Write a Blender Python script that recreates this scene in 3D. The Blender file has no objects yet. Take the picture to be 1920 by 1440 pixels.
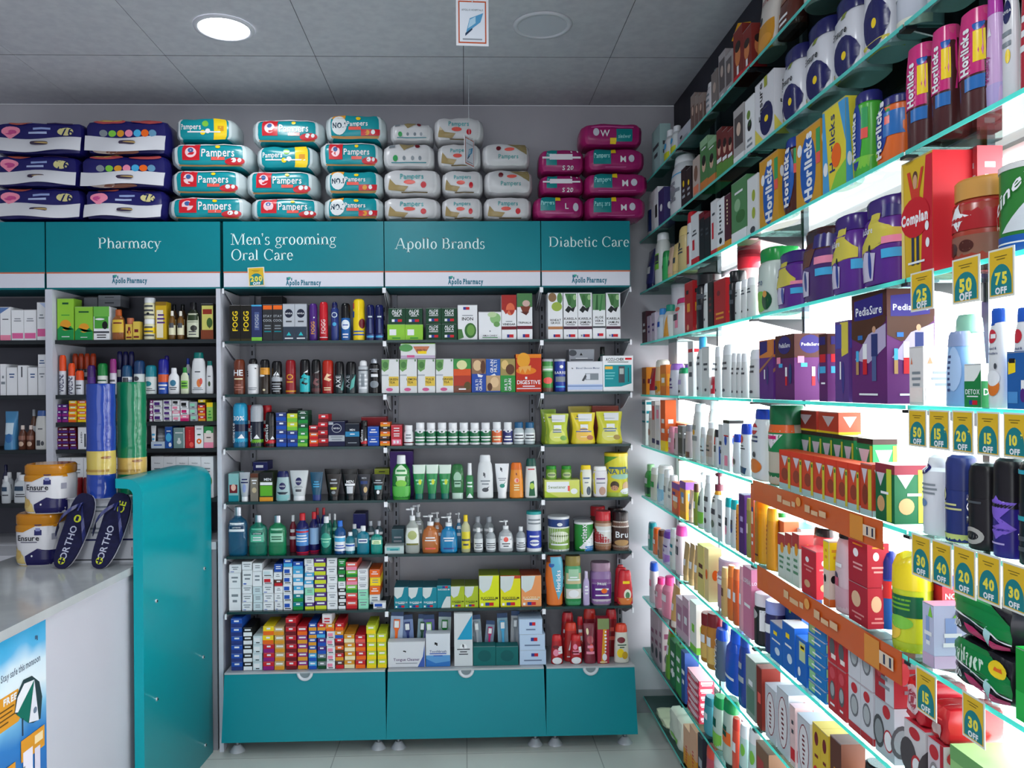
import bpy, math, random
from mathutils import Vector, Matrix

SC = bpy.context.scene
COL = SC.collection
PI = math.pi
# ------------------------------------------------------------------ camera
F, TH, RO, EYE = 1480.0, math.atan(45 / 1480.0), 0.008, 1.67
CX, CY = 915.0, 726.0
FW = Vector((math.sin(TH), math.cos(TH), 0))
RT0 = Vector((math.cos(TH), -math.sin(TH), 0))
UP0 = Vector((0, 0, 1))
RT = RT0 * math.cos(RO) - UP0 * math.sin(RO)
UP = UP0 * math.cos(RO) + RT0 * math.sin(RO)
EY = Vector((0, 0, EYE))
cd = bpy.data.cameras.new('camera')
cd.sensor_width = 36.0
cd.lens = F / 1920 * 36
cd.shift_x = 45 / 1920
cd.shift_y = 6 / 1920
cam = bpy.data.objects.new('camera', cd)
COL.objects.link(cam)
m = Matrix((RT, UP, -FW)).transposed().to_4x4()
m.translation = EY
cam.matrix_world = m
SC.camera = cam
# ------------------------------------------------------------------ world, lights, exposure
SC.view_settings.view_transform = 'Standard'
SC.view_settings.look = 'None'
SC.view_settings.gamma = 1
SC.view_settings.use_curve_mapping = False
SC.view_settings.exposure = 0.3
SC.cycles.use_denoising = True
SC.cycles.max_bounces = 6
SC.cycles.diffuse_bounces = 3
SC.cycles.glossy_bounces = 3
SC.cycles.transmission_bounces = 4
SC.cycles.transparent_max_bounces = 12
SC.cycles.caustics_reflective = False
SC.cycles.caustics_refractive = False
wd = bpy.data.worlds.new('daylight')
SC.world = wd
wd.use_nodes = True
bg = wd.node_tree.nodes['Background']
bg.inputs[0].default_value = (0.84, 0.9, 1.0, 1)
bg.inputs[1].default_value = 0.4


def area(name, loc, rot, sx, sy, power, col=(1, 1, 1)):
    l = bpy.data.lights.new(name, 'AREA')
    l.shape = 'RECTANGLE'
    l.size, l.size_y, l.energy, l.color = sx, sy, power, col
    o = bpy.data.objects.new(name, l)
    o.location, o.rotation_euler = loc, rot
    COL.objects.link(o)
    return o


# daylight from the glazed shop front behind the photographer
area('shopfront_daylight', (-0.5, -3.4, 1.5), (math.radians(90), 0, 0), 3.6, 2.3, 46, (0.93, 0.96, 1.0))
# recessed lamps of the rest of the shop (the lit one in view has its own light below)
LAMPS = [(-0.45, 1.3), (-0.3, -0.1), (-0.9, -1.6)]
for i, (lx, ly) in enumerate(LAMPS):
    area('ceiling_lamp_light', (lx, ly, 3.08), (0, 0, 0), 0.2, 0.2, 13, (0.93, 0.97, 1.0))

# ------------------------------------------------------------------ materials
CN = {
    'w': ('#e4e6ea', 'white'), 'k': ('#141417', 'black'), 'r': ('#c41f2b', 'red'), 'R': ('#6b1420', 'maroon'),
    'g': ('#1f8a3c', 'green'), 'G': ('#0d4a2c', 'dark green'), 'l': ('#7cc142', 'light green'), 'Y': ('#c9d330', 'lime'),
    'y': ('#f0cf1e', 'yellow'), 'o': ('#e8661c', 'orange'), 'O': ('#d9952a', 'amber'), 'b': ('#1d4fae', 'blue'),
    'B': ('#161c52', 'navy'), 'c': ('#46a8d8', 'sky blue'), 't': ('#0a7f8c', 'teal'), 'T': ('#28b5bd', 'aqua'),
    'm': ('#8fd8b8', 'mint'), 'p': ('#4a2478', 'purple'), 'P': ('#b3a2d4', 'lilac'), 'i': ('#e98aa6', 'pink'),
    'I': ('#c0206a', 'magenta'), 'n': ('#5a3020', 'brown'), 'e': ('#c9ab78', 'beige'), 's': ('#a9aeb6', 'silver'),
    'S': ('#45484f', 'grey'), 'E': ('#eadfb4', 'cream'), 'v': ('#e25a50', 'coral'), 'L': ('#c8d8de', 'pale blue'),
    'q': ('#8a1f7a', 'violet'), 'x': ('#7e868e', 'mid grey'), 'd': ('#2a3a7a', 'dark blue'),
}
MATS = {}


def lin(h):
    h = h.lstrip('#')
    return tuple((lambda c: c / 12.92 if c <= 0.04045 else ((c + 0.055) / 1.055) ** 2.4)(int(h[i:i + 2], 16) / 255) for i in (0, 2, 4))


def M(c, fin='p'):
    if not isinstance(c, str):
        return c
    key = (c, fin)
    if key in MATS:
        return MATS[key]
    hx = c if c.startswith('#') else CN[c][0]
    mt = bpy.data.materials.new('paint_' + hx.strip('#') + '_' + fin)
    mt.use_nodes = True
    b = mt.node_tree.nodes['Principled BSDF']
    b.inputs['Base Color'].default_value = (*lin(hx), 1)
    rough = {'p': 0.5, 'g': 0.25, 'm': 0.3, 'c': 0.12, 'f': 0.8, 'h': 0.12}[fin]
    b.inputs['Roughness'].default_value = rough
    if fin == 'm':
        b.inputs['Metallic'].default_value = 0.85
    if fin == 'c':
        b.inputs['Alpha'].default_value = 0.62
        b.inputs['Coat Weight'].default_value = 0.3
    if fin in 'pg':
        b.inputs['Specular IOR Level'].default_value = 0.25 if fin == 'p' else .4
    MATS[key] = mt
    return mt


def noise_mat(name, c1, c2, scale, rough, bump=0.0):
    mt = bpy.data.materials.new(name)
    mt.use_nodes = True
    nt = mt.node_tree
    b = nt.nodes['Principled BSDF']
    tc = nt.nodes.new('ShaderNodeTexCoord')
    no = nt.nodes.new('ShaderNodeTexNoise')
    no.inputs['Scale'].default_value = scale
    no.inputs['Detail'].default_value = 4
    rp = nt.nodes.new('ShaderNodeValToRGB')
    rp.color_ramp.elements[0].color = (*lin(c1), 1)
    rp.color_ramp.elements[1].color = (*lin(c2), 1)
    rp.color_ramp.elements[0].position = 0.35
    rp.color_ramp.elements[1].position = 0.65
    nt.links.new(tc.outputs['Object'], no.inputs['Vector'])
    nt.links.new(no.outputs['Fac'], rp.inputs['Fac'])
    nt.links.new(rp.outputs['Color'], b.inputs['Base Color'])
    b.inputs['Roughness'].default_value = rough
    b.inputs['Specular IOR Level'].default_value = 0.3
    if bump:
        bp = nt.nodes.new('ShaderNodeBump')
        bp.inputs['Strength'].default_value = bump
        nt.links.new(no.outputs['Fac'], bp.inputs['Height'])
        nt.links.new(bp.outputs['Normal'], b.inputs['Normal'])
    return mt


def emit_mat(name, col, strength):
    mt = bpy.data.materials.new(name)
    mt.use_nodes = True
    b = mt.node_tree.nodes['Principled BSDF']
    b.inputs['Base Color'].default_value = (0.8, 0.8, 0.8, 1)
    b.inputs['Emission Color'].default_value = (*col, 1)
    b.inputs['Emission Strength'].default_value = strength
    return mt


def glass_mat(name, tint, fac):
    mt = bpy.data.materials.new(name)
    mt.use_nodes = True
    nt = mt.node_tree
    nt.nodes.remove(nt.nodes['Principled BSDF'])
    out = nt.nodes['Material Output']
    tr = nt.nodes.new('ShaderNodeBsdfTransparent')
    tr.inputs[0].default_value = (*tint, 1)
    gl = nt.nodes.new('ShaderNodeBsdfGlossy')
    gl.inputs['Roughness'].default_value = 0.03
    fr = nt.nodes.new('ShaderNodeFresnel')
    fr.inputs['IOR'].default_value = 1.45
    ml = nt.nodes.new('ShaderNodeMath')
    ml.operation = 'MULTIPLY'
    ml.inputs[1].default_value = fac
    mx = nt.nodes.new('ShaderNodeMixShader')
    nt.links.new(fr.outputs[0], ml.inputs[0])
    nt.links.new(ml.outputs[0], mx.inputs[0])
    nt.links.new(tr.outputs[0], mx.inputs[1])
    nt.links.new(gl.outputs[0], mx.inputs[2])
    nt.links.new(mx.outputs[0], out.inputs[0])
    return mt


def edge_mat(name, col):
    mt = bpy.data.materials.new(name)
    mt.use_nodes = True
    nt = mt.node_tree
    b = nt.nodes['Principled BSDF']
    out = nt.nodes['Material Output']
    b.inputs['Base Color'].default_value = (*lin(col), 1)
    b.inputs['Roughness'].default_value = 0.15
    tl = nt.nodes.new('ShaderNodeBsdfTranslucent')
    tl.inputs[0].default_value = (*lin(col), 1)
    mx = nt.nodes.new('ShaderNodeMixShader')
    mx.inputs[0].default_value = 0.5
    nt.links.new(b.outputs[0], mx.inputs[1])
    nt.links.new(tl.outputs[0], mx.inputs[2])
    nt.links.new(mx.outputs[0], out.inputs[0])
    return mt


# ------------------------------------------------------------------ pixel of the photograph -> point on a plane of the room
def ray(px, py):
    return FW * F + RT * (px - CX) - UP * (py - CY)


def onY(px, py, y):
    d = ray(px, py)
    return EY + d * (y / d.y)


def onX(px, py, x):
    d = ray(px, py)
    return EY + d * (x / d.x)


def onZ(px, py, z):
    d = ray(px, py)
    return EY + d * ((z - EYE) / d.z)


# ------------------------------------------------------------------ mesh building
class MB:
    def __init__(s):
        s.v, s.f, s.mi, s.sm, s.mats = [], [], [], [], []

    def mid(s, mat):
        if mat not in s.mats:
            s.mats.append(mat)
        return s.mats.index(mat)

    def face(s, idx, mat, smooth=False):
        s.f.append(tuple(idx))
        s.mi.append(s.mid(mat))
        s.sm.append(smooth)

    def poly(s, pts, mat, smooth=False):
        b = len(s.v)
        s.v.extend(tuple(p) for p in pts)
        s.face(range(b, b + len(pts)), mat, smooth)

    def box(s, x0, y0, z0, x1, y1, z1, mat, front=None, top=None, side=None, T=None):
        b = len(s.v)
        pts = [(x0, y0, z0), (x1, y0, z0), (x1, y1, z0), (x0, y1, z0), (x0, y0, z1), (x1, y0, z1), (x1, y1, z1), (x0, y1, z1)]
        if T:
            pts = [tuple(T @ Vector(p)) for p in pts]
        s.v.extend(pts)
        for q, mm in (((3, 2, 1, 0), mat), ((4, 5, 6, 7), top or mat), ((0, 1, 5, 4), front or mat), ((1, 2, 6, 5), side or mat), ((2, 3, 7, 6), mat), ((3, 0, 4, 7), side or mat)):
            s.face([b + i for i in q], mm)

    def prism(s, pts, h0, h1, mat, axis='z', T=None):
        """polygon pts (2D) extruded from h0 to h1 along an axis"""
        def P(a, c, h):
            p = {'z': (a, c, h), 'y': (a, h, c), 'x': (h, a, c)}[axis]
            return tuple(T @ Vector(p)) if T else p
        b, n = len(s.v), len(pts)
        s.v.extend(P(a, c, h0) for a, c in pts)
        s.v.extend(P(a, c, h1) for a, c in pts)
        s.face([b + i for i in range(n)][::-1], mat)
        s.face([b + n + i for i in range(n)], mat)
        for i in range(n):
            j = (i + 1) % n
            s.face((b + i, b + j, b + n + j, b + n + i), mat)

    def rings(s, rings, mats, smooth=True, cap0=True, cap1=True, capmat=None):
        """rings: lists of points; a ring may repeat to make a crease"""
        n = len(rings[0])
        base = []
        for rg in rings:
            base.append(len(s.v))
            s.v.extend(tuple(p) for p in rg)
        for k in range(len(rings) - 1):
            if rings[k] is rings[k + 1]:
                continue
            for i in range(n):
                j = (i + 1) % n
                s.face((base[k] + i, base[k] + j, base[k + 1] + j, base[k + 1] + i), mats[k], smooth)
        if cap0:
            s.poly(rings[0][::-1], mats[0])
        if cap1:
            s.poly(rings[-1], capmat or mats[-1])

    def tube(s, pts, r, mat, n=8):
        rg = []
        for i, p in enumerate(pts):
            p = Vector(p)
            d = (Vector(pts[min(i + 1, len(pts) - 1)]) - Vector(pts[max(i - 1, 0)])).normalized()
            a = d.orthogonal().normalized()
            if i and rg:
                a = (rg_a - d * rg_a.dot(d)).normalized()
            rg_a = a
            b = d.cross(a)
            rg.append([p + (a * math.cos(2 * PI * k / n) + b * math.sin(2 * PI * k / n)) * r for k in range(n)])
        s.rings(rg, [mat] * len(rg))

    def cyl(s, c, r, z0, z1, mat, n=16, axis='z', r1=None):
        r1 = r if r1 is None else r1
        def ring(h, rr):
            out = []
            for k in range(n):
                a, b2 = math.cos(2 * PI * k / n) * rr, math.sin(2 * PI * k / n) * rr
                out.append({'z': (c[0] + a, c[1] + b2, h), 'y': (c[0] + a, h, c[1] - b2), 'x': (h, c[0] + a, c[1] + b2)}[axis])
            return out
        s.rings([ring(z0, r), ring(z1, r1)], [mat, mat])

    def mesh(s, name):
        me = bpy.data.meshes.new(name)
        me.from_pydata(s.v, [], s.f)
        for mt in s.mats:
            me.materials.append(mt)
        me.polygons.foreach_set('material_index', s.mi)
        me.polygons.foreach_set('use_smooth', s.sm)
        me.update()
        return me

    def obj(s, name, parent=None, mesh=None):
        o = bpy.data.objects.new(name, mesh or s.mesh(name))
        COL.objects.link(o)
        if parent:
            o.parent = parent
        return o


def thing(name, label, cat, loc=(0, 0, 0), rz=0.0, group=None):
    o = bpy.data.objects.new(name, None)
    o.empty_display_size = 0.05
    COL.objects.link(o)
    o.location = loc
    o.rotation_euler = (0, 0, rz)
    tag(o, label, cat, group)
    return o


def tag(o, label, cat, group=None):
    o['label'] = label
    o['category'] = cat
    if group:
        o['group'] = group
    return o


def struct(o):
    o['kind'] = 'structure'
    return o


# ------------------------------------------------------------------ lettering
GL = {}


def glyph(ch, bold=0.015):
    if (ch, bold) in GL:
        return GL[(ch, bold)]
    cu = bpy.data.curves.new('glyph', 'FONT')
    cu.body = ch
    cu.size = 1.0
    cu.resolution_u = 2
    cu.offset = bold
    o = bpy.data.objects.new('glyph', cu)
    COL.objects.link(o)
    dg = bpy.context.evaluated_depsgraph_get()
    ev = o.evaluated_get(dg)
    me = ev.to_mesh()
    vs = [(v.co.x, v.co.y) for v in me.vertices]
    fs = [tuple(p.vertices) for p in me.polygons]
    ev.to_mesh_clear()
    bpy.data.objects.remove(o)
    bpy.data.curves.remove(cu)
    if vs:
        x0, x1 = min(v[0] for v in vs), max(v[0] for v in vs)
        vs = [(x - x0, y) for x, y in vs]
        adv = x1 - x0 + 0.08
    else:
        adv = 0.26
    GL[(ch, bold)] = (vs, fs, adv)
    return GL[(ch, bold)]


def text_layout(t, bold=0.015):
    """-> verts (cap height 1), faces, width"""
    vs, fs, x = [], [], 0.0
    for ch in t:
        gv, gf, adv = glyph(ch, bold)
        b = len(vs)
        vs.extend((x + a, c) for a, c in gv)
        fs.extend(tuple(b + i for i in q) for q in gf)
        x += adv
    cap = 0.73
    return [(a / cap, c / cap) for a, c in vs], fs, max(x - 0.08, 0.01) / cap


# serif capitals of the header signs: stems, hairlines and bowls
def serif_text(t):
    polys = []

    def arc(cx, cy, rx, ry, a0, a1, w, h, n=18):
        o = []
        for i in range(n + 1):
            a = math.radians(a0 + (a1 - a0) * i / n)
            o.append((math.cos(a), math.sin(a)))
        for (c0, s0), (c1, s1) in zip(o, o[1:]):
            polys.append([(X + cx + rx * c0, cy + ry * s0), (X + cx + rx * c1, cy + ry * s1), (X + cx + (rx - w) * c1, cy + (ry - h) * s1), (X + cx + (rx - w) * c0, cy + (ry - h) * s0)])

    def rect(x0, y0, x1, y1):
        polys.append([(X + x0, y0), (X + x1, y0), (X + x1, y1), (X + x0, y1)])

    def diag(x0, y0, x1, y1, w):
        polys.append([(X + x0, y0), (X + x0 + w, y0), (X + x1 + w, y1), (X + x1, y1)])

    W, T, SF = 0.088, 0.038, 0.045

    def stem(x, y0, y1, b=1, tp=1):
        rect(x, y0, x + W, y1)
        if b:
            rect(x - SF, y0, x + W + SF, y0 + T)
        if tp == 1:
            rect(x - SF, y1 - T, x + W + SF, y1)
        if tp == 2:
            polys.append([(X + x - SF - 0.01, y1 - 0.05), (X + x + W, y1 - 0.06), (X + x + W, y1 + 0.01)])

    def dot(cx, cy, r):
        polys.append([(X + cx + r * math.cos(a * PI / 6), cy + r * math.sin(a * PI / 6)) for a in range(12)])
    X = 0.0
    for ch in t:
        if ch == ' ':
            X += 0.26
            continue
        if ch == 'P':
            stem(.07, 0, .66); rect(.1, .63, .28, .66); rect(.1, .30, .28, .33); arc(.28, .48, .2, .18, -90, 90, W, T); adv = .55
        elif ch == 'B':
            stem(.07, 0, .66); rect(.1, .63, .28, .66); rect(.1, .335, .3, .365); rect(.1, 0, .3, .03)
            arc(.28, .498, .17, .162, -90, 90, W, T); arc(.3, .18, .2, .185, -90, 90, W, T); adv = .58
        elif ch == 'D':
            stem(.07, 0, .66); rect(.1, .63, .3, .66); rect(.1, 0, .3, .03); arc(.3, .33, .33, .33, -90, 90, W, T); adv = .71
        elif ch == 'O':
            arc(.34, .33, .31, .345, 0, 360, .085, .03, 30); adv = .7
        elif ch == 'C':
            arc(.35, .33, .31, .345, 42, 318, .085, .03, 26); rect(.56, .44, .585, .64); adv = .64
        elif ch == 'A':
            diag(.03, .0, .3, .66, .03); diag(.53, 0, .31, .66, .09); rect(.16, .22, .5, .25); rect(-.02, 0, .14, T); rect(.48, 0, .7, T); adv = .7
        elif ch == 'M':
            rect(.09, 0, .118, .66); stem(.69, 0, .66); diag(.38, 0, .09, .66, .09); diag(.385, .0, .68, .66, .03)
            rect(.0, 0, .2, T); rect(.0, .66 - T, .16, .66); adv = .88
        elif ch == 'a':
            rect(.27, .06, .27 + W, .32); arc(.195, .31, .15, .145, 0, 165, W, T); arc(.175, .125, .14, .135, 60, 360, W, T, 16)
            rect(.17, .235, .3, .262); arc(.39, .07, .05, .07, 180, 300, .02, T, 6); adv = .43
        elif ch == 'b':
            stem(.05, .0, .68, 0, 2); arc(.24, .225, .19, .235, -125, 125, W, T); adv = .48
        elif ch == 'd':
            arc(.22, .225, .19, .235, 55, 305, W, T); stem(.32, 0, .68, 0, 2); rect(.36, 0, .46, T); adv = .48
        elif ch == 'p':
            stem(.06, -.2, .44, 1, 2); arc(.25, .225, .19, .235, -125, 125, W, T); adv = .49
        elif ch == 'c':
            arc(.22, .225, .19, .235, 48, 318, W, T); dot(.33, .37, .035); adv = .4
        elif ch == 'e':
            arc(.22, .225, .19, .235, 0, 318, W, T); rect(.06, .235, .4, .262); adv = .42
        elif ch == 'g':
            arc(.2, .3, .15, .155, 0, 360, .06, T, 18); arc(.21, -.09, .19, .115, 0, 360, .04, .035, 20); diag(.09, .02, .12, .17, .04); rect(.1, .0, .32, .045); rect(.3, .4, .43, .43); adv = .44
        elif ch == 'h':
            stem(.05, 0, .68, 1, 2); arc(.245, .27, .165, .19, 0, 150, W, .035); stem(.335, 0, .28, 1, 0); adv = .49
        elif ch == 'n':
            stem(.05, 0, .44, 1, 2); arc(.245, .27, .165, .19, 0, 150, W, .035); stem(.335, 0, .28, 1, 0); adv = .49
        elif ch == 'm':
            stem(.05, 0, .44, 1, 2)
            for q in (0, .27):
                arc(.235 + q, .27, .155, .19, 0, 150, W, .035); stem(.315 + q, 0, .28, 1, 0)
            adv = .75
        elif ch == 'r':
            stem(.05, 0, .44, 1, 2); arc(.25, .27, .155, .18, 70, 150, .04, .035, 8); dot(.29, .405, .045); adv = .36
        elif ch == 'i':
            stem(.06, 0, .44, 1, 2); dot(.095, .6, .05); adv = .26
        elif ch == 'l':
            stem(.06, 0, .68, 1, 2); adv = .25
        elif ch == 'o':
            arc(.225, .225, .195, .235, 0, 360, W, T, 24); adv = .46
        elif ch == 's':
            arc(.16, .335, .125, .125, 30, 255, .06, T, 14); arc(.165, .11, .14, .125, -150, 75, .06, T, 14); rect(.25, .36, .27, .45); rect(.03, .0, .05, .1); adv = .35
        elif ch == 't':
            rect(.09, .06, .09 + W, .56); rect(.02, .405, .26, .44); arc(.19, .08, .1, .085, 180, 300, .06, T, 8); adv = .29
        elif ch == 'y':
            diag(.2, .0, .04, .44, .085); diag(.12, -.17, .36, .44, .03); rect(-.01, .44 - T, .16, .44); rect(.3, .44 - T, .45, .44); dot(.1, -.165, .045); adv = .44
        elif ch == "'":
            dot(.08, .62, .05); polys.append([(X + .13, .62), (X + .09, .48), (X + .05, .5), (X + .08, .6)]); adv = .2
        else:
            adv = .3
        X += adv
    return polys, X
# ------------------------------------------------------------------ printed surfaces
class Flat:
    nu = nv = 1

    def __init__(s, o, ux, uz, w, h, n):
        s.o, s.ux, s.uz, s.w, s.h, s.n = Vector(o), Vector(ux), Vector(uz), w, h, Vector(n)

    def at(s, u, v, e):
        return s.o + s.ux * (u * s.w) + s.uz * (v * s.h) + s.n * e


class Round:
    """front of a lofted body; prof: (z, a, b, n) sorted by z"""

    def __init__(s, prof, h):
        s.p, s.h = prof, h
        s.a = max(q[1] for q in prof)
        b = max(q[2] for q in prof)
        s.lin = b < s.a * 0.72 or max(q[3] for q in prof) > 2.6
        s.w = 2 * s.a if s.lin else s.a * PI
        s.nu, s.nv = 14, 4

    def at(s, u, v, e):
        z = v * s.h
        p = s.p
        if z <= p[0][0]:
            q = p[0]
        elif z >= p[-1][0]:
            q = p[-1]
        else:
            for q0, q1 in zip(p, p[1:]):
                if q0[0] <= z <= q1[0]:
                    t = (z - q0[0]) / max(q1[0] - q0[0], 1e-9)
                    q = tuple(x + (y - x) * t for x, y in zip(q0, q1))
                    break
        e = e + .012 * min(s.a, .06)
        a, b, n = q[1] + e, q[2] + e, q[3]
        if s.lin:
            x = (2 * u - 1)
            x = max(-1, min(1, x))
            y = -(max(0.0, 1 - abs(x) ** n)) ** (1 / n)
            return Vector((x * a, y * b, z))
        f = (u - 0.5) * PI
        sg = lambda c: (abs(c) ** (2 / n)) * (1 if c >= 0 else -1)
        return Vector((a * sg(math.sin(f)), -b * sg(math.cos(f)), z))


class Puff:
    """front of a puffed pack: superellipsoid with half sizes a, b, c"""
    nu, nv = 8, 6

    def __init__(s, fn, w, h):
        s.fn, s.w, s.h = fn, w, h

    def at(s, u, v, e):
        return s.fn(2 * u - 1, -1.0, 2 * v - 1, e + .0016)


def deco(mb, sf, spec, fin='p', rnd=None):
    """print a design on a surface; one code per blank-separated word"""
    lay = [0.0004]

    def quad(u0, v0, u1, v1, c, nu=None, nv=None):
        e = lay[0]
        nu = nu or max(1, int(round(sf.nu * min(1, abs(u1 - u0)) + 0.4)))
        nv = nv or max(1, int(round(sf.nv * min(1, abs(v1 - v0)) + 0.4)))
        b = len(mb.v)
        for j in range(nv + 1):
            for i in range(nu + 1):
                mb.v.append(tuple(sf.at(u0 + (u1 - u0) * i / nu, v0 + (v1 - v0) * j / nv, e)))
        mt = M(c, fin)
        for j in range(nv):
            for i in range(nu):
                q = b + j * (nu + 1) + i
                mb.face((q, q + 1, q + nu + 2, q + nu + 1), mt, True)

    def poly(pts, c):
        if sf.nu > 1:   # curved surface: cut into small strips
            mt = M(c, fin)
            v0, v1 = min(p[1] for p in pts), max(p[1] for p in pts)
            cuts = sorted({round(p[1], 4) for p in pts} | {v0 + (v1 - v0) * i / 6 for i in range(7)})
            cuts = [q for i, q in enumerate(cuts) if i == 0 or q - cuts[i - 1] > 1e-4]
            for lo, hi in zip(cuts, cuts[1:]):
                def xs(v):
                    o = []
                    for (ua, va), (ub, vb) in zip(pts, pts[1:] + pts[:1]):
                        if min(va, vb) <= (lo + hi) / 2 < max(va, vb):
                            o.append(((ua + ub) / 2 + 0 * v, ua + (ub - ua) * (v - va) / (vb - va)))
                    return o
                A, B2 = xs(lo), xs(hi)
                od = sorted(range(len(A)), key=lambda i: A[i][1] + B2[i][1])
                for i0, i1 in zip(od[0::2], od[1::2]):
                    wd = max(A[i1][1] - A[i0][1], B2[i1][1] - B2[i0][1])
                    n = max(1, int(math.ceil(wd * sf.nu)))
                    b = len(mb.v)
                    for q in range(n + 1):
                        mb.v.append(tuple(sf.at(A[i0][1] + (A[i1][1] - A[i0][1]) * q / n, lo, lay[0])))
                        mb.v.append(tuple(sf.at(B2[i0][1] + (B2[i1][1] - B2[i0][1]) * q / n, hi, lay[0])))
                    for q in range(n):
                        k2 = b + 2 * q
                        mb.face((k2, k2 + 2, k2 + 3, k2 + 1), mt, True)
            return
        b = len(mb.v)
        for u, v in pts:
            mb.v.append(tuple(sf.at(u, v, lay[0])))
        mb.face(range(b, b + len(pts)), M(c, fin))

    def words(t, c, cu, cv, size, vert=False, maxl=0.92, slant=0.0, bold=.015):
        vs, fs, w = text_layout(t.replace('_', ' '), bold)
        sx = sz = size * sf.w if not vert else size * sf.w
        lay0 = lay[0]
        if sf.nu > 1 and hasattr(sf, 'a'):
            lay[0] += min(.0022, sz * sz / (7 * sf.a))
        room = (sf.w if not vert else sf.h) * maxl
        k = min(1.0, room / (w * sx))
        b = len(mb.v)
        for x, y in vs:
            a, c2 = (x - w / 2) * sx * k, (y - 0.5) * sz
            if vert:
                u, v = cu - c2 / sf.w, cv + a / sf.h
            else:
                u, v = cu + a / sf.w, cv + (c2 + a * slant) / sf.h
            mb.v.append(tuple(sf.at(u, v, lay[0])))
        mt = M(c, fin)
        for q in fs:
            mb.face([b + i for i in q], mt)
        lay[0] = lay0

    for word in spec.split():
        p = word.split(':')
        k = p[0]
        c = p[1] if len(p) > 1 else 'w'
        fl = lambda i, d: float(p[i]) if len(p) > i and p[i] != '' else d
        if k == 't':
            quad(0, 1 - fl(2, .25), 1, 1, c)
        elif k == 'b':
            quad(0, 0, 1, fl(2, .25), c)
        elif k == 'm':
            quad(0, fl(2, .4), 1, fl(3, .6), c)
        elif k == 'r':
            quad(fl(2, .2), fl(3, .2), fl(4, .8), fl(5, .8), c)
        elif k == 'l':
            quad(.14, fl(2, .25), .86, fl(3, .72), c)
        elif k == 'e':
            cu, cv, ru, rv = fl(2, .5), fl(3, .5), fl(4, .3), fl(5, .2)
            if sf.nu > 1:
                poly([(cu + ru * math.cos(2 * PI * i / 16 + .1), cv + rv * math.sin(2 * PI * i / 16 + .1)) for i in range(16)], c)
                lay[0] += 0.00012
                continue
            b = len(mb.v)
            mt = M(c, fin)
            n = 16
            mb.v.append(tuple(sf.at(cu, cv, lay[0])))
            for i in range(n):
                mb.v.append(tuple(sf.at(cu + ru * math.cos(2 * PI * i / n), cv + rv * math.sin(2 * PI * i / n), lay[0])))
            for i in range(n):
                mb.face((b, b + 1 + i, b + 1 + (i + 1) % n), mt, True)
        elif k == 'k':
            n, v0, v1 = int(fl(2, 3)), fl(3, .3), fl(4, .68)
            rr = random.Random(word + str(round(sf.w, 3)))
            for i in range(n):
                v = v1 - (v1 - v0) * (i + .5) / n
                hh = (v1 - v0) / n * .22
                ww = .16 + .2 * rr.random()
                quad(.5 - ww, v - hh, .5 + ww, v + hh, c, nv=1)
        elif k == 'v':   # illegible sideways script
            cu, w0, w1, hw = fl(2, .5), fl(3, .3), fl(4, .8), fl(5, .12)
            rr = random.Random(word)
            n = 7
            for i in range(n):
                a = w0 + (w1 - w0) * i / n
                q = hw * (.5 + .5 * rr.random())
                quad(cu - q, a, cu + q * (.4 + .6 * rr.random()), a + (w1 - w0) / n * .5, c, nv=1)
        elif k == 'x':
            words(p[2], c, fl(3, .5), fl(4, .5), fl(5, .5), True, fl(6, .86))
        elif k == 'H':
            words(p[2], c, fl(5, .5), fl(3, .5), fl(4, .2), False, fl(6, .92), fl(7, 0.0), .05)
        elif k == 'X':
            words(p[2], c, fl(3, .5), fl(4, .5), fl(5, .5), True, fl(6, .86), 0.0, .05)
        elif k == 'h':
            words(p[2], c, fl(5, .5), fl(3, .5), fl(4, .2), False, fl(6, .92), fl(7, 0.0))
        elif k == 'p':
            q = [float(z) for z in p[2].split(',')]
            poly(list(zip(q[0::2], q[1::2])), c)
        elif k == 'logo':
            cu, cv, s_ = fl(2, .5), fl(3, .8), fl(4, .1)
            quad(cu - s_, cv, cu - s_ * .1, cv + s_ * .9, c)
            quad(cu - s_ * .1, cv - s_ * .4, cu + s_ * .5, cv + s_ * .7, p[5] if len(p) > 5 else c)
        lay[0] += 0.00012


# ------------------------------------------------------------------ kinds of goods
NSEG = 20


def ring(z, a, b, n, seg=None):
    seg = seg or NSEG
    out = []
    for k in range(seg):
        f = 2 * PI * (k + .5) / seg
        s_, c_ = math.sin(f), math.cos(f)
        out.append((a * (abs(s_) ** (2 / n)) * (1 if s_ >= 0 else -1), -b * (abs(c_) ** (2 / n)) * (1 if c_ >= 0 else -1), z))
    return out


def loft(mb, prof, mats, seg=None, smooth=True):
    """prof: (z, a, b, n); mats one per band or a single material; creases where the outline turns sharply"""
    if not isinstance(mats, list):
        mats = [mats] * (len(prof) - 1)
    rgs, mm = [], []
    for i, q in enumerate(prof):
        rg = ring(*q, seg)
        sharp = False
        if 0 < i < len(prof) - 1:
            p, r = prof[i - 1], prof[i + 1]
            a0 = math.atan2(q[1] - p[1], q[0] - p[0])
            a1 = math.atan2(r[1] - q[1], r[0] - q[0])
            sharp = abs(a1 - a0) > 0.6
        rgs.append(rg)
        if i < len(prof) - 1:
            if sharp:
                rgs.append(list(rg))
                mm.append(None)
            mm.append(mats[i])
    b, n = [], len(rgs[0])
    for rg in rgs:
        b.append(len(mb.v))
        mb.v.extend(rg)
    for k in range(len(rgs) - 1):
        if mm[k] is None:
            continue
        for i in range(n):
            j = (i + 1) % n
            mb.face((b[k] + j, b[k] + i, b[k + 1] + i, b[k + 1] + j), mm[k], smooth)
    mb.poly(rgs[0], mats[0])
    mb.poly(rgs[-1][::-1], mats[-1])


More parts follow.
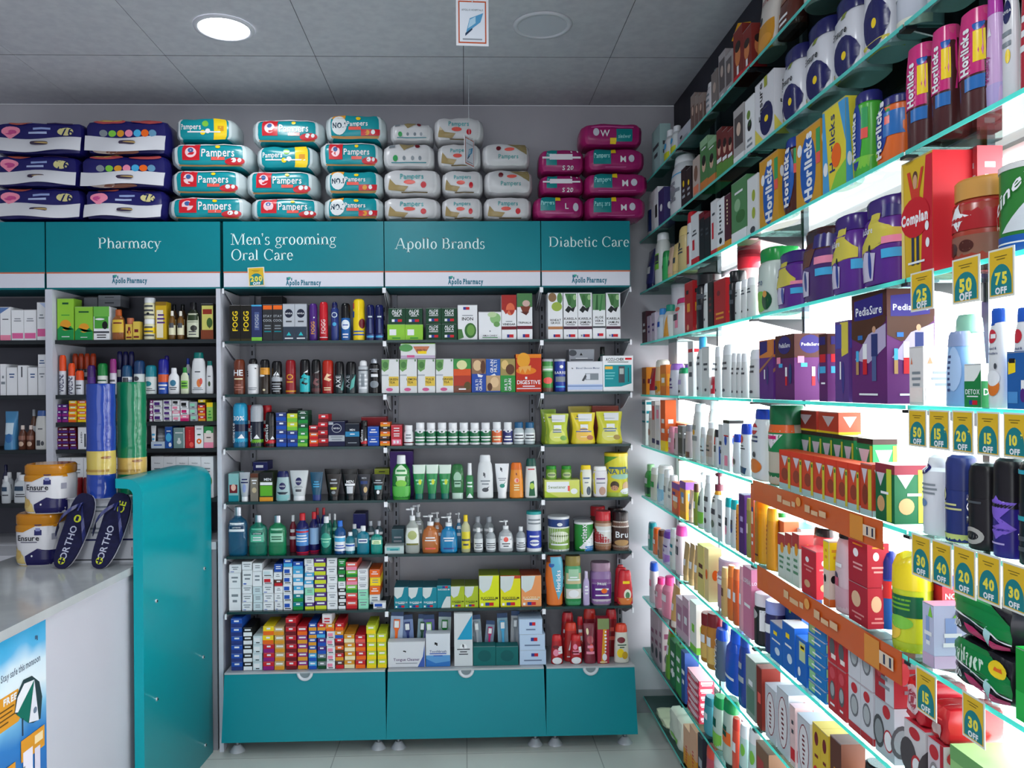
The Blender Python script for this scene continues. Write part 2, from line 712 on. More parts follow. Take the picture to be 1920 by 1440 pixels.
# profiles: body rows and lid rows as (height fraction, width fraction, depth fraction, squareness)
PROF = {
    'cn': ('spray_can', 'can', 'cap', [(0, .93, 1, 2), (.012, 1, 1, 2), (.74, 1, 1, 2), (.785, .86, 1, 2)], [(.785, .9, 1, 2), (.795, .95, 1, 2), (.965, .95, 1, 2), (1, .84, 1, 2)]),
    'cd': ('spray_can', 'can', 'cap', [(0, .93, 1, 2), (.012, 1, 1, 2), (.80, 1, 1, 2), (.845, .72, 1, 2)], [(.845, .7, 1, 2), (.9, .74, 1, 2), (.965, .66, 1, 2), (1, .4, 1, 2)]),
    'cb': ('spray_can', 'can', 'cap', [(0, .93, 1, 2), (.012, 1, 1, 2), (.58, 1, 1, 2), (.60, .97, 1, 2)], [(.6, .99, 1, 2), (.9, .97, 1, 2), (.97, .85, 1, 2), (1, .6, 1, 2)]),
    'bt': ('bottle', 'bottle', 'cap', [(0, .9, 1, 2), (.025, 1, 1, 2), (.62, 1, 1, 2), (.72, .86, 1, 2), (.79, .48, 1, 2), (.83, .42, 1, 2)], [(.83, .46, 1, 2), (.985, .44, 1, 2), (1, .38, 1, 2)]),
    'fb': ('bottle', 'bottle', 'cap', [(0, .9, .9, 2.3), (.025, .98, 1, 2.3), (.5, 1, 1, 2.3), (.68, .9, .9, 2.2), (.77, .6, .7, 2), (.8, .46, .6, 2)], [(.8, .5, .66, 2), (.985, .46, .62, 2), (1, .4, .5, 2)]),
    'bw': ('bottle', 'bottle', 'cap', [(0, .92, .9, 3.2), (.03, 1, 1, 3.2), (.62, 1, 1, 3.2), (.72, .85, .85, 2.6), (.79, .4, .5, 2), (.82, .36, .46, 2)], [(.82, .4, .5, 2), (.98, .4, .5, 2), (1, .36, .46, 2)]),
    'lo': ('bottle', 'bottle', 'cap', [(0, .92, .9, 2.5), (.02, 1, 1, 2.5), (.55, .97, 1, 2.5), (.78, .84, .85, 2.3), (.86, .66, .7, 2)], [(.86, .7, .76, 2), (.98, .64, .7, 2), (1, .56, .62, 2)]),
    'tt': ('bottle', 'bottle', 'cap', [(.17, .86, .9, 2.2), (.2, .93, 1, 2.2), (.6, 1, 1, 2.2), (.9, .88, .86, 2.2), (.975, .7, .6, 2.2), (1, .45, .35, 2.2)], [(0, .84, .92, 2.2), (.165, .84, .92, 2.2), (.17, .8, .88, 2.2)]),
    'tl': ('bottle', 'bottle', 'cap', [(0, .9, .95, 2.4), (.02, 1, 1, 2.4), (.45, .95, 1, 2.4), (.78, .8, .9, 2.4), (.8, .78, .88, 2.4)], [(.8, .82, .92, 2.4), (.95, .74, .84, 2.4), (1, .6, .7, 2.4)]),
    'tb': ('tube', 'tube', 'cap', [(.16, .62, .98, 2), (.2, .66, 1, 2), (.6, .86, .72, 2.2), (.93, 1, .14, 2.4), (1, 1, .06, 2.6)], [(0, .62, .98, 2), (.155, .6, .95, 2), (.16, .55, .9, 2)]),
    'jr': ('jar', 'jar', 'lid', [(0, .9, 1, 2), (.03, 1, 1, 2), (.68, 1, 1, 2), (.76, .88, 1, 2)], [(.76, .94, 1, 2), (.97, .94, 1, 2), (1, .87, 1, 2)]),
    'js': ('jar', 'jar', 'lid', [(0, .84, .84, 3.4), (.03, .95, .95, 3.4), (.4, 1, 1, 3.4), (.74, .95, .95, 3.2), (.8, .84, .84, 3)], [(.8, .88, .88, 3), (.96, .9, .9, 3), (1, .84, .84, 3)]),
    'tn': ('tin', 'tin', 'lid', [(0, .98, 1, 2), (.01, 1, 1, 2), (.925, 1, 1, 2)], [(.925, 1.03, 1, 2), (.985, 1.03, 1, 2), (1, .97, 1, 2)]),
    'pl': ('pill_bottle', 'bottle', 'cap', [(0, .9, 1, 2), (.03, 1, 1, 2), (.62, 1, 1, 2), (.7, .78, 1, 2), (.74, .72, 1, 2)], [(.74, .8, 1, 2), (.98, .8, 1, 2), (1, .74, 1, 2)]),
    'pm': ('pump_bottle', 'bottle', 'pump', [(0, .88, .9, 2.6), (.03, .97, 1, 2.6), (.4, 1, 1, 2.6), (.6, .8, .85, 2.3), (.68, .42, .55, 2), (.72, .36, .5, 2)], None),
    'sp': ('spray_bottle', 'bottle', 'spray_head', [(0, .9, 1, 2), (.02, 1, 1, 2), (.6, 1, 1, 2), (.66, .7, 1, 2)], [(.66, .6, 1, 2), (.78, .55, 1, 2), (1, .5, 1, 2)]),
    'bh': ('trigger_can', 'can', 'cap', [(0, .95, 1, 2), (.01, 1, 1, 2), (.62, 1, 1, 2), (.64, 1, 1, 2)], [(.64, 1.03, 1, 2), (.86, 1.0, 1, 2), (.97, .8, 1, 2), (1, .6, 1, 2)]),
    'ho': ('jar', 'jar', 'lid', [(0, .8, .9, 2.4), (.02, .88, 1, 2.4), (.3, .9, 1, 2.4), (.55, 1, 1, 2.4), (.84, .92, .95, 2.4), (.87, .8, .85, 2.4)], [(.87, .86, .9, 2.3), (.97, .84, .88, 2.3), (1, .74, .8, 2.3)]),
}
DEEP = {'fb': .55, 'bw': .6, 'lo': .55, 'tt': .5, 'tl': .55, 'tb': .5, 'pm': .62, 'js': .85, 'ho': .7}
BOXNAME = {'bx': 'carton', 'tp': 'toothpaste_carton', 'jc': 'juice_carton', 'hc': 'hair_colour_carton', 'mc': 'medicine_carton', 'fc': 'food_carton', 'sc': 'soap_carton', 'tc': 'tea_carton', 'dc': 'deodorant_carton', 'cc': 'skincare_carton', 'nb': 'nutrition_carton', 'bb': 'light_bulb_carton', 'rc': 'repellent_carton', 'pc': 'pain_relief_carton'}
CACHE = {}


def build(kind, w, d, h, c, c2, dec, both=False, fin=None, sidec=None):
    """-> list of (part name, mesh); the first is the thing's own body"""
    key = (kind, round(w, 3), round(d, 3), round(h, 3), c, c2, dec, both, fin, sidec)
    if key in CACHE:
        return CACHE[key]
    parts = []
    b = MB()
    if kind in BOXNAME:
        mt = M(c, fin or 'p')
        x, y = w / 2, d / 2
        b.box(-x, -y, 0, x, y, h, mt, top=M(c2, fin or 'p') if c2 else None, side=M(sidec) if sidec else None)
        deco(b, Flat((-x, -y, 0), (1, 0, 0), (0, 0, 1), w, h, (0, -1, 0)), dec, fin or 'p')
        if both and not sidec:
            deco(b, Flat((x, -y, 0), (0, 1, 0), (0, 0, 1), d, h, (1, 0, 0)), dec, fin or 'p')
        # tuck flap line on the lid
        if w > .03:
            b.box(-x * .96, -y - .0003, h - .0022, x * .96, -y + .001, h - .0012, M('#9a9a9e', 'p'))
        parts.append((BOXNAME[kind], b.mesh(BOXNAME[kind])))
    elif kind == 'pu':   # upright pouch: gusseted foot, pinched top
        mt = M(c, fin or 'g')
        a, q = w / 2, d / 2
        pr = [(0, a * .95, q, 3), (h * .05, a, q, 3), (h * .28, a * .9, q * .95, 2.6), (h * .5, a * .85, q * .8, 2.6), (h * .75, a * .93, q * .45, 2.4), (h * .92, a, q * .07, 2.4), (h, a, q * .05, 2.4)]
        loft(b, pr, mt, 24)
        deco(b, Round(pr, h), dec, 'g')
        parts.append(('pouch', b.mesh('pouch')))
    elif kind == 'pk':   # flat soft pack lying down
        fn = puff_fn(w / 2, d / 2, h / 2, 5.0, 0.003)
        puff(b, fn, M(c, 'g'), None)
        deco(b, Puff(fn, w, h), dec, 'g')
        parts.append(('pack', b.mesh('pack')))
    else:
        nm, cat, cap, body, lid = PROF[kind]
        f = fin or 'g'
        dd = d
        pr = [(z * h, a * w / 2, (bq * dd / 2 if kind in DEEP else a * dd / 2), n) for z, a, bq, n in body]
        mt = M(c, f)
        loft(b, pr, mt)
        deco(b, Round(pr, h), dec, 'g' if f == 'c' else f)
        parts.append((nm, b.mesh(nm)))
        k = MB()
        cm = M(c2 or (c if kind[0] == 'c' else 'w'), 'm' if c2 == 's' and kind in ('bw', 'cd') else 'g')
        if lid:
            loft(k, [(z * h, a * w / 2, (bq * dd / 2 if kind in DEEP else a * dd / 2), n) for z, a, bq, n in lid], cm)
            if kind == 'bh':   # two-lobed spray head
                k.v = [(x, y, z - (.07 * h * max(0, 1 - abs(x) / (w * .3)) if z > .9 * h else 0)) for x, y, z in k.v]
        else:
            loft(k, [(.72 * h, .19 * w, .19 * w, 2), (.82 * h, .19 * w, .19 * w, 2), (.825 * h, .1 * w, .1 * w, 2), (.83 * h, .05 * w, .05 * w, 2), (.94 * h, .05 * w, .05 * w, 2), (.945 * h, .15 * w, .15 * w, 2), (.985 * h, .15 * w, .15 * w, 2), (1.0 * h, .12 * w, .12 * w, 2)], cm, 12)
            k.box(-.42 * w, -.05 * w, .945 * h, -.05 * w, .05 * w, .975 * h, cm)
        parts.append((cap, k.mesh(cap)))
    CACHE[key] = parts
    return parts


def puff_fn(a, b, c, n, wr, seed=0):
    rr = random.Random(seed + 7)
    ph = [rr.random() * 6.28 for _ in range(6)]

    def fn(x, y, z, e):
        s = (abs(x) ** n + abs(y) ** n + abs(z) ** n) ** (-1.0 / n)
        w = wr * (math.sin(5 * x + ph[0]) * math.sin(3 * z + ph[1]) + .6 * math.sin(11 * x + ph[2] + 4 * y) * math.sin(7 * z + ph[3] + 3 * y))
        return Vector((x * s * (a + e + w * .3), y * s * (b + e + w), z * s * (c + e + w) + c))
    return fn


def puff(mb, fn, mat, endmat, nx=14, ny=6, nz=6):
    """six faces of a grid cube puffed by fn"""
    def grid(f, na, nb_, flip):
        b = len(mb.v)
        for j in range(nb_ + 1):
            for i in range(na + 1):
                p = f(2 * i / na - 1, 2 * j / nb_ - 1)
                mb.v.append(tuple(fn(*p, 0.0)))
        for j in range(nb_):
            for i in range(na):
                q = b + j * (na + 1) + i
                ix = [q, q + 1, q + na + 2, q + na + 1]
                mid = f(2 * (i + .5) / na - 1, 2 * (j + .5) / nb_ - 1)
                mm = endmat if endmat and abs(mid[0]) > .86 else mat
                mb.face(ix[::-1] if flip else ix, mm, True)
    grid(lambda p, q: (p, -1, q), nx, nz, False)
    grid(lambda p, q: (p, 1, q), nx, nz, True)
    grid(lambda p, q: (p, q, 1), nx, ny, False)
    grid(lambda p, q: (p, q, -1), nx, ny, True)
    grid(lambda p, q: (1, p, q), ny, nz, False)
    grid(lambda p, q: (-1, p, q), ny, nz, True)


NTH = 'first second third fourth fifth sixth seventh eighth ninth tenth eleventh twelfth thirteenth fourteenth fifteenth sixteenth'.split()
ITEMS = []   # (object, description, place, order along the shelf, height)
USED = set()


def put(parts, pos, rz, desc, cat, place, order, group=None, tilt=0.0):
    """the first copy and every further one: the thing with its parts"""
    root = None
    if len(parts) > 1:
        root = bpy.data.objects.new(parts[0][0], None)
        root.empty_display_size = .03
        COL.objects.link(root)
        root.location = pos
        root.rotation_euler = (0, tilt, rz)
        parts = [('body', parts[0][1])] + parts[1:]
    for nm, me in parts:
        o = bpy.data.objects.new(nm, me)
        COL.objects.link(o)
        if root is None:
            root = o
            o.location = pos
            o.rotation_euler = (0, tilt, rz)
        else:
            o.parent = root
    root['category'] = cat
    ITEMS.append((root, desc, place, order, pos[2], group))
    return root


def kindcat(kind):
    if kind in BOXNAME:
        return 'box'
    return {'pu': 'pouch', 'pk': 'pack'}.get(kind) or PROF[kind][1]


def spec_line(s):
    a = [q.strip() for q in s.split('|')]
    h = a[0].split()
    opt = {}
    vals = []
    for t in h:
        if t[0] == '@':
            opt[t[1]] = t[2:]
        else:
            vals.append(t)
    kind, n = (vals[0].split('*') + ['1'])[:2]
    x0, x1, yt = float(vals[1]), float(vals[2]), float(vals[3])
    c = vals[4]
    c2 = vals[5] if len(vals) > 5 and vals[5] != '-' else None
    return kind, int(n), x0, x1, yt, c, c2, a[1], a[2], opt


def shelf_row(zs, yfront, place, lines, dmax=.2):
    """goods on a shelf along the back wall; pixel edges measured at the shelf front"""
    for s in lines:
        kind, n, xa, xb, yt, c, c2, dec, desc, opt = spec_line(s)
        back = float(opt.get('b', 0))
        yf = yfront + .012 + back
        for i in range(n):
            x0, x1 = xa + (xb - xa) * i / n, xa + (xb - xa) * (i + 1) / n
            xm = (x0 + x1) / 2
            z0 = onY(xm, float(opt['y']), yf).z if 'y' in opt else zs
            X0, X1 = onY(x0, yt, yf).x, onY(x1, yt, yf).x
            w = X1 - X0 - .0015
            h = onY(xm, yt, yf).z - z0
            if kind in BOXNAME:
                d = float(opt.get('d', min(.1, dmax)))
            elif kind in ('pu', 'pk'):
                d = float(opt.get('d', .06))
            else:
                d = w * DEEP.get(kind, 1)
            pr = build(kind, round(w, 3), round(d, 3), round(h, 3), c, c2, dec, False, opt.get('f'))
            put(pr, ((X0 + X1) / 2, yf + d / 2, z0 + .0005), 0, desc, kindcat(kind), place, (X0 + X1) / 2)


STK = {}


def auto_colour_name(c):
    return CN[c][1] if c in CN else 'pale'


def stack(x0, x1, zs, yfront, place, spec, noun, kind='tp', d=.17, group=None, tilt=0):
    """a column of carton ends; spec from the bottom: height in pixels, colour, optional second colour, optional count"""
    yf = yfront + .014
    X0, X1 = onY(x0, 900, yf).x, onY(x1, 900, yf).x
    w = X1 - X0 - .002
    z = zs + .001
    STK[place] = STK.get(place, 0) + 1
    sn, row = STK[place], 0
    rr = random.Random(int(x0 * 7 + zs * 100))
    for t in spec.split():
        body, n = (t.split('*') + ['1'])[:2]
        hp = float(''.join(ch for ch in body if ch.isdigit() or ch == '.'))
        cs = ''.join(ch for ch in body if not (ch.isdigit() or ch == '.')).split('/')
        c = cs[0]
        h = hp * yf / F
        if len(cs) > 1:
            dec = 'b:%s:.45 k:w:1:.5:.95' % cs[1] if c not in 'wLs' else 'r:%s:.1:.3:.72:.75 k:k:1:.05:.3' % cs[1]
        else:
            dec = ('k:%s:2:.3:.8' % ('x' if c in 'wLsEemPy' or c == 'Y' else 'w')) + (' r:b:.1:.06:.4:.14' if c == 'w' and rr.random() < .4 else '')
        for i in range(int(n)):
            pr = build(kind, round(w, 3), d, round(h - .0008, 4), c, None, dec)
            nm = auto_colour_name(c) + (' and ' + auto_colour_name(cs[1]) if len(cs) > 1 and cs[1] != c else '')
            o = put(pr, ((X0 + X1) / 2 + rr.uniform(-.0015, .0015), yf + d / 2 + rr.uniform(0, .006), z), rr.uniform(-.015, .015), nm + ' ' + noun, 'box', place, round((X0 + X1) / 2, 2), group)
            ITEMS.pop()
            row += 1
            o['label'] = '%s %s, %s from bottom, %s stack, %s' % (nm, noun, NTH[row - 1], NTH[sn - 1], place.replace(' of the ', ', '))
            if len(o['label'].split()) < 15:
                o['label'] = o['label'].replace(' stack, ', ' stack from left, ')
            o['group'] = group
            z += h
    return z


GLASS = {1: 2.670, 2: 2.404, 3: 2.1435, 4: 1.885, 5: 1.6265, 6: 1.371, 7: 1.113, 8: .855, 9: .601, 10: .340, 11: .09}
XF, XR = .90, 1.095
BAYY = [4.0, 3.285, 2.445, 1.581, .74]
ORD = ['', 'top', 'second', 'third', 'fourth', 'fifth', 'sixth', 'seventh', 'eighth', 'ninth', 'tenth', 'bottom']
BAYN = ['corner bay', 'second bay', 'third bay', 'nearest bay']


def glass_row(k, lines):
    """goods on glass shelf k of the side wall, facing the aisle"""
    for s in lines:
        kind, n, xa, xb, yt, c, c2, dec, desc, opt = spec_line(s)
        back = float(opt.get('b', 0))
        xf = XF + .012 + back
        for i in range(n):
            x0, x1 = xa + (xb - xa) * i / n, xa + (xb - xa) * (i + 1) / n
            y0, y1 = onX(x0, 726, xf).y, onX(x1, 726, xf).y
            w = y0 - y1 - .0015
            ym = (y0 + y1) / 2
            z0 = GLASS[k] + .0005
            if 'y' in opt:
                z0 = onX((x0 + x1) / 2, float(opt['y']), xf).z
            if 'z' in opt:
                z0 += float(opt['z'])
            if yt >= 5000:      # a height in millimetres past 5000
                h = (yt - 5000) / 1000
            else:
                h = onX((x0 + x1) / 2, yt, xf).z - z0
            if kind in BOXNAME:
                d = float(opt.get('d', .07))
            elif kind in ('pu', 'pk'):
                d = float(opt.get('d', .06))
            else:
                d = w * DEEP.get(kind, 1)
                if d > .15:
                    d = .15
            bay = 0
            while bay < 3 and ym < BAYY[bay + 1]:
                bay += 1
            pr = build(kind, round(w, 3), round(d, 3), round(h, 3), c, c2, dec, True, opt.get('f'), opt.get('S'))
            put(pr, (xf + d / 2, ym, z0), -PI / 2, desc, kindcat(kind), '%s glass shelf, %s' % (ORD[k], BAYN[bay]), -ym)
# ------------------------------------------------------------------ the room
YW, ZC = 4.02, 3.105
XL, YB = -3.2, -3.0
wallm = noise_mat('wall_paint', '#b9b8c0', '#c2c1c8', 3, .6)
ceilm = noise_mat('ceiling_board', '#bdbdc6', '#c7c7ce', 25, .9, .05)


def room(name, x0, y0, z0, x1, y1, z1, mat):
    b = MB()
    b.box(x0, y0, z0, x1, y1, z1, mat)
    return struct(b.obj(name))


# glossy floor tiles with joints
fm = noise_mat('floor_tile', '#cfcfca', '#dadad4', 2.2, .16)
nt = fm.node_tree
br = nt.nodes.new('ShaderNodeTexBrick')
br.offset = 0
br.inputs['Scale'].default_value = 1
br.inputs['Brick Width'].default_value = .6
br.inputs['Row Height'].default_value = .6
br.inputs['Mortar Size'].default_value = .0025
br.inputs['Color1'].default_value = (1, 1, 1, 1)
br.inputs['Color2'].default_value = (.97, .97, .97, 1)
br.inputs['Mortar'].default_value = (.6, .6, .6, 1)
mxn = nt.nodes.new('ShaderNodeMixRGB')
mxn.blend_type = 'MULTIPLY'
mxn.inputs[0].default_value = 1
tcn = nt.nodes.new('ShaderNodeTexCoord')
bs = nt.nodes['Principled BSDF']
lk = bs.inputs['Base Color'].links[0].from_socket
nt.links.new(tcn.outputs['Object'], br.inputs['Vector'])
nt.links.new(lk, mxn.inputs[1])
nt.links.new(br.outputs['Color'], mxn.inputs[2])
nt.links.new(mxn.outputs[0], bs.inputs['Base Color'])
room('floor', XL, YB, -.05, XR + .1, YW, 0, fm)
room('wall_back', XL, YW, 0, XR + .1, YW + .1, ZC, wallm)
room('wall_right', XR, YB, 0, XR + .1, YW, ZC, wallm)
room('wall_left', XL - .1, YB, 0, XL, YW, ZC, wallm)
room('baseboard_back', .80, YW - .014, 0, XR, YW - .001, .115, noise_mat('skirting', '#8f9194', '#9b9da0', 4, .35))
# suspended ceiling: a board with dark joints and a few open seams
b = MB()
TW, TD = .64, .62
xs = [XL] + [round(.009 + TW * i, 3) for i in range(-4, 2)] + [XR + .1]
ys = sorted([YW, 3.43] + [3.43 - TD * i for i in range(1, 10)] + [YB])
b.box(XL, YB, ZC + .0022, XR + .1, YW, ZC + .05, M('#3c3c44', 'f'))
for i in range(len(xs) - 1):
    for j in range(len(ys) - 1):
        if xs[i + 1] - xs[i] > .01 and ys[j + 1] - ys[j] > .01:
            b.box(xs[i] + .0014, ys[j] + .004, ZC, xs[i + 1] - .0014, ys[j + 1] - .004, ZC + .002, ceilm)
struct(b.obj('ceiling'))
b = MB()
b.box(XR - .012, -1.0, 2.2, XR - .001, 4.0, ZC - .002, noise_mat('wall_shade_paint', '#2b2a33', '#33323c', 6, .6))  # dark sheet on the upper side wall: its unlit shade put into the colour
b.obj('wall_shade_1')['kind'] = 'structure'

# recessed lamps
def downlight(x, y, lit, label, power):
    t = thing('ceiling_lamp', label, 'lamp', (x, y, ZC))
    b = MB()
    n = 32
    rg = lambda r, z: [(r * math.cos(2 * PI * k / n), r * math.sin(2 * PI * k / n), z) for k in range(n)]
    b.rings([rg(.118, -.001), rg(.116, -.006), rg(.1, -.008), rg(.098, -.003)], [M('#cfcfd8', 'f')] * 3, True, False, False)
    b.obj('rim', t)
    b = MB()
    b.rings([rg(.0995, -.0035), rg(.0995, -.0015)], [emit_mat('lamp_glow', (.93, .97, 1), 14) if lit else M('#c4c6d0', 'f')])
    b.obj('diffuser', t)
    if power:
        area('lamp_light', (x, y, ZC - .02), (0, 0, 0), .18, .18, power, (.93, .97, 1.0))


P = onZ(420, 52, ZC)
downlight(P.x, P.y, True, 'round recessed ceiling lamp glowing bright white', 5)
P = onZ(1017, 47, ZC)
downlight(P.x, P.y, False, 'round recessed ceiling lamp, switched off, same grey as the ceiling', 0)

# ------------------------------------------------------------------ shelving along the back wall
YS = 3.68
SHZ = [1.893, 1.646, 1.400, 1.149, .897, .641]
panelm = noise_mat('steel_panel', '#9c9ca3', '#a5a5ac', 5, .45)
postm = M('#8b8d96', 'p')
slotm = M('#1b1c22', 'p')
brm = M('#c9cbd2', 'g')
shm = M('#0f2f33', 'h')
tealm = noise_mat('teal_laminate', '#00828f', '#008894', 1.5, .3)
whm = M('#dcdee6', 'g')
signm = noise_mat('teal_sign', '#007884', '#007e8a', 2.5, .3)
inkm = M('#d8f0f0', 'p')
HZ0, HZ1 = 2.134, 2.444


def sign_header(parent, x0, x1, texts, logo):
    """fascia box: teal face, orange line, white strip with the small shop logo"""
    b = MB()
    b.box(x0 + .002, YS, HZ0, x1 - .002, YS + .27, HZ1, M('#0a5a63', 'p'))
    b.obj('header_box', parent)
    h = [o for o in parent.children if o.name.startswith('header_box')][0]
    e = YS - .0015
    b = MB()
    zt = 2.213
    b.box(x0 + .002, e, zt, x1 - .002, e + .0012, HZ1, signm)
    b.box(x0 + .002, e - .0006, zt - .006, x1 - .002, e + .0012, zt, M('#c8694a', 'p'))
    b.box(x0 + .004, e - .0003, HZ0 + .008, x1 - .004, e + .0012, zt - .006, M('#d4d6e2', 'g'))
    b.box(x0 + .002, e - .001, HZ0, x1 - .002, e + .0012, HZ0 + .008, M('#0a6a72', 'p'))
    b.obj('sign_face', h)
    for t, px0, px1, pyb in texts:
        b = MB()
        ps, w = serif_text(t)
        A, B2 = onY(px0, pyb, e), onY(px1, pyb, e)
        k = (B2.x - A.x) / w
        for q in ps:
            b.poly([(A.x + X * k, e - .0008, A.z + Z * k * 1.02) for X, Z in q], inkm)
        b.obj('lettering', h)
    if logo:
        b = MB()
        A, B2 = onY(logo[0], logo[1], e), onY(logo[0] + 66, logo[1], e)
        deco(b, Flat((A.x, e, A.z), (1, 0, 0), (0, 0, 1), B2.x - A.x, .03, (0, -1, 0)),
             'H:#2a6f86:Apollo_Pharmacy:.36:.15:.5:1.0 r:#2a6f86:.02:.72:.11:1.15 r:#3fa08a:.07:.9:.14:1.2 r:#2a6f86:.15:.62:.18:1.05 r:#2a6f86:.0:-.02:1.0:.0')
        b.obj('logo', h)


def posts(parent, xl, ztop=2.13):
    for x in xl:
        b = MB()
        b.box(x - .012, 3.915, .38, x + .012, 3.94, ztop, postm)
        z = .45
        while z < ztop - .05:
            b.box(x - .0035, 3.914, z, x + .0035, 3.9152, z + .022, slotm)
            z += .042
        b.obj('upright', parent)


def bracket_arm(parent, x, z):
    b = MB()
    b.prism([(YS - .012, z - .014), (YS - .012, z - .026), (YS + .02, z - .02), (3.84, z - .075), (3.918, z - .09), (3.918, z - .012)], x - .002, x + .002, brm, 'x')
    b.box(x - .004, YS - .016, z - .03, x + .004, YS - .01, z - .006, M('#e6e8ee', 'g'))
    b.obj('bracket', parent)


def drawer(parent, x0, x1):
    zt, zb = .405, .072
    b = MB()
    y0t, y0b = 3.635, 3.60
    xl, xr = x0 + .002, x1 - .002
    b.v += [(xl - .006, y0b, zb), (xr + .006, y0b, zb), (xr + .006, 3.95, zb), (xl - .006, 3.95, zb), (xl, y0t, zt - .03), (xr, y0t, zt - .03), (xr, 3.95, zt - .03), (xl, 3.95, zt - .03)]
    tp = M('#a7a9b0', 'g')
    for q, mm in (((3, 2, 1, 0), tealm), ((4, 5, 6, 7), tp), ((0, 1, 5, 4), tealm), ((1, 2, 6, 5), tealm), ((2, 3, 7, 6), tealm), ((3, 0, 4, 7), tealm)):
        b.face(q, mm)
    b.box(xl, y0t - .003, zt - .036, xr, y0t + .012, zt - .029, M('#b4b8bc', 'g'))
    o = b.obj('base_drawer', parent)
    c = (x0 + x1) / 2
    b = MB()
    n = 16
    pts = []
    for k in range(n + 1):
        a = PI + PI * k / n
        pts.append((c + .03 * math.cos(a), 3.628, zt - .033 + .03 * math.sin(a)))
    b.tube(pts, .0075, M('#cfd3da', 'g'), 8)
    b.poly([(c + .024 * math.cos(PI + PI * k / 12), 3.6315, zt - .036 + .024 * math.sin(PI + PI * k / 12)) for k in range(13)], M('#7c8a90', 'p'))
    b.obj('handle', o)
    for fx in (x0 + .045, x1 - .04):
        f = MB()
        f.cyl((fx, 3.68), .022, .055, zb - .001, M('#e2e4e8', 'g'))
        f.cyl((fx, 3.68), .008, .03, .055, M('#9c9fa6', 'm'))
        f.cyl((fx, 3.68), .036, .001, .03, M('#b9bbc2', 'g'), 20, 'z', .014)
        f.obj('foot', parent)


def gondola(x0, x1, label, texts, logo, postx):
    t = thing('display_shelving', label, 'shelving', ((x0 + x1) / 2, 3.8, 0), 0, 'display shelving bays along the back wall')
    off = Vector(t.location)
    b = MB()
    b.box(x0, 3.942, .12, x1, 3.955, 2.13, panelm)
    b.obj('back_panel', t)
    posts(t, postx)
    sign_header(t, x0, x1, texts, logo)
    for z in SHZ:
        b = MB()
        b.box(x0 + .004, YS, z - .012, x1 - .004, 3.925, z, shm, front=M('#0a3234', 'g'))
        b.obj('glass_shelf', t)
        bracket_arm(t, x0 + .004, z)
        bracket_arm(t, x1 - .004, z)
    bracket_arm(t, x0 + .004, 2.14)
    bracket_arm(t, x1 - .004, 2.14)
    drawer(t, x0 + .004, x1 - .004)
    for ch in t.children:
        ch.location = -off
    return t


GX = [-1.108, -.366, .364, .785]
gondola(GX[0], GX[1], "teal display shelving headed Men's grooming Oral Care", [("Men's grooming", 433, 631, 459), ('Oral Care', 433, 550, 488)], (536, 534), (-1.04, -.392))
gondola(GX[1], GX[2], 'teal display shelving under the Brands sign, in the middle of the wall', [('Apollo Brands', 741, 910, 467)], (840, 532), (-.34, .338))
gondola(GX[2], GX[3], 'narrow teal display shelving headed Diabetic Care', [('Diabetic Care', 1029, 1180, 463)], (1072, 529), (.39, .768))

# the pharmacy shelving behind the counter
PZ = [(onY(250, y, 3.7).z) for y in (637, 739.5, 791, 841.5, 935)]


def pharmacy_unit(x0, x1, zs, label, texts, logo):
    t = thing('pharmacy_shelving', label, 'shelving', ((x0 + x1) / 2, 3.8, 0), 0, 'white shelving behind the counter')
    off = Vector(t.location)
    dk = M('#5b5c66', 'p')
    b = MB()
    b.box(x0, 3.985, .9, x1, 4.0, 2.13, dk)
    b.obj('back_panel', t)
    for xx, th in ((x0, .032), (x1 - .02, .02)):
        if x0 < -2 and xx > -2:
            continue
        b = MB()
        b.box(xx, 3.67, 0, xx + th, 3.985, 2.134, M('#c4c7d2', 'p'))
        b.obj('side_panel', t)
    for z in zs:
        b = MB()
        b.box(x0 + .034, 3.69, z - .018, x1 - .021 if x0 > -2 else x1 - .001, 3.984, z, M('#23292d', 'p'))
        b.obj('shelf', t)
    sign_header(t, x0, x1, texts, logo)
    b = MB()
    xw = min(x1, -1.27)
    b.box(x0 + .033, 3.44, .93, xw, 3.66, .965, M('#d3d5db', 'g'))
    b.box(x0 + .033, 3.685, .93, x1 - .033, 3.984, .965, M('#d3d5db', 'g'))
    b.obj('worktop', t)
    b = MB()
    b.box(x0 + .033, 3.50, .0, xw - .01, 3.66, .929, M('#22222a', 'p'))
    b.box(x0 + .033, 3.69, .0, x1 - .033, 3.98, .929, M('#8f9199', 'p'))
    b.obj('base_cabinet', t)
    for ch in t.children:
        ch.location = -off


PX0, PX1 = -1.912, -1.118
pharmacy_unit(PX0, PX1, PZ, 'white shelving with dark shelves headed Pharmacy', [('Pharmacy', 184, 302, 466)], (210, 530))
pharmacy_unit(-2.70, PX0 - .003, [PZ[0], PZ[1], PZ[3], onY(40, 944, 3.7).z], 'white shelving cut by the picture edge, beside the Pharmacy unit', [], None)

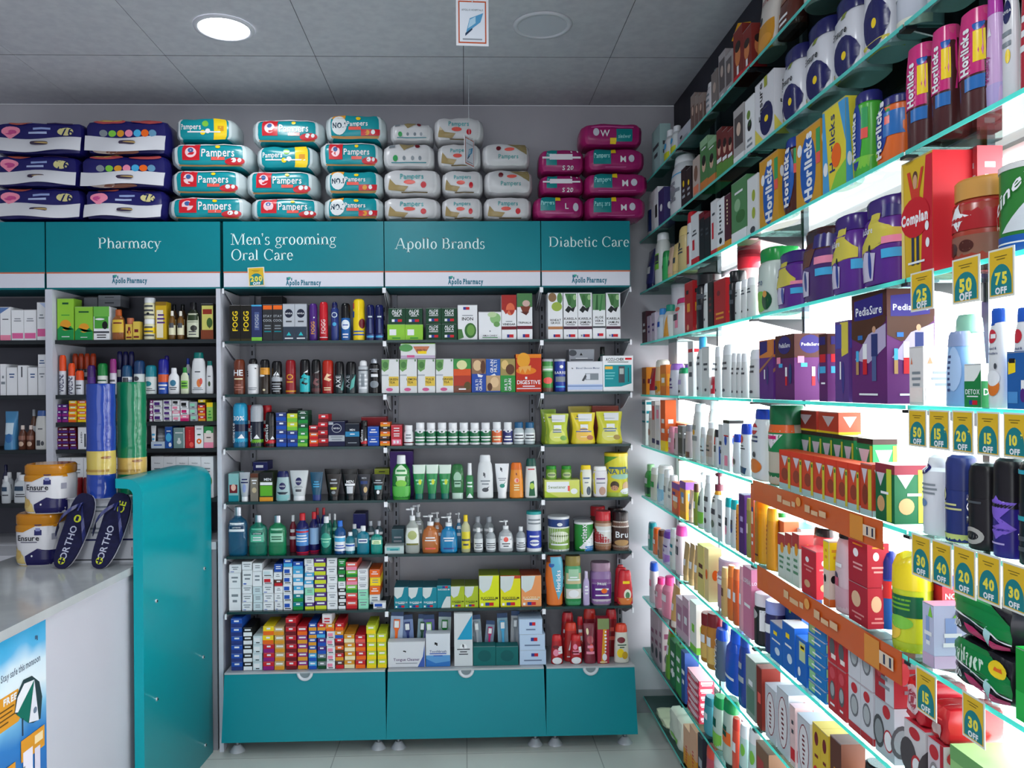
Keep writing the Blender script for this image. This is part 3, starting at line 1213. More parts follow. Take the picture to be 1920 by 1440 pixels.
# ------------------------------------------------------------------ glass shelving on the side wall
glassm = glass_mat('shelf_glass', (.58, .7, .68), .22)
edgem = edge_mat('glass_edge', '#7df4ec')
clipm = M('#16181c', 'g')
LIT0, LIT1 = .36, 2.12
ledm = emit_mat('led_panel', (.97, .98, 1.0), 8.0)
for i in range(4):
    yf, yn = BAYY[i], BAYY[i + 1]
    t = thing('glass_wall_shelving', ['glass wall shelving in the room corner by the diabetic care bay', 'glass wall shelving with white tubes, second from the corner', 'glass wall shelving with purple cartons and orange strips', 'glass wall shelving with yellow discount tags on its edges'][i], 'shelving', (XR, (yf + yn) / 2, 0), 0, 'glass wall shelving bays')
    off = Vector(t.location)
    for k, z in GLASS.items():
        if z < .05:
            continue
        b = MB()
        x0, y0, x1, y1 = XF, yn + .004, XR - .016, yf - .004
        g = .0015
        b.box(x0 + g, y0, z - .009, x1, y1, z, glassm)
        b.box(x0, y0, z - .009, x0 + g, y1, z, edgem)
        b.obj('glass_shelf', t)
        for yy in ([yn] if i < 3 else []):
            b = MB()
            b.box(x0 - .002, yy - .012, z - .016, x0 + .022, yy + .012, z - .0095, clipm)
            b.prism([(x0 + .022, z - .0095), (x0 + .022, z - .016), (XR - .03, z - .05), (XR - .018, z - .05), (XR - .018, z - .0095)], yy - .003, yy + .003, clipm, 'y')
            b.obj('bracket', t)
    b = MB()
    b.box(XR - .03, yn - .011, .05, XR - .014, yn + .011, 3.0, M('#8e939b', 'm'))
    b.obj('upright', t)
    b = MB()
    lo, hi = (LIT0, LIT1)
    if i == 0:
        b.box(XR - .014, yf - .05, .05, XR - .003, yf - .0, 2.19, M('#dcdde2', 'p'))
        b.obj('back_panel', t)
        b = MB()
        b.box(XR - .014, yn + .012, lo, XR - .003, yf - .054, 1.9, emit_mat('led_panel_soft', (.97, .98, 1.0), 3.6))
        b.obj('light_panel', t)
    else:
        b.box(XR - .014, yn + .012, lo, XR - .003, yf - .012, hi, ledm)
        b.obj('light_panel', t)
        b = MB()
        b.box(XR - .013, yn + .012, .05, XR - .003, yf - .012, lo - .004, M('#c2c3ca', 'p'))
        b.obj('back_panel', t)
    for ch in t.children:
        ch.location = -off
# ------------------------------------------------------------------ packs on top of the headers
SPOT = {1: 'bottom', 2: 'second', 3: 'third', 4: 'top'}


def soft_pack(x0, x1, yt, yb, style, label, seed, group, dy=0.0):
    yf = YS + .012 + dy
    A, B2 = onY(x0, yb, yf), onY(x1, yt, yf)
    w, h, d = B2.x - A.x, B2.z - A.z, .2
    cx = (A.x + B2.x) / 2
    ends = {'T': M('#c7d3d6', 'g'), 'W': M('#d9d9dc', 'g'), 'M': M('#a8246a', 'g'), 'N': None}[style[0]]
    body = {'T': '#0d8d98', 'W': '#cfcfd2', 'M': '#9c1f66', 'N': '#1c1a5e'}[style[0]]
    n = {'T': 5.0, 'W': 4.5, 'M': 5.0, 'N': 9.0}[style[0]]
    h -= .007
    fn = puff_fn(w / 2, d / 2, h / 2, n, .0022 if style[0] != 'N' else .003, seed)
    b = MB()
    puff(b, fn, M(body, 'g'), ends)
    sf = Puff(fn, w, h)
    D = {
        'Tr': 'r:#b98a52:.06:.02:.94:.1 r:w:.06:.9:.94:.97 r:r:.16:.3:.38:.94 e:#e9c8cf:.27:.6:.07:.2 e:#3a5f9a:.27:.68:.035:.09 h:w:Pampers:.6:.1:.6:.4 r:v:.52:.3:.68:.42 e:y:.6:.8:.03:.06 e:r:.82:.24:.14:.16 e:w:.79:.3:.035:.09 e:w:.87:.3:.03:.08',
        'Ty': 'h:w:Pampers:.58:.09:.28:.34 r:y:.66:.02:.88:.98 e:l:.52:.7:.05:.12 e:w:.56:.4:.04:.1 e:y:.48:.34:.04:.1 k:w:1:.3:.42 r:O:.72:.4:.82:.6',
        'Tn': 'r:#b98a52:.06:.02:.94:.14 r:O:.1:.8:.34:.96 e:#d7dde0:.24:.55:.13:.36 H:#1c3c50:NO.1:.55:.085:.24:.22 h:w:Pampers:.62:.08:.54:.34 r:v:.4:.38:.6:.5 r:r:.6:.16:.94:.4 e:O:.7:.28:.04:.1 e:w:.8:.3:.035:.09 e:y:.56:.8:.04:.07',
        'Wc': 'p:#a08b5c:.03,.14,.1,.6,.22,.36,.44,.3,.36,.1 h:#3a9ca0:Pampers:.68:.09:.5:.4 e:v:.46:.46:.1:.08 e:r:.7:.36:.05:.12 r:#6b5a3a:.3:.02:.8:.08',
        'Wt': 'p:#8f7f58:.3,.98,.42,.66,.6,.86,.62,.98 e:#3a9a58:.25:.36:.05:.13 e:x:.42:.36:.03:.09 e:x:.58:.36:.03:.09 e:x:.72:.36:.03:.09 r:t:.16:.16:.86:.2 e:R:.68:.86:.05:.1 r:x:.1:.78:.24:.9',
        'Wu': 'p:#8f7f58:.97,.98,.97,.5,.8,.62,.52,.9 e:R:.34:.74:.05:.1 e:v:.56:.68:.1:.07 h:#4aa0a0:Pampers:.42:.09:.54:.4',
        'Mm': 'r:#0a7f83:.12:.28:.42:.97 h:#9fe0e0:Pampers:.66:.08:.27:.26 r:y:.42:.74:.5:1.0 h:w:M:.5:.1:.62 e:#c9c9d6:.76:.52:.05:.16 k:#c24f92:1:.1:.2',
        'Ml': 'r:#0a7f83:.12:.36:.42:.97 h:#9fe0e0:Pampers:.7:.08:.27:.26 r:y:.42:.78:.52:1.0 h:w:L:.55:.11:.64 e:#c9c9d6:.82:.5:.06:.18 k:#c24f92:1:.2:.3',
        'Mw': 'r:#0a7f83:.56:.16:.82:.7 h:#9fe0e0:sɹǝdɯɐԀ:.4:.06:.69:.2 r:y:.46:.04:.56:.32 h:w:W:.52:.1:.38 e:#c9c9d6:.24:.56:.05:.16 k:#c24f92:1:.7:.85',
        'Ms': 'r:#0a7f83:.14:.3:.38:.94 h:#9fe0e0:Pampers:.74:.07:.26:.2 h:w:S_20:.2:.1:.62 e:w:.84:.85:.02:.05 e:w:.7:.85:.02:.05',
        'Nh': 'e:i:.2:.72:.11:.15 p:i:.09,.68,.31,.68,.2,.46 e:#c04a86:.2:.68:.07:.08 r:#8fa0d0:.45:.74:.64:.8 r:#a9b6dc:.4:.62:.6:.68 e:#cfc78a:.8:.7:.09:.13 h:B:76:.7:.1:.82 e:#b85a4a:.3:.98:.14:.06 r:#3a2a4a:.6:.94:.9:.99',
        'Nd': 'e:x:.24:.6:.045:.1 e:l:.34:.6:.045:.1 e:O:.44:.6:.045:.1 e:i:.54:.6:.045:.1 e:c:.64:.6:.045:.1 e:o:.73:.6:.045:.1 e:#5f8fb0:.82:.6:.045:.1 e:#b04a4a:.3:.96:.2:.09 e:#c8a85a:.3:.99:.16:.05 e:#b04a4a:.76:.96:.2:.09 e:#c8b8b0:.25:.12:.16:.14 e:#8a5a4a:.46:.06:.2:.08',
    }[style]
    D = D.replace('sɹǝdɯɐԀ', 'sjedweP')
    deco(b, sf, D, 'g')
    o = b.obj('diaper_pack')
    o.location = (cx, yf + d / 2, A.z)
    tag(o, label, 'diaper pack', group)
    if style[0] == 'N':
        # white carry strip with a punched hand hole, bulging from the front
        k = MB()
        wm, rr = M('#d6d7de', 'g'), random.Random(seed)
        n2 = 16
        for j in range(n2):
            pass
        zt, zb = .5, -.02
        rows = []
        for i in range(n2 + 1):
            u = .02 + .96 * i / n2
            bulge = .012 + .012 * math.sin(u * PI) + .006 * math.sin(u * 9 + seed)
            x = (u - .5) * w
            wob = .006 * math.sin(u * 7 + seed * 2)
            rows.append([(x, -d / 2 - .002, zt * h + wob), (x, -d / 2 - bulge, (zt * .55 + zb * .45) * h + wob), (x, -d / 2 - bulge - .004, zb * h + .012 + wob)])
        base = len(k.v)
        for r in rows:
            k.v += r
        for i in range(n2):
            for j in range(2):
                q = base + i * 3 + j
                k.face((q, q + 3, q + 4, q + 1), wm, True)
        # hand hole: dark picture shows through
        hp = []
        for i in range(14):
            a = 2 * PI * i / 14
            hp.append((.04 * w + .055 * w * 2 * .9 * math.copysign(abs(math.cos(a)) ** .6, math.cos(a)), -d / 2 - .0262, .3 * h + .06 * h * math.copysign(abs(math.sin(a)) ** .6, math.sin(a))))
        k.poly(hp, M('#3a2f45', 'p'))
        hp2 = [(x * .8 + .012, y - .0004, z * 1.0 - .004) for x, y, z in hp[:7]]
        k.poly(hp2, M('#b59a62', 'p'))
        k.obj('carry_strip', o)
    return o


def packs():
    G1, G2, G3, G4 = 'navy diaper packs on the headers', 'teal diaper packs on the headers', 'white diaper packs on the headers', 'magenta diaper packs on the headers'
    L = [
        (-14, 156, 226, 289, 'Nh', 'navy diaper pack with heart print, top of the stack at the frame edge', G1),
        (-14, 146, 289, 350, 'Nh', 'navy diaper pack with heart print, middle of the stack at the frame edge', G1),
        (-14, 154, 350, 412, 'Nh', 'navy diaper pack with heart print, bottom of the stack at the frame edge', G1),
        (157, 314, 222, 289, 'Nd', 'navy diaper pack with dotted row and two fruit arcs, topmost of its stack', G1),
        (149, 313, 289, 352, 'Nd', 'navy diaper pack with coloured dots, middle of its stack', G1),
        (156, 307, 352, 412, 'Nh', 'navy diaper pack with heart print, beside the lowest red panelled teal pack', G1),
        (325, 440, 216, 263, 'Ty', 'teal diaper pack with yellow end panel, topmost beside the navy packs', G2),
        (316, 470, 264, 314, 'Tr', 'long teal diaper pack with red panel, under the topmost yellow panelled one', G2),
        (316, 456, 314, 364, 'Tr', 'long teal diaper pack with red panel, third down beside the navy packs', G2),
        (310, 464, 365, 412, 'Tr', 'long teal diaper pack with red panel, lowest above the Pharmacy sign', G2),
        (469, 605, 219, 268, 'Tr', "teal diaper pack with red panel, topmost above the word Men's", G2),
        (478, 592, 269, 315, 'Ty', "teal diaper pack with yellow end panel, second down above the word Men's", G2),
        (458, 592, 316, 366, 'Tr', "teal diaper pack with red panel, third down above the word Men's", G2),
        (467, 603, 367, 412, 'Tr', "teal diaper pack with red panel, lowest above the word Men's", G2),
        (608, 722, 210, 262, 'Tn', 'teal diaper pack with NO.1 badge, topmost of its stack', G2),
        (597, 716, 262, 313, 'Tr', 'short teal diaper pack with red panel, between two NO.1 packs', G2),
        (607, 716, 316, 364, 'Tn', 'teal diaper pack with NO.1 badge, third down of its stack', G2),
        (605, 717, 365, 412, 'Tn', 'teal diaper pack with NO.1 badge, lowest of its stack', G2),
        (730, 812, 226, 264, 'Wt', 'white diaper pack with row of round icons, topmost beside the teal packs', G3),
        (717, 814, 264, 313, 'Wt', 'white diaper pack with row of round icons, second down beside the teal packs', G3),
        (718, 826, 312, 364, 'Wc', 'white and gold diaper pack, third down beside the teal packs', G3),
        (718, 826, 365, 412, 'Wc', 'white and gold diaper pack, lowest beside the teal packs', G3),
        (813, 907, 214, 264, 'Wc', 'white and gold diaper pack, topmost of all white ones', G3),
        (820, 902, 264, 313, 'Wc', 'white and gold diaper pack behind the small hanging tag', G3),
        (828, 906, 314, 364, 'Wc', 'white and gold diaper pack, two below the small hanging tag', G3),
        (828, 905, 365, 412, 'Wc', 'white and gold diaper pack, lowest under the small hanging tag', G3),
        (904, 995, 263, 312, 'Wu', 'white diaper pack lying upside down, topmost beside the magenta packs', G3),
        (908, 1000, 313, 363, 'Wu', 'white diaper pack lying upside down, second down beside the magenta packs', G3),
        (907, 998, 364, 412, 'Wc', 'white and gold diaper pack, lowest beside the magenta packs', G3),
        (1012, 1097, 275, 323, 'Ms', 'magenta diaper pack with white barcode strip, upper of two', G4),
        (1013, 1096, 324, 363, 'Ms', 'magenta diaper pack with white barcode strip, lower of two', G4),
        (1001, 1097, 364, 410, 'Ml', 'magenta diaper pack with a big L, under two with barcode strips', G4),
        (1090, 1207, 226, 272, 'Mw', 'magenta diaper pack lying upside down on top of its stack', G4),
        (1098, 1211, 274, 319, 'Mm', 'magenta diaper pack with a big M, second down of its stack', G4),
        (1098, 1217, 320, 363, 'Mm', 'magenta diaper pack with a big M, third down of its stack', G4),
        (1098, 1213, 364, 410, 'Mm', 'magenta diaper pack with a big M, lowest of its stack', G4),
    ]
    for i, (x0, x1, yt, yb, st, lab, g) in enumerate(L):
        o = soft_pack(x0, x1, yt, yb, st, lab, i + 1, g, .0 if i % 3 else .006)
        if st == 'Ms':
            b = MB()
            w = o.dimensions.x
            hh = o.dimensions.z
            b.box(-.28 * w, -.1035, .5 * hh, .22 * w, -.1015, .72 * hh, M('#e6e2ea', 'p'))
            b.box(-.44 * w, -.1032, .54 * hh, .4 * w, -.1017, .62 * hh, M('#e6e2ea', 'p'))
            b.obj('barcode_strip', o)


packs()

# ------------------------------------------------------------------ hanging cards under the ceiling
def hanging_card(px0, px1, py0, py1, y, rz, label, px_c):
    A, B2 = onY(px0, py1, y), onY(px1, py0, y)
    w, h = B2.x - A.x, B2.z - A.z
    wr = h * .69
    t = thing('hanging_card', label, 'sign', ((A.x + B2.x) / 2, y, A.z), rz, 'price cards hanging from the ceiling')
    b = MB()
    b.box(-wr / 2, -.001, 0, wr / 2, .001, h, M('#dcdce2', 'g'))
    for sgn in (0, PI):
        n = -1 if sgn == 0 else 1
        sf = Flat((-wr / 2 * (1 if sgn == 0 else -1), .001 * n, 0), (1 if sgn == 0 else -1, 0, 0), (0, 0, 1), wr, h, (0, n, 0))
        deco(b, sf, 'r:#b8512e:.07:.05:.93:.95 r:#d6dae4:.11:.08:.89:.92 h:#5a6a70:APOLLO_HOSPITALS:.76:.06:.5:.66 p:#4f92bd:.3,.26,.75,.5,.84,.7,.42,.58 p:#a8c8dc:.36,.36,.6,.48,.6,.62,.42,.55 p:#1d3350:.28,.2,.5,.34,.5,.38,.28,.26 r:#8a8f98:.2:.12:.8:.15')
    b.obj('card', t)
    b = MB()
    zt = ZC - t.location.z
    b.tube([(0, 0, h - .004), (.004, .004, h + (zt - h) * .4), (.001, .002, h + (zt - h) * .7), (0, 0, zt)], .0012, M('#c9ccd2', 'p'), 6)
    b.obj('cord', t)
    b = MB()
    b.tube([(0, -.004, h - .012), (0, -.004, h + .004), (0, .004, h + .004), (0, .004, h - .012)], .0012, M('#e8e8ec', 'g'), 6)
    b.obj('hook', t)


hanging_card(857, 914, -2, 86, 2.37, .06, 'white card with orange frame hanging below the ceiling lamps', 0)
hanging_card(872, 888, 258, 312, 3.62, 1.05, 'small white card turned sideways, hanging in front of white diaper packs', 0)

# ------------------------------------------------------------------ the counter and what stands on it
CZ = 1.0
CE = (-1.3415, .045)   # front edge: x = CE0 + CE1 * (y - 1.2)... near end


def cx_at(y):
    return -1.2605 - .0427 * (3.04 - y)


ct = thing('sales_counter', 'white sales counter with grey stone top, running toward the camera', 'counter', (-1.55, 2.2, 0))
off = Vector(ct.location)
topm = noise_mat('stone_top', '#a9adb0', '#b6babc', 6, .12)
b = MB()
y0, y1 = .9, 3.36
b.prism([(cx_at(y0), y0), (cx_at(y1), y1), (cx_at(y1) - .575, y1), (cx_at(y0) - .575, y0)], CZ - .028, CZ, topm)
b.obj('countertop', ct).location = -off
b = MB()
b.prism([(cx_at(y0) - .012, y0), (cx_at(y1) - .012, y1), (cx_at(y1) - .55, y1), (cx_at(y0) - .55, y0)], 0, CZ - .028, noise_mat('counter_front', '#bfbfca', '#c6c6d0', 1.2, .4))
b.obj('front_panel', ct).location = -off

# poster taped to the counter front
ya, yb2 = 2.475, 2.0
sw = (yb2 - ya)
ux = Vector((cx_at(yb2) - cx_at(ya), yb2 - ya, 0)).normalized()
nrm = Vector((0, 0, 1)).cross(ux) * -1
if nrm.x < 0:
    nrm = -nrm
wP = Vector((cx_at(yb2) - cx_at(ya), yb2 - ya, 0)).length
# the print reads from its far... viewed from the aisle: left = near end
oP = Vector((cx_at(yb2) - .012, yb2, .33)) + nrm * .0012
sf = Flat((0, 0, 0), -ux, (0, 0, 1), wP, .635, nrm)
b = MB()
c4 = [sf.at(u, v, 0) for u, v in ((0, 0), (1, 0), (1, 1), (0, 1))]
c4b = [p - nrm * .0008 for p in c4]
pm_ = bpy.data.materials.new('poster_print')
pm_.use_nodes = True
nt = pm_.node_tree
tc = nt.nodes.new('ShaderNodeTexCoord')
sx = nt.nodes.new('ShaderNodeSeparateXYZ')
no = nt.nodes.new('ShaderNodeTexNoise')
no.inputs['Scale'].default_value = 7
rp = nt.nodes.new('ShaderNodeValToRGB')
el = rp.color_ramp.elements
el[0].position, el[0].color = 0, (*lin('#1d56a8'), 1)
el[1].position, el[1].color = 1, (*lin('#2c9fd0'), 1)
for p_, c_ in ((.5, '#2f78c0'), (.62, '#7fbfe2'), (.72, '#e4eef4'), (.84, '#d2e6f2'), (.92, '#52aede')):
    q = el.new(p_)
    q.color = (*lin(c_), 1)
ad = nt.nodes.new('ShaderNodeMath')
ad.operation = 'MULTIPLY_ADD'
ad.inputs[1].default_value = .16
sb = nt.nodes.new('ShaderNodeMath')
sb.operation = 'ADD'
mp = nt.nodes.new('ShaderNodeMapRange')
mp.inputs['From Min'].default_value = 0
mp.inputs['From Max'].default_value = .635
nt.links.new(tc.outputs['Object'], no.inputs['Vector'])
nt.links.new(tc.outputs['Object'], sx.inputs[0])
nt.links.new(sx.outputs['Z'], mp.inputs['Value'])
nt.links.new(no.outputs['Fac'], ad.inputs[0])
ad.inputs[2].default_value = -.08
nt.links.new(mp.outputs[0], sb.inputs[0])
nt.links.new(ad.outputs[0], sb.inputs[1])
nt.links.new(sb.outputs[0], rp.inputs['Fac'])
nt.links.new(rp.outputs[0], nt.nodes['Principled BSDF'].inputs['Base Color'])
nt.nodes['Principled BSDF'].inputs['Roughness'].default_value = .35
b.poly(c4, pm_)
b.poly(c4b[::-1], M('w'))
for i in range(4):
    j = (i + 1) % 4
    b.poly([c4[i], c4b[i], c4b[j], c4[j]], M('w'))
deco(b, sf, 'h:#4a5a70:Stay_safe_this_monsoon:.835:.046:.735:.4 logo:#3a5a78:.9:.93:.02 '
     'r:O:.3:.6:.7:.75 p:O:.7,.75,.74,.63,.7,.6 H:w:FREE:.725:.04:.62:.3 r:#6a4a18:.4:.685:.66:.692 r:#6a4a18:.4:.665:.64:.672 r:#6a4a18:.4:.645:.68:.652 r:#6a4a18:.4:.625:.6:.632 '
     'p:#243a3f:.66,.65,.68,.72,.75,.775,.84,.77,.92,.72,.95,.64,.93,.54,.85,.545,.8,.56 p:#e6e6ec:.665,.65,.69,.71,.76,.755,.865,.745,.76,.625 p:#0f6a5a:.68,.635,.865,.745,.80,.56 p:#dfe0ea:.865,.745,.805,.56,.91,.54 r:#2a2f3a:.735:.52:.745:.6 e:#6a7a90:.87:.6:.02:.015 '
     'r:O:.72:.40:.97:.5 r:#e8e2ee:.74:.22:.84:.44 r:#d8d2e2:.86:.25:.92:.42 e:#6a4a6a:.8:.3:.025:.025 k:x:1:.36:.38 r:#f0d8a8:.86:.44:.95:.48 '
     'r:O:.42:.3:.66:.43 r:#e8e2ee:.46:.16:.58:.36 r:#f0d8a8:.56:.37:.64:.41 r:#d86a3a:.36:.76:.5:.9 e:#8a98a8:.42:.91:.05:.03 r:#e8e2ee:.1:.3:.3:.7', 'p')
o = b.obj('poster')
o.location = oP
tag(o, 'blue sky poster with umbrella and orange FREE box on the counter front', 'poster')

# teal waterfall end panel
tm = noise_mat('teal_gloss', '#009aa6', '#02a0ab', 1.3, .28)
b = MB()
TZ = 1.335


def tx(y):
    return -1.1685 - .0677 * (3.673 - y)


R = .062
out, inn = [(0, .0)], [(-.036, .0)]
for i in range(9):
    a = i / 8 * PI / 2
    out.append((-R + R * math.cos(a), TZ - R + R * math.sin(a)))
    inn.append((-R + (R - .036) * math.cos(a), TZ - R + (R - .036) * math.sin(a)))
out.append((-.1, TZ + .002))
inn.append((-.1, TZ - .034))
prof = out + inn[::-1]
n = len(prof)
ysn = [3.01 + .663 * i / 10 for i in range(11)]
rgs = []
for y in ysn:
    dz = -.018 * max(0, (y - 3.5) / .173) ** 2 if y > 3.5 else 0
    rgs.append([(tx(y) + x, y, z + (dz if z > .5 else 0)) for x, z in prof])
b.rings(rgs, [tm] * (len(rgs) - 1), True, False, False)
for rg in (rgs[0], rgs[-1]):
    m2 = len(out)
    for i in range(m2 - 1):
        b.poly([rg[i], rg[i + 1], rg[n - 2 - i], rg[n - 1 - i]], tm)
t = thing('counter_end_screen', 'tall glossy teal screen with curled top at the counter end', 'screen', (tx(3.3), 3.3, 0))
o = b.obj('screen_panel', t)
o.location = -Vector(t.location)
bev = o.data
for px, py in ((383, 1066), (293, 1127), (381, 1232), (294, 1311), (385, 1397)):
    k = MB()
    p = onX(px, py, tx(3.3))
    for _ in range(3):
        p = onX(px, py, tx(p.y))
    k.cyl((p.y, p.z), .009, p.x - .001, p.x + .004, M('#b8c4c8', 'm'), 12, 'x', .007)
    k.cyl((p.y, p.z), .004, p.x + .003, p.x + .006, M('#30383c', 'm'), 8, 'x')
    q = k.obj('screw', t)
    q.location = -Vector(t.location)

# three white cartons stacked at the counter end
z = CZ
for i in range(3):
    A = onY(150, 1000, 3.12)
    b = MB()
    w, d, h = .285, .2, .0835
    b.box(-w / 2, -d / 2, 0, w / 2, d / 2, h - .0006, M('#c9cbd2', 'p'))
    deco(b, Flat((-w / 2, -d / 2, 0), (1, 0, 0), (0, 0, 1), w, h, (0, -1, 0)),
         ['r:S:.02:.1:.98:.16 e:S:.46:.3:.04:.16 e:S:.55:.3:.04:.16 r:x:.84:.3:.85:.7 r:x:.87:.3:.88:.7', 'r:B:.02:.02:.98:.1 r:x:.84:.3:.85:.7 r:x:.9:.3:.91:.7 k:x:2', 'r:x:.8:.3:.81:.7 r:x:.83:.3:.84:.7 r:x:.86:.3:.88:.7 k:x:2'][i])
    if i == 2:
        b.box(-w / 2, -d / 2 - .02, h, w / 2 - .02, -d / 2, h + .0012, M('#d6d7dc', 'p'))
    o = b.obj('supply_carton')
    o.location = (-1.4 + (.004, -.003, .0)[i], 3.215, z)
    tag(o, 'white supply carton behind the flip flops, ' + ['lowest of three', 'middle of three', 'topmost, under the blue and green rolls'][i], 'box', 'white cartons at the counter end')
    z += h

# rolled mats in plastic film
def roll(px0, px1, pyt, body, band, bz0, bz1, label, y, dark):
    A, B2 = onY(px0, 900, y), onY(px1, 900, y)
    r = (B2.x - A.x) / 2
    zb = CZ + 3 * .0835 + .002
    zt = onY((px0 + px1) / 2, pyt, y).z
    h = zt - zb
    b = MB()
    wr = random.Random(len(label))
    nz, ns = 34, 28
    bm = M(body, 'h')
    ym = M(band, 'h')
    rgs = []
    mats = []
    for j in range(nz + 1):
        v = j / nz
        rg = []
        for k in range(ns):
            a = 2 * PI * k / ns
            wob = .0022 * math.exp(-((k - 21.5) % ns - 0) ** 2 / 12) * math.sin(j * 2.4 + k) + .0006 * math.sin(3 * a + j * .7)
            rr = r + wob
            rg.append((rr * math.cos(a), rr * math.sin(a), v * h))
        rgs.append(rg)
        mats.append(ym if bz0 <= v < bz1 else bm)
    b.rings(rgs, mats[:-1], True)
    sp = []
    for i in range(60):
        a = i * .42
        sp.append((r * (1 - i / 66) * math.cos(a), r * (1 - i / 66) * math.sin(a), h + .0008))
    b.tube(sp, .0012, M(dark), 5)
    b2 = MB()
    pr = [(0, r + .0006, r + .0006, 2), (h, r + .0006, r + .0006, 2)]
    deco(b, Round(pr, h), 'e:#8a5a2a:.74:%.3f:.12:.012 r:#a8843a:.1:%.3f:.8:%.3f' % ((bz0 + bz1) / 2 + .05, bz0 + .03, bz0 + .05), 'h')
    o = b.obj('rolled_mat')
    o.location = ((A.x + B2.x) / 2, y, zb)
    tag(o, label, 'mat', 'rolled mats on the counter')


roll(165, 216, 720, '#1d3f9c', '#c9b45a', .2, .41, 'blue rolled mat in shiny film with yellow paper band', 3.14, '#152c70')
roll(222, 274, 717, '#0d7a52', '#cfae60', .17, .32, 'green rolled mat in shiny film beside the blue one', 3.26, '#0a5a3c')


# nutrition powder jars
def powder_jar(px, pyb, pyt, wpx, y, zb, label, lid):
    A, B2 = onY(px - wpx / 2, pyb, y), onY(px + wpx / 2, pyb, y)
    w = B2.x - A.x
    h = onY(px, pyt, y).z - zb
    b = MB()
    pr = [(0, w * .44, w * .42, 3), (h * .03, w * .475, w * .45, 3), (h * .12, w * .5, w * .47, 3), (h * .3, w * .485, w * .46, 3), (h * .55, w * .5, w * .47, 3), (h * .76, w * .5, w * .47, 3), (h * .8, w * .47, w * .44, 3)]
    loft(b, pr, M('#d9d9dd', 'g'), 32)
    deco(b, Round(pr, h), 'p:#d8c078:.0,.0,.36,.0,.3,.2,.08,.36,.0,.4 e:#c8a860:.16:.22:.09:.09 p:#1a1750:.36,.02,.98,.02,.98,.3,.62,.34,.34,.2 p:#c08018:.0,.64,.3,.66,.6,.78,.98,.74,.98,.8,.0,.8 h:#20202a:Ensure:.55:.13:.42:.6 r:#6a6a7a:.24:.455:.62:.475 r:#1e2260:.56:.6:.72:.86 r:#8a90c0:.59:.68:.69:.74 r:#9a9aa8:.9:.5:.97:.62 e:w:.5:.2:.02:.02', 'g')
    o = bpy.data.objects.new('powder_jar', None)
    COL.objects.link(o)
    o.location = ((A.x + B2.x) / 2, y, zb)
    b.obj('body', o)
    k = MB()
    loft(k, [(.8 * h, .485 * w, .455 * w, 3), (.82 * h, .5 * w, .47 * w, 3), (.965 * h, .5 * w, .47 * w, 3), (h, .46 * w, .43 * w, 3)], M('#c07c14', 'h'), 32)
    k.obj('lid', o)
    tag(o, label, 'jar', 'powder jars on the counter')
    return h


hj = powder_jar(80, 1052, 959, 80, 3.14, CZ, 'orange lidded powder jar on the counter, lower of two', 0)
powder_jar(97, 958, 868, 82, 3.14, CZ + hj + .0006, 'orange lidded powder jar set on top of the other', 0)


# flip flops leaning against the cartons
def flip_flop(pxb, pyb, lean, label, words_):
    base = onZ(pxb, pyb, CZ)
    t = thing('flip_flop', label, 'flip flop', base, 0, 'pair of flip flops')
    L, W = .29, .108
    out = []
    for i in range(28):
        a = 2 * PI * i / 28
        x, z = math.sin(a), -math.cos(a)
        zz = L * (.5 + .5 * math.copysign(abs(z) ** .85, z))
        wd = W / 2 * (.86 + .16 * (zz / L) - .1 * math.sin(zz / L * PI))
        out.append((wd * math.copysign(abs(x) ** .75, x) + .006 * math.sin(zz / L * 3), zz))
    T = Matrix.Rotation(-math.radians(13), 4, 'X') @ Matrix.Rotation(math.radians(lean), 4, 'Y')
    b = MB()
    sm = noise_mat('navy_foam', '#121335', '#171840', 60, .8)
    b.prism(out, -.012, 0, sm, 'y', T)
    b.prism([(x * 1.01, z * 1.0 + .0) for x, z in out], 0, .007, M('#c9cad6', 'f'), 'y', T)
    sf = Flat(T @ Vector((-W / 2, -.012, 0)), T.to_3x3() @ Vector((1, 0, 0)), T.to_3x3() @ Vector((0, 0, 1)), W, L, T.to_3x3() @ Vector((0, -1, 0)))
    deco(b, sf, 'x:#b8bcd0:ORTHO:.5:.34:.24 e:Y:.5:.1:.12:.045 r:#121335:.47:.06:.53:.14 r:#121335:.4:.09:.6:.11 ' + words_)
    b.obj('sole', t)
    b = MB()
    toe = Vector((0, -.013, L * .86))
    for sgn in (-1, 1):
        pts = []
        for i in range(9):
            q = i / 8
            x = sgn * (W * .5) * math.sin(q * PI / 2) * 1.0
            z = toe.z - .125 * q ** 1.1
            y = -.013 - .034 * math.sin(q * PI) ** .8
            pts.append((x, y, z, .006 + .012 * q))
        for p, q in zip(pts, pts[1:]):
            b.poly([T @ Vector((p[0], p[1], p[2] - p[3])), T @ Vector((q[0], q[1], q[2] - q[3])), T @ Vector((q[0], q[1], q[2] + q[3])), T @ Vector((p[0], p[1], p[2] + p[3]))], M('#2a3068', 'g'), True)
            b.poly([T @ Vector((p[0], p[1] + .004, p[2] + p[3])), T @ Vector((q[0], q[1] + .004, q[2] + q[3])), T @ Vector((q[0], q[1] + .004, q[2] - q[3])), T @ Vector((p[0], p[1] + .004, p[2] - p[3]))], M('#14173c', 'g'), True)
            b.poly([T @ Vector((p[0], p[1], p[2] + p[3])), T @ Vector((q[0], q[1], q[2] + q[3])), T @ Vector((q[0], q[1] + .004, q[2] + q[3])), T @ Vector((p[0], p[1] + .004, p[2] + p[3]))], M('#14173c', 'g'), True)
    b.tube([T @ Vector((0, -.05 + .02, toe.z - .03)), T @ Vector((0, -.022, toe.z)), T @ Vector((0, -.008, toe.z + .002))], .004, M('#2a3068', 'g'), 8)
    b.obj('strap', t)


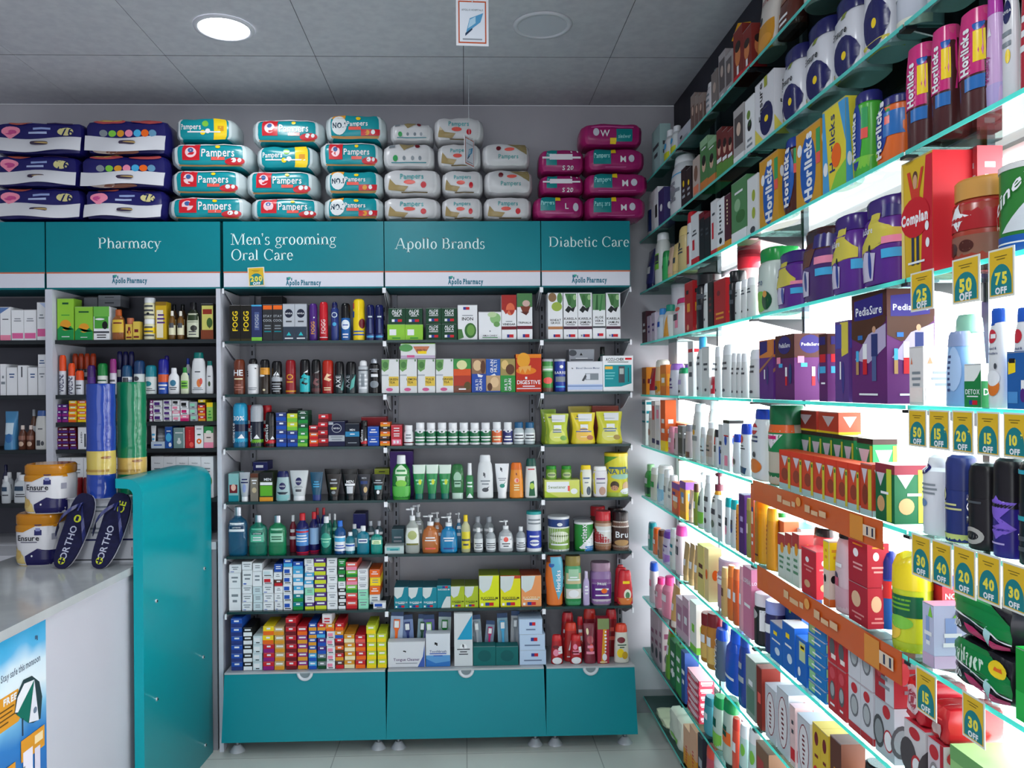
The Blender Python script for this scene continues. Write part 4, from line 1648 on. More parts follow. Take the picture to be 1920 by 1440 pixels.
flip_flop(113, 1066, 15, 'navy flip flop with pale lettering, beside the orange lidded jars', 'e:Y:.52:.66:.13:.05 r:#121335:.46:.63:.56:.69')
flip_flop(184, 1066, 14, 'navy flip flop with pale lettering, next to the teal screen', 'x:Y:CE:.62:.82:.26')
# ------------------------------------------------------------------ goods of the men's grooming shelving
def PL(k, bay):
    return ['top', 'second', 'third', 'fourth', 'fifth', 'sixth'][k] + ' shelf of the ' + bay if k < 6 else 'drawer top of the ' + bay


MB_, AB_, DB_, RB_, QB_ = "men's bay", 'middle bay', 'diabetic bay', 'pharmacy bay', 'frame-edge bay'
ZT = .376
shelf_row(SHZ[0], YS, PL(0, MB_), [
    'bx 489 529 555 k - @b.11 | b:S:.2 | black carton lying behind orange topped ones',
    'dc*2 430 471 572 #15130f - | x:y:FOGG:.5:.55:.5 b:#3a3416:.06 | black carton with upright yellow lettering',
    'dc 471 491 572 #26305e - | r:#4a5a8a:.3:.3:.75:.8 x:s:FOGG:.5:.55:.34 b:l:.1 t:c:.04 | navy carton with upright silver lettering',
    'dc*2 492 530 571 #2a2c30 - | r:o:.05:.86:.95:.97 h:s:STAY:.68:.24 h:s:COOL:.56:.24 r:t:.15:.24:.85:.27 k:x:2:.3:.45 | dark carton with orange top and grey print',
    'dc*2 530 575 570 #b4b9c2 - | b:#303c4c:.38 e:#1a2036:.5:.74:.34:.12 h:w:NIVEA:.74:.15 r:S:.25:.5:.75:.54 p:T:.3,.14,.5,.24,.7,.14 k:w:1:.03:.1 | silver carton with round dark emblem',
    'cb 578 594 569 p - | x:O:FOGG:.5:.34:.26 e:w:.6:.62:.05:.02 | purple spray can with gold lettering',
    'cb 597 614 566 r r | x:#f3d0d0:FOGG:.5:.36:.28 k:w:1:.06:.1 | red spray can with white lettering',
    'cd 619 634 566 d B | e:L:.5:.66:.25:.07 e:d:.5:.66:.18:.05 e:c:.5:.42:.16:.05 r:s:.0:.4:.08:.75 | dark blue spray can with pale ring emblem',
    'cb 638 656 568 #1c5fa8 k | e:#dfe9f2:.5:.42:.32:.13 k:b:1:.38:.44 k:w:2:.05:.2 | bright blue spray can with white oval and black cap',
    'cb 660 683 560 y y | r:v:.0:.76:.25:.9 e:R:.72:.4:.2:.12 r:b:.08:.55:.25:.7 k:b:2:.1:.25 | yellow spray can with red flower',
    'cb*2 685 719 571 B B | r:L:.36:.64:.66:.68 r:#4a5680:.45:.2:.6:.6 b:d:.16 e:c:.5:.1:.3:.03 | navy spray can with pale cap band',
])
shelf_row(SHZ[1], YS, PL(1, MB_), [
    'cb 435 457 674 #6a3220 #6a3220 | h:w:HE:.62:.34 k:E:1:.4:.48 k:#a86a5a:3:.1:.3 | brown body spray with white capital letters',
    'cd 461 483 672 #d8dade k | h:k:E:.58:.3:.2 e:S:.7:.72:.06:.02 k:x:2:.1:.2 | white body spray with black button cap',
    'cb 485 504 674 #2e241c k | m:O:.56:.76 r:R:.2:.6:.6:.72 e:w:.3:.53:.25:.03 e:E:.5:.12:.08:.03 | dark brown body spray with gold band',
    'cb 507 527 677 k k | p:w:.3,.56,.46,.56,.56,.7 p:w:.5,.56,.72,.56,.6,.66 m:#a8acb4:.38:.5 h:w:adidas:.53:.12 k:s:4:.05:.34 | black body spray with three white stripes',
    'cb 533 553 675 #8a1a22 #8a1a22 | b:O:.1 e:O:.5:.5:.2:.08 e:#8a1a22:.5:.5:.13:.05 k:O:1:.3:.4 | dark red body spray with gold base',
    'cb 560 580 674 k k | p:T:.1,.05,.1,.4,.5,.6,.9,.52,.9,.05 p:k:.3,.3,.5,.46,.7,.44,.5,.34,.75,.3,.6,.24 p:w:.45,.6,.75,.7,.7,.62 | black and aqua body spray with zigzag mark',
    'cb 582 600 674 #2c1c1e k | p:#7a4a4c:.3,.3,.5,.46,.75,.42,.5,.34,.75,.28,.6,.22 p:#8a8a8a:.4,.6,.8,.68,.7,.6 b:#5a2e32:.16 | black body spray with dull red zigzag mark',
    'cb 602 624 675 #9c1c1c #b22a1c | p:#f0c8a0:.3,.42,.5,.6,.75,.56,.5,.48,.75,.42,.6,.36 r:k:.02:.55:.16:1.0 k:E:2:.08:.2 | red body spray with pale zigzag mark',
    'cb 626 644 678 #1c2a2e k | x:w:AXE:.45:.36:.3 p:#5a9a96:.6,.1,.8,.1,.9,.5 | black body spray with upright white lettering',
    'cb 647 667 678 #1c2a2e k | x:s:AXE:.3:.36:.28 p:#4aa69c:.45,.1,.7,.2,.85,.6,.55,.4 | black body spray with aqua flash',
    'cd 670 690 676 #b9bec4 w | r:S:.15:.68:.85:.72 k:w:4:.1:.6 r:x:.4:.2:.6:.6 | silver body spray',
    'cd 691 711 671 k s | r:w:.3:.46:.75:.54 e:x:.5:.25:.3:.1 k:s:2:.6:.7 | black body spray with silver collar',
])
shelf_row(SHZ[2], YS, PL(2, MB_), [
    'cn 458 471 760 r - @b.08 | k:w:2 | red capped can behind the blue foam can',
    'cn 489 508 760 r r @b.08 | k:w:2 | red capped can behind the green based foam can',
    'cb 433 461 756 #15628c #2a9ac4 | b:#2a9ac4:.2 x:w:Gillette:.22:.32:.2 m:#101a3a:.36:.52 p:w:.45,.2,.75,.2,.62,.3 h:w:30%:.66:.2 | blue shaving foam can with white lettering',
    'cb 466 491 759 #1a2030 s | b:#6aa82a:.18 x:w:Gillette:.22:.32:.18 p:w:.4,.2,.7,.2,.56,.3 r:s:.6:.62:.72:.9 | dark shaving foam can with lime base and chrome cap',
    'cb 495 515 773 #17171d k | b:r:.2 x:w:Gillette:.3:.4:.24 p:w:.55,.22,.8,.22,.68,.32 | black shaving foam can with red base',
    'bx 539 559 767 k - @b.06 | k:S:2 | black carton behind the lime ones',
    'cc 615 647 790 #15193e - | e:s:.5:.72:.3:.18 e:#15193e:.5:.72:.26:.155 h:w:NIVEA:.72:.1 r:s:.02:.2:.98:.44 k:x:2:.22:.42 r:s:.02:.86:.3:.96 | navy skincare carton with round emblem',
    'cc 647 674 794 #141c2c - | h:w:MEN:.72:.14 r:#2a7fae:.0:.42:1:.64 k:w:1:.48:.58 k:x:1:.1:.2 | dark skincare carton with blue band',
    'bx 677 725 782 #8a1722 - @b.12 @d.08 | k:v:2 | long red carton lying behind the blue ones',
    'cn 675 689 789 #17171d k | b:r:.2 x:w:Gillette:.3:.4:.26 p:w:.55,.22,.8,.22,.68,.32 | small black shaving foam can with red base',
    'bx 733 754 797 #b8303c - | k:w:1:0.79:0.89 k:w:1:0.67:0.77 k:w:2:.42:.62 r:i:.1:.06:.9:.3 e:w:.3:.18:.1:.07 e:w:.6:.18:.1:.07 | red carton with white lettering beside pill bottles',
])
g = 'razor cartons stacked on the third shelf'
stack(518, 538, SHZ[2], YS, PL(2, MB_), '16d/b*4', 'razor carton', 'sc', .08, g)
stack(539, 559, SHZ[2], YS, PL(2, MB_), '15d/b*2 16Y/l*2', 'razor carton', 'sc', .055, g)
stack(559, 578, SHZ[2], YS, PL(2, MB_), '14g/l*2 15G/g*2 9G', 'razor carton', 'sc', .1, g)
stack(580, 597, SHZ[2], YS, PL(2, MB_), '13o/r*2 13r/R', 'blade carton', 'sc', .1, g)
stack(597, 616, SHZ[2], YS, PL(2, MB_), '15r/R*4', 'blade carton', 'sc', .1, g)
stack(690, 712, SHZ[2], YS, PL(2, MB_), '18b*2', 'cream carton', 'sc', .1, g)
stack(713, 732, SHZ[2], YS, PL(2, MB_), '9o/O 9n/k 9o/O 9k/n 8o/O', 'shaving soap carton', 'sc', .1, g)
shelf_row(SHZ[3], YS, PL(3, MB_), [
    'cc 428 447 888 #7fb3b5 - | r:R:.1:.3:.9:.6 e:#e0b0a0:.5:.5:.25:.12 b:t:.22 | teal carton with a portrait',
    'tb 447 468 886 s w | e:#8898c8:.5:.45:.2:.15 k:B:2:.6:.8 | silver tube',
    'cc 469 484 888 #7a7268 - | e:#b8a888:.5:.4:.3:.1 t:n:.15 k:w:2:.6:.8 | narrow brown carton',
    'bx 474 502 866 #1c2060 - @b.1 @y882 | r:w:.2:.3:.7:.6 | small navy carton resting on top',
    'cc 486 512 886 #2a3a18 - | t:k:.3 h:w:MEN:.76:.2:.6 r:w:.05:.56:.95:.66 r:#5aa82a:.05:.18:.95:.54 b:O:.14 | green and black carton lettered MEN',
    'tl 515 543 884 #9fb8bc B | e:B:.5:.5:.24:.12 h:w:NIVEA:.5:.1 p:#1c2c3a:.1,.3,.9,.3,.7,.22,.3,.22 b:#7fb6b8:.2 | pale blue bottle with round emblem and dark cap',
    'tb 541 577 883 #c4c9cc w | e:B:.5:.64:.18:.13 h:w:NIVEA:.64:.08 r:S:.3:.3:.7:.38 k:x:2:.42:.5 | big white tube with round emblem',
    'tb 580 605 886 #174a66 d | k:c:3:.45:.7 b:d:.2 | deep teal tube',
    'tb 611 639 890 #241e1c k | k:s:2:.6:.85 r:Y:.25:.42:.75:.5 e:x:.5:.3:.2:.06 | black tube with lime mark',
    'tb 642 669 890 #141417 k | h:w:MEN:.72:.2 r:w:.1:.56:.9:.64 r:#c8ccd2:.22:.26:.78:.54 | black tube with white label',
    'tb 670 694 890 #191b26 k | h:s:MEN:.86:.14 r:#22386e:.2:.62:.8:.74 e:e:.65:.4:.18:.12 | black tube with blue band',
    'tb 695 722 890 #15191a k | k:s:2:.62:.8 r:#2f9aa0:.2:.4:.8:.56 e:w:.5:.3:.15:.08 | black tube with aqua label',
    'bx 702 730 879 #8f9a2a - @b.11 @y890 @d.07 | k:k:1 | olive carton lying behind black tubes',
    'tb*3 607 700 880 #18181a k @b.1 | k:S:2 | black tube in the back row',
])
shelf_row(SHZ[4], YS, PL(4, MB_), [
    'bw 425 461 952 #0c5a80 s @fc | r:w:.1:.5:.9:.68 r:#1a3a5a:.14:.55:.86:.62 h:w:LISTERINE:.585:.07 | large blue mouthwash bottle',
    'bw 464 499 967 #0b7f68 s @fc | r:#5fb89a:.15:.34:.85:.68 r:#0a5a50:.2:.52:.8:.58 h:w:LISTERINE:.55:.07 k:w:2:.36:.48 | green mouthwash bottle beside the large blue one',
    'bw 501 535 968 #0b8a58 s @fc | r:#9ad0b4:.15:.34:.85:.68 r:#0a6a48:.2:.56:.8:.62 k:G:2:.38:.5 | green mouthwash bottle beside red capped ones',
    'bt 541 555 967 #7a2030 w @b.06 | k:w:2 | slim red mouthwash bottle with white cap',
    'bt 552 577 964 #1c1c6a r @fc | r:#4a86c8:.1:.22:.9:.62 r:r:.1:.54:.9:.58 k:w:3:.3:.5 b:r:.07 | navy mouthwash bottle with red cap, front one',
    'bt 577 597 961 #1c1c6a r @b.03 @fc | r:#8ab0d8:.1:.22:.9:.62 b:r:.07 | navy mouthwash bottle with red cap, behind',
    'bt*2 588 612 953 #1c1c6a r @b.12 | r:#8ab0d8:.1:.22:.9:.62 | navy mouthwash bottle with red cap, back row',
    'bt 599 621 970 #0d6a5c w @fc | e:#3a9a86:.5:.38:.3:.2 k:m:2:.3:.45 | dark green mouthwash bottle with white cap',
    'bt*2 612 632 964 #0d6a5c w @b.09 | k:m:2 | green mouthwash bottle with white cap, back row',
    'bt 625 647 978 #1d5a9c #2a6fd0 @fc | r:w:.1:.1:.9:.55 r:c:.15:.38:.85:.5 k:b:2:.15:.3 | small blue bottle with round blue cap',
    'bx 662 686 963 #14185a - @b.12 | k:w:1 | small navy carton at the back',
    'bt 646 665 999 #2a8aa0 w @fc | r:#d8e4ea:.1:.15:.9:.5 r:b:.15:.36:.85:.44 | small teal bottle with white cap, front',
    'bt 655 672 984 #2a8aa0 w @b.07 @fc | r:#d8e4ea:.1:.15:.9:.5 | small teal bottle with white cap, behind',
    'bw 668 692 987 #0f86a0 w @fc | r:w:.15:.4:.85:.55 r:d:.2:.45:.8:.5 | small blue mouthwash bottle with white cap',
    'bw 694 717 994 #12a294 s @fc | r:#e4f0c8:.12:.4:.88:.58 k:g:2:.42:.54 | small green mouthwash bottle with chrome cap',
    'bt*2 686 718 978 #3a4a52 s @b.09 | k:w:2 | grey bottle in the back row',
])
g = 'toothpaste cartons stacked on the sixth shelf'
pl = PL(5, MB_)
T6 = [(427, 450, '42w 29w 15w'), (452, 471, '16w*2 15w 29w 15w'), (472, 490, '15L*3 28w 15w'), (491, 511, '16w*3 14w/r 14w/L'), (512, 528, '16w*2 13w 12n/r 14w 15b'),
      (529, 546, '16w/b*5 15b/c'), (548, 567, '15t/g*2 15c/w*3 15b/c'), (569, 587, '13p/Y 14w 14m 14c/w*2 13w*2'), (588, 610, '16p/Y*6'), (611, 631, '16w*6'),
      (632, 646, '13k/w*3 13w 14G/g*2 13g'), (647, 668, '15v/r*2 15l/g 14v/i 13l/g 15v/i'), (669, 688, '18m*2 13w*3')]
for x0, x1, sp in T6:
    stack(x0, x1, SHZ[5], YS, pl, sp, 'toothpaste carton', 'tp', .17, g)
stack(691, 711, SHZ[5] + .012, YS + .03, pl, '18w 16o 16y 15o', 'toothpaste carton', 'tp', .14, g)
stack(698, 722, SHZ[5], YS, pl, '12w/b', 'toothpaste carton lying flat', 'tp', .03, g)
pl = PL(6, MB_)
g = 'toothpaste cartons stacked on the drawer'
T7 = [(430, 452, '16b/d*6'), (453, 470, '16k/w*5'), (471, 489, '16L/w*4'), (490, 511, '16r/q*3 17y/o*2'), (512, 531, '16e/O*5'), (533, 553, '16r/R*6'), (555, 574, '16q/O*4 16r/o'), (576, 591, '15c/b*2 14b/O*4'),
      (592, 608, '14x/G*2 15p/b*2 14b/c 13r/O'), (609, 625, '14w/i*5 14O/o'), (626, 642, '15n/r 14r/O 14o/n 14r/R 14O/b 14r/o'), (643, 663, '16O/E*4'), (664, 683, '16r/o*3 14r/v'), (685, 703, '16Y/y*5'), (705, 722, '16Y/y*4')]
for i, (x0, x1, sp) in enumerate(T7):
    stack(x0, x1, ZT, 3.645, pl, sp, 'paste carton', 'tp', .15, g)
shelf_row(ZT, 3.65, pl, [
    'tp 604 622 1152 #d8d2d6 - @y1179 @b.004 | k:r:3:.2:.8 | white and red barcoded carton jutting out on top',
])
# ------------------------------------------------------------------ the middle bay
al = 'h:w:ALOE:.82:.17 h:w:VERA:.64:.17 k:w:1:.46:.54 r:w:.2:.14:.36:.3 r:#2a3a8a:.36:.14:.55:.3 r:r:.55:.14:.8:.3'
pl = PL(0, AB_)
g = 'aloe cartons'
shelf_row(SHZ[0], YS, pl, [
    'jc*2 726 793 608.5 #8cc43c - @d.08 | r:w:.12:.3:.5:.68 k:g:1:.05:.2 | lime carton with white sticker',
    'jc*2 728 792 578 #123f28 - @y608 @d.08 | ' + al + ' | dark green ALOE VERA carton, above the lime ones',
    'jc*2 798 857 607 #123f28 - @d.08 | ' + al + ' | dark green ALOE VERA carton, lower layer',
    'jc*2 798 857 577.5 #123f28 - @y606.5 @d.08 | ' + al + ' | dark green ALOE VERA carton, upper layer',
    'jc 858 895 572 w - | r:r:.42:.86:.6:.94 r:#2a3a8a:.28:.86:.42:.94 h:k:INON:.6:.17 k:x:1:.67:.72 e:#3a6a34:.64:.26:.3:.22 e:#6a9a4a:.66:.27:.2:.16 p:#4a7a44:.0,.0,.3,.06,.2,.3,.0,.3 | white juice carton with a green fruit',
    'jc 897 940 585 w - | e:#8ab87a:.74:.76:.24:.2 e:#b8d0a0:.6:.9:.2:.1 e:#6a9a5a:.8:.55:.14:.1 h:k:AMLA_CANDY:.14:.07 k:g:1:.04:.1 e:x:.5:.3:.03:.03 | white AMLA CANDY carton',
    'jc 940 968 553 w - | t:#a02a26:.34 e:#d86a4a:.6:.68:.3:.14 p:#b03a2e:.1,.66,.3,.56,.5,.66,.7,.54,.9,.66 h:k:VINEGAR:.34:.15:.5:.86 k:x:1:.38:.42 m:R:.22:.29 r:#2a3a8a:.36:.04:.52:.11 r:r:.52:.04:.8:.11 | white VINEGAR carton with red top',
    'jc 969 998 550 w - | t:#4a7a4a:.3 p:#7a3a2a:.2,.72,.9,.72,.75,.6,.35,.6 e:#c8a8a0:.6:.78:.25:.07 p:#5a2a24:.2,.6,.8,.6,.6,.52,.4,.56 h:k:TRIPHALA:.36:.13:.5:.86 m:#6a1c2c:.22:.29 r:#2a3a8a:.36:.04:.52:.11 r:r:.52:.04:.8:.11 | white TRIPHALA carton with green top',
])
tea = 'p:#6a9a5a:.0,.98,.45,.98,.4,.7,.15,.62,.0,.7 e:#4a7a44:.22:.82:.16:.1 p:#d8b84a:.42,.2,.98,.2,.98,.48,.42,.48 h:k:%s:.4:.13:.68 h:k:TEA:.31:.13:.6 e:#c85a8a:.45:.1:.2:.05 r:s:.0:.5:.4:.54 r:#5a7a5a:.86:.92:.94:.98'
pl = PL(1, AB_)
shelf_row(SHZ[1], YS, pl, [
    'tc 715 748 673 #d8dadc - | ' + tea % 'GREEN' + ' | white tea carton with green leaves, first in the row',
    'tc 749 782 673 #d8dadc - | ' + tea % 'LEMON' + ' | white tea carton with LEMON print',
    'tc 783 816 673 #d8dadc - | ' + tea % 'TULSI' + ' | white tea carton with TULSI print',
    'tc 817 850 673 #d8dadc - | ' + tea % 'GINGER' + ' | white tea carton beside the orange and green one',
    'tc 751 816 644 #d8dadc - @y672.2 | e:#5a9a5a:.15:.7:.2:.25 p:#c87a5a:.36,.8,.84,.8,.72,.32,.48,.32 r:y:.5:.3:.75:.5 h:k:GREEN_TEA:.55:.06:.6:.3 b:#b8a8c0:.2 r:#c85a8a:.18:.06:.4:.22 t:l:.04 | white tea carton lying on top of the others',
    'fc 850 883 673 #d2542a - | t:#3a8a44:.3 e:#d8d8a0:.48:.82:.3:.14 r:#a83a2a:.0:.2:1:.5 b:#7a4a3a:.2 e:#5a4a2a:.8:.2:.2:.12 k:w:1:0.05:0.15 | orange and green food carton',
    'fc 884 911 673 #2a4aa0 - | r:#8a6a54:.0:.55:1:1 e:#d8b890:.4:.8:.3:.16 e:#5a3a2a:.8:.75:.18:.2 p:w:.4,.55,.8,.5,.7,.44,.45,.46 x:w:MULTI:.36:.22:.2 x:w:GRAIN:.62:.22:.2 | blue MULTI GRAIN carton',
    'fc 911 938 673 #2a56a8 - | r:#b89a74:.0:.04:1:.5 e:#d8b890:.6:.3:.3:.16 e:#5a3a2a:.25:.16:.18:.12 x:w:GRAIN:.4:.78:.22 x:w:MULTI:.66:.78:.22 p:w:.3,.5,.6,.56,.7,.5 | blue MULTI GRAIN carton turned upside down',
    'fc 938 966 673 #2e8a3e - | r:#9a8a54:.0:.5:1:1 e:#d8b878:.3:.82:.24:.14 e:#5a3a2a:.66:.68:.3:.16 x:w:MULTI:.36:.22:.2 x:w:GRAIN:.62:.22:.2 | green MULTI GRAIN carton',
    'fc 967 1015 664 #b8301c - | t:#d87a1e:.1 e:#dc9a2e:.3:.84:.26:.2 e:#d87a1e:.4:.56:.4:.1 p:#dca050:.1,.66,.16,.5,.26,.62,.36,.48,.46,.62,.56,.54,.6,.7 r:w:.36:.34:.44:.4 h:w:DIGESTIVE:.26:.16 k:w:1:.12:.18 r:w:.03:.08:.97:.1 | red DIGESTIVE carton with a sun',
])
pl = PL(2, AB_)
pb = 'r:%s:-.3:.1:1.3:.62 e:w:.5:.62:.2:.08 k:%s:2:.16:.42 e:%s:.5:.6:.06:.04'
shelf_row(SHZ[2], YS, pl, [
    'pl 756 775 798 w w | k:x:2:.3:.6 r:R:-.2:.12:1.2:.18 | plain white pill bottle',
    'pl*7 777 921 793 w w | ' + pb % ('#1d6a44', 'w', 'G') + ' | white pill bottle with green label',
    'pl 922 942 792 w w | ' + pb % ('#d8683c', 'E', 'o') + ' | white pill bottle with orange label',
    'pl 943 962 792 w w | ' + pb % ('#2a3470', 'w', 'B') + ' | white pill bottle with navy label',
    'pl*2 963 1004 792 #b8c4c8 #1c5a86 | r:#dfe4e6:-.3:.14:1.3:.52 k:S:2:.2:.48 r:x:-.3:.12:1.3:.16 | clear pill bottle with blue cap',
])
pl = PL(3, AB_)
shelf_row(SHZ[3], YS, pl, [
    'bx 731 774 846 #4a2a78 - @b.12 @d.08 | k:P:1 | purple carton behind the green bottle',
    'fb 734 769 854 #1c8a2c w @fc | e:#cfe4c8:.5:.62:.34:.16 r:#cfe4c8:.28:.34:.72:.56 e:l:.5:.36:.3:.08 b:#55b04a:.3 k:g:2:.5:.7 | green gel bottle with white cap',
    'tb*3 773 846 872 #23884a #0e6a5c | t:#cfe0d4:.26 logo:#2a6f86:.5:.84:.1 k:m:2:.4:.6 e:Y:.6:.5:.14:.08 | green tube with pale top',
    'tt 845 870 871 #1f7a38 #b8d0c4 @fc | e:#9ac0a8:.5:.62:.3:.16 r:#9ac0a8:.26:.34:.74:.6 k:G:2:.4:.56 | green gel bottle standing on its cap',
    'sp 873 888 869 #3a9a58 w @fc | k:w:2:.3:.5 p:w:.2,.02,.8,.02,.5,.16 | slim green spray bottle',
    'lo 894 925 854 #d6d9dc w | logo:S:.46:.52:.09 e:S:.5:.2:.2:.05 p:S:.35,.2,.75,.28,.6,.2 k:x:2:.3:.44 | white lotion bottle with dark leaf',
    'tb 928 955 870 w w | logo:S:.46:.8:.1 e:#2a8a7a:.5:.36:.24:.06 p:#2a8a7a:.4,.34,.85,.5,.6,.36 k:x:2:.5:.6 | white tube with teal leaf',
    'tl 955 982 868 #e08a2a #d86a1c | e:#f0b8a0:.5:.5:.18:.07 e:v:.54:.5:.08:.05 k:E:3:.2:.4 logo:R:.5:.66:.06 | orange bottle with pink flower',
    'tl 984 1008 860 #d4d8d6 #0c4a40 | p:#1a5a3a:.3,.05,.8,.05,.7,.44,.4,.4 e:#a8c850:.55:.3:.18:.08 k:r:1:.7:.76 | white bottle with dark green cap',
])
pl = PL(4, AB_)
shelf_row(SHZ[4], YS, pl, [
    'cc 721 757 1024 #b8c8c8 - @d.07 | r:#6ab0b0:.1:.4:.8:.8 k:t:1 | pale carton lying flat at the shelf post',
    'cc 734 757 992 #4a6a74 - @b.1 | k:s:2 | grey blue carton in the back',
    'pm 758 787 953 #b8bdb8 w @fc | r:#dfe2dc:.08:.18:.92:.56 r:#6a6a2a:.1:.18:.9:.22 e:#a8b070:.5:.4:.3:.1 | clear pump bottle with pale label',
    'pm 771 796 947 #9fa4a2 w @b.1 @fc | k:w:2 | clear pump bottle in the back row',
    'pm 790 823 967 #d07a3a w @fc | k:w:2:.3:.44 r:v:.2:.1:.8:.14 | orange pump bottle',
    'pm 806 832 961 #d07a3a w @b.1 @fc | k:w:2 | orange pump bottle in the back row',
    'pm 824 858 969 #1593d0 w @fc | k:w:2:.3:.44 r:d:.2:.1:.8:.14 | bright blue pump bottle',
    'pm*2 836 868 962 #1a86b8 w @b.1 @fc | k:w:2 | blue pump bottle in the back row',
    'bt 864 882 967 #d8d8a8 y @fc | r:#d8c830:.2:.1:.9:.56 k:S:2:.15:.4 | small bottle with yellow cap',
    'bt 888 906 991 #b4bac0 w @fc | r:#d4d8dc:.1:.1:.9:.56 k:S:3:.15:.4 | small clear sanitizer bottle',
    'bt 911 930 991 #b4bac0 w @fc | r:#d4d8dc:.1:.1:.9:.56 k:S:3:.15:.4 | small clear sanitizer bottle beside another',
    'bt*2 885 928 970 #a4aab0 s @b.09 @fc | k:w:2 | taller clear bottle in the back row',
    'pm 934 963 977 #c2c7cc w @fc | r:#e0e2e6:.12:.12:.88:.5 e:v:.5:.4:.16:.08 k:S:2:.15:.3 | squat clear pump bottle',
    'bt 968 986 989 #b4bac0 w @fc | r:#d4d8dc:.1:.1:.9:.56 k:S:3:.15:.4 | small clear sanitizer bottle next to the wipes',
    'tn 988 1016 960 #d8dadf #2a9a9a | m:#2038a0:.08:.52 k:w:1:0.33:0.43 e:w:.5:.22:.22:.08 k:#2038a0:1:0.17:0.27 k:x:2:.66:.84 b:w:.08 | blue and white wipes canister with aqua lid',
])
pl = PL(5, AB_)
sug = 'p:#c8d0d0:.0,.98,.7,.98,.6,.7,.5,.55,.2,.45,.0,.6 h:%s:SUCCESS-M:.28:.12 k:%s:1:.2:.25 r:#2a3a8a:.3:.04:.5:.14 r:r:.5:.04:.72:.14 r:w:.08:.04:.2:.12'
shelf_row(SHZ[5], YS, pl, [
    'nb*3 739 819 1101 #137f92 #0d5a68 @d.13 | ' + sug % ('w', 'w') + ' | teal nutrition carton',
    'nb 819 845 1098 #137f92 #0d5a68 @d.13 | h:w:SUCCESS-M:.82:.12 r:#2a3a8a:.4:.88:.6:.97 r:r:.6:.88:.8:.97 p:#c8d0d0:.3,.0,1,.0,1,.5,.7,.5,.5,.3 | teal nutrition carton with powder pictured below',
    'nb*2 845 897 1099 #a4b62a #6a7a1c @d.13 | ' + sug % ('k', 'G') + ' | small lime nutrition carton',
    'nb 898 936 1079 #d0d81e #7a8a1c @d.13 | ' + sug % ('k', 'S') + ' | large yellow green nutrition carton',
    'nb 938 976 1079 #d8d41e #7a8a1c @d.13 | t:#b8442c:.1 ' + sug % ('k', 'S') + ' | large yellow nutrition carton with red top band',
    'nb 977 1015 1079 #e0925a #9a4020 @d.13 | ' + sug % ('E', 'w') + ' | large orange nutrition carton',
])
# dental goods on the drawer
pl = PL(6, AB_)
shelf_row(ZT, 3.655, pl, [
    'cc 727 797 1203 #d4d6dc - @d.05 | p:#3a5aa8:.8,.0,.99,.0,.99,.9,.94,.4 logo:k:.46:.6:.05 h:#5a3a6a:Tongue_Cleaner:.3:.075 k:x:1:.12:.18 | white TONGUE CLEANER display box',
    'cc 798 844 1188 #d3d8e0 - @d.05 | b:#5a96cc:.34 p:#2f70b8:.0,.0,1,.0,1,.16,.4,.1,.0,.24 logo:k:.44:.66:.08 h:#4a5a8a:Toothbrush:.46:.1 k:b:2:.3:.42 | white and blue TOOTHBRUSH display box',
    'cc 851 886 1150 #cdd2d6 - @d.05 | p:#1f96be:.16,.5,.98,.5,.98,.96 e:w:.5:.36:.2:.06 k:S:3:.2:.34 logo:S:.5:.36:.06 | tall white carton with blue diagonal',
    'cc*2 887 972 1212 #0c6464 - @d.06 | e:#0a5658:.5:.5:.3:.3 | dark teal cup box holding toothbrushes',
    'cc 974 1024 1219 #b8cce6 - @d.12 | r:#2a3a8a:.44:.56:.56:.78 r:r:.56:.56:.7:.78 k:#6a7a9a:1:.2:.4 | pale blue tissue box, lowest of three',
    'cc 974 1022 1189 #b8cce6 - @y1219 @d.12 | r:#2a3a8a:.44:.56:.56:.78 r:r:.56:.56:.7:.78 k:#6a7a9a:1:.2:.4 | pale blue tissue box, middle of three',
    'cc 973 1017 1161 #b8cce6 - @y1189 @d.12 | r:#2a3a8a:.44:.56:.56:.78 r:r:.56:.56:.7:.78 k:#6a7a9a:1:.2:.4 | pale blue tissue box, topmost of three',
])


def brush_pack(px0, px1, pyt, y, lean, body, brush, label):
    """blister card with a toothbrush inside"""
    A, B2 = onY(px0, 1200, y), onY(px1, pyt, y)
    w, h = B2.x - A.x, B2.z - ZT
    t = thing('toothbrush_pack', label, 'toothbrush', ((A.x + B2.x) / 2, y, ZT + .002), 0, 'toothbrush packs on the drawer')
    T = Matrix.Rotation(math.radians(lean), 4, 'Y')
    b = MB()
    b.box(-w / 2, 0, 0, w / 2, .003, h, M(body, 'g'), T=T)
    b.box(-w / 2, -.0006, h * .9, w / 2, -.0001, h, M('#24406a', 'g'), T=T)
    b.obj('card', t)
    b = MB()
    b.prism([(-w * .16, h * .05), (w * .16, h * .05), (w * .1, h * .5), (w * .12, h * .62), (w * .24, h * .68), (w * .24, h * .84), (-w * .24, h * .84), (-w * .24, h * .68), (-w * .12, h * .62), (-w * .1, h * .5)], -.009, -.0005, M(brush, 'g'), 'y', T)
    b.box(-w * .18, -.016, h * .69, w * .18, -.0092, h * .82, M('#e4e8ea', 'f'), T=T)
    b.obj('toothbrush', t)


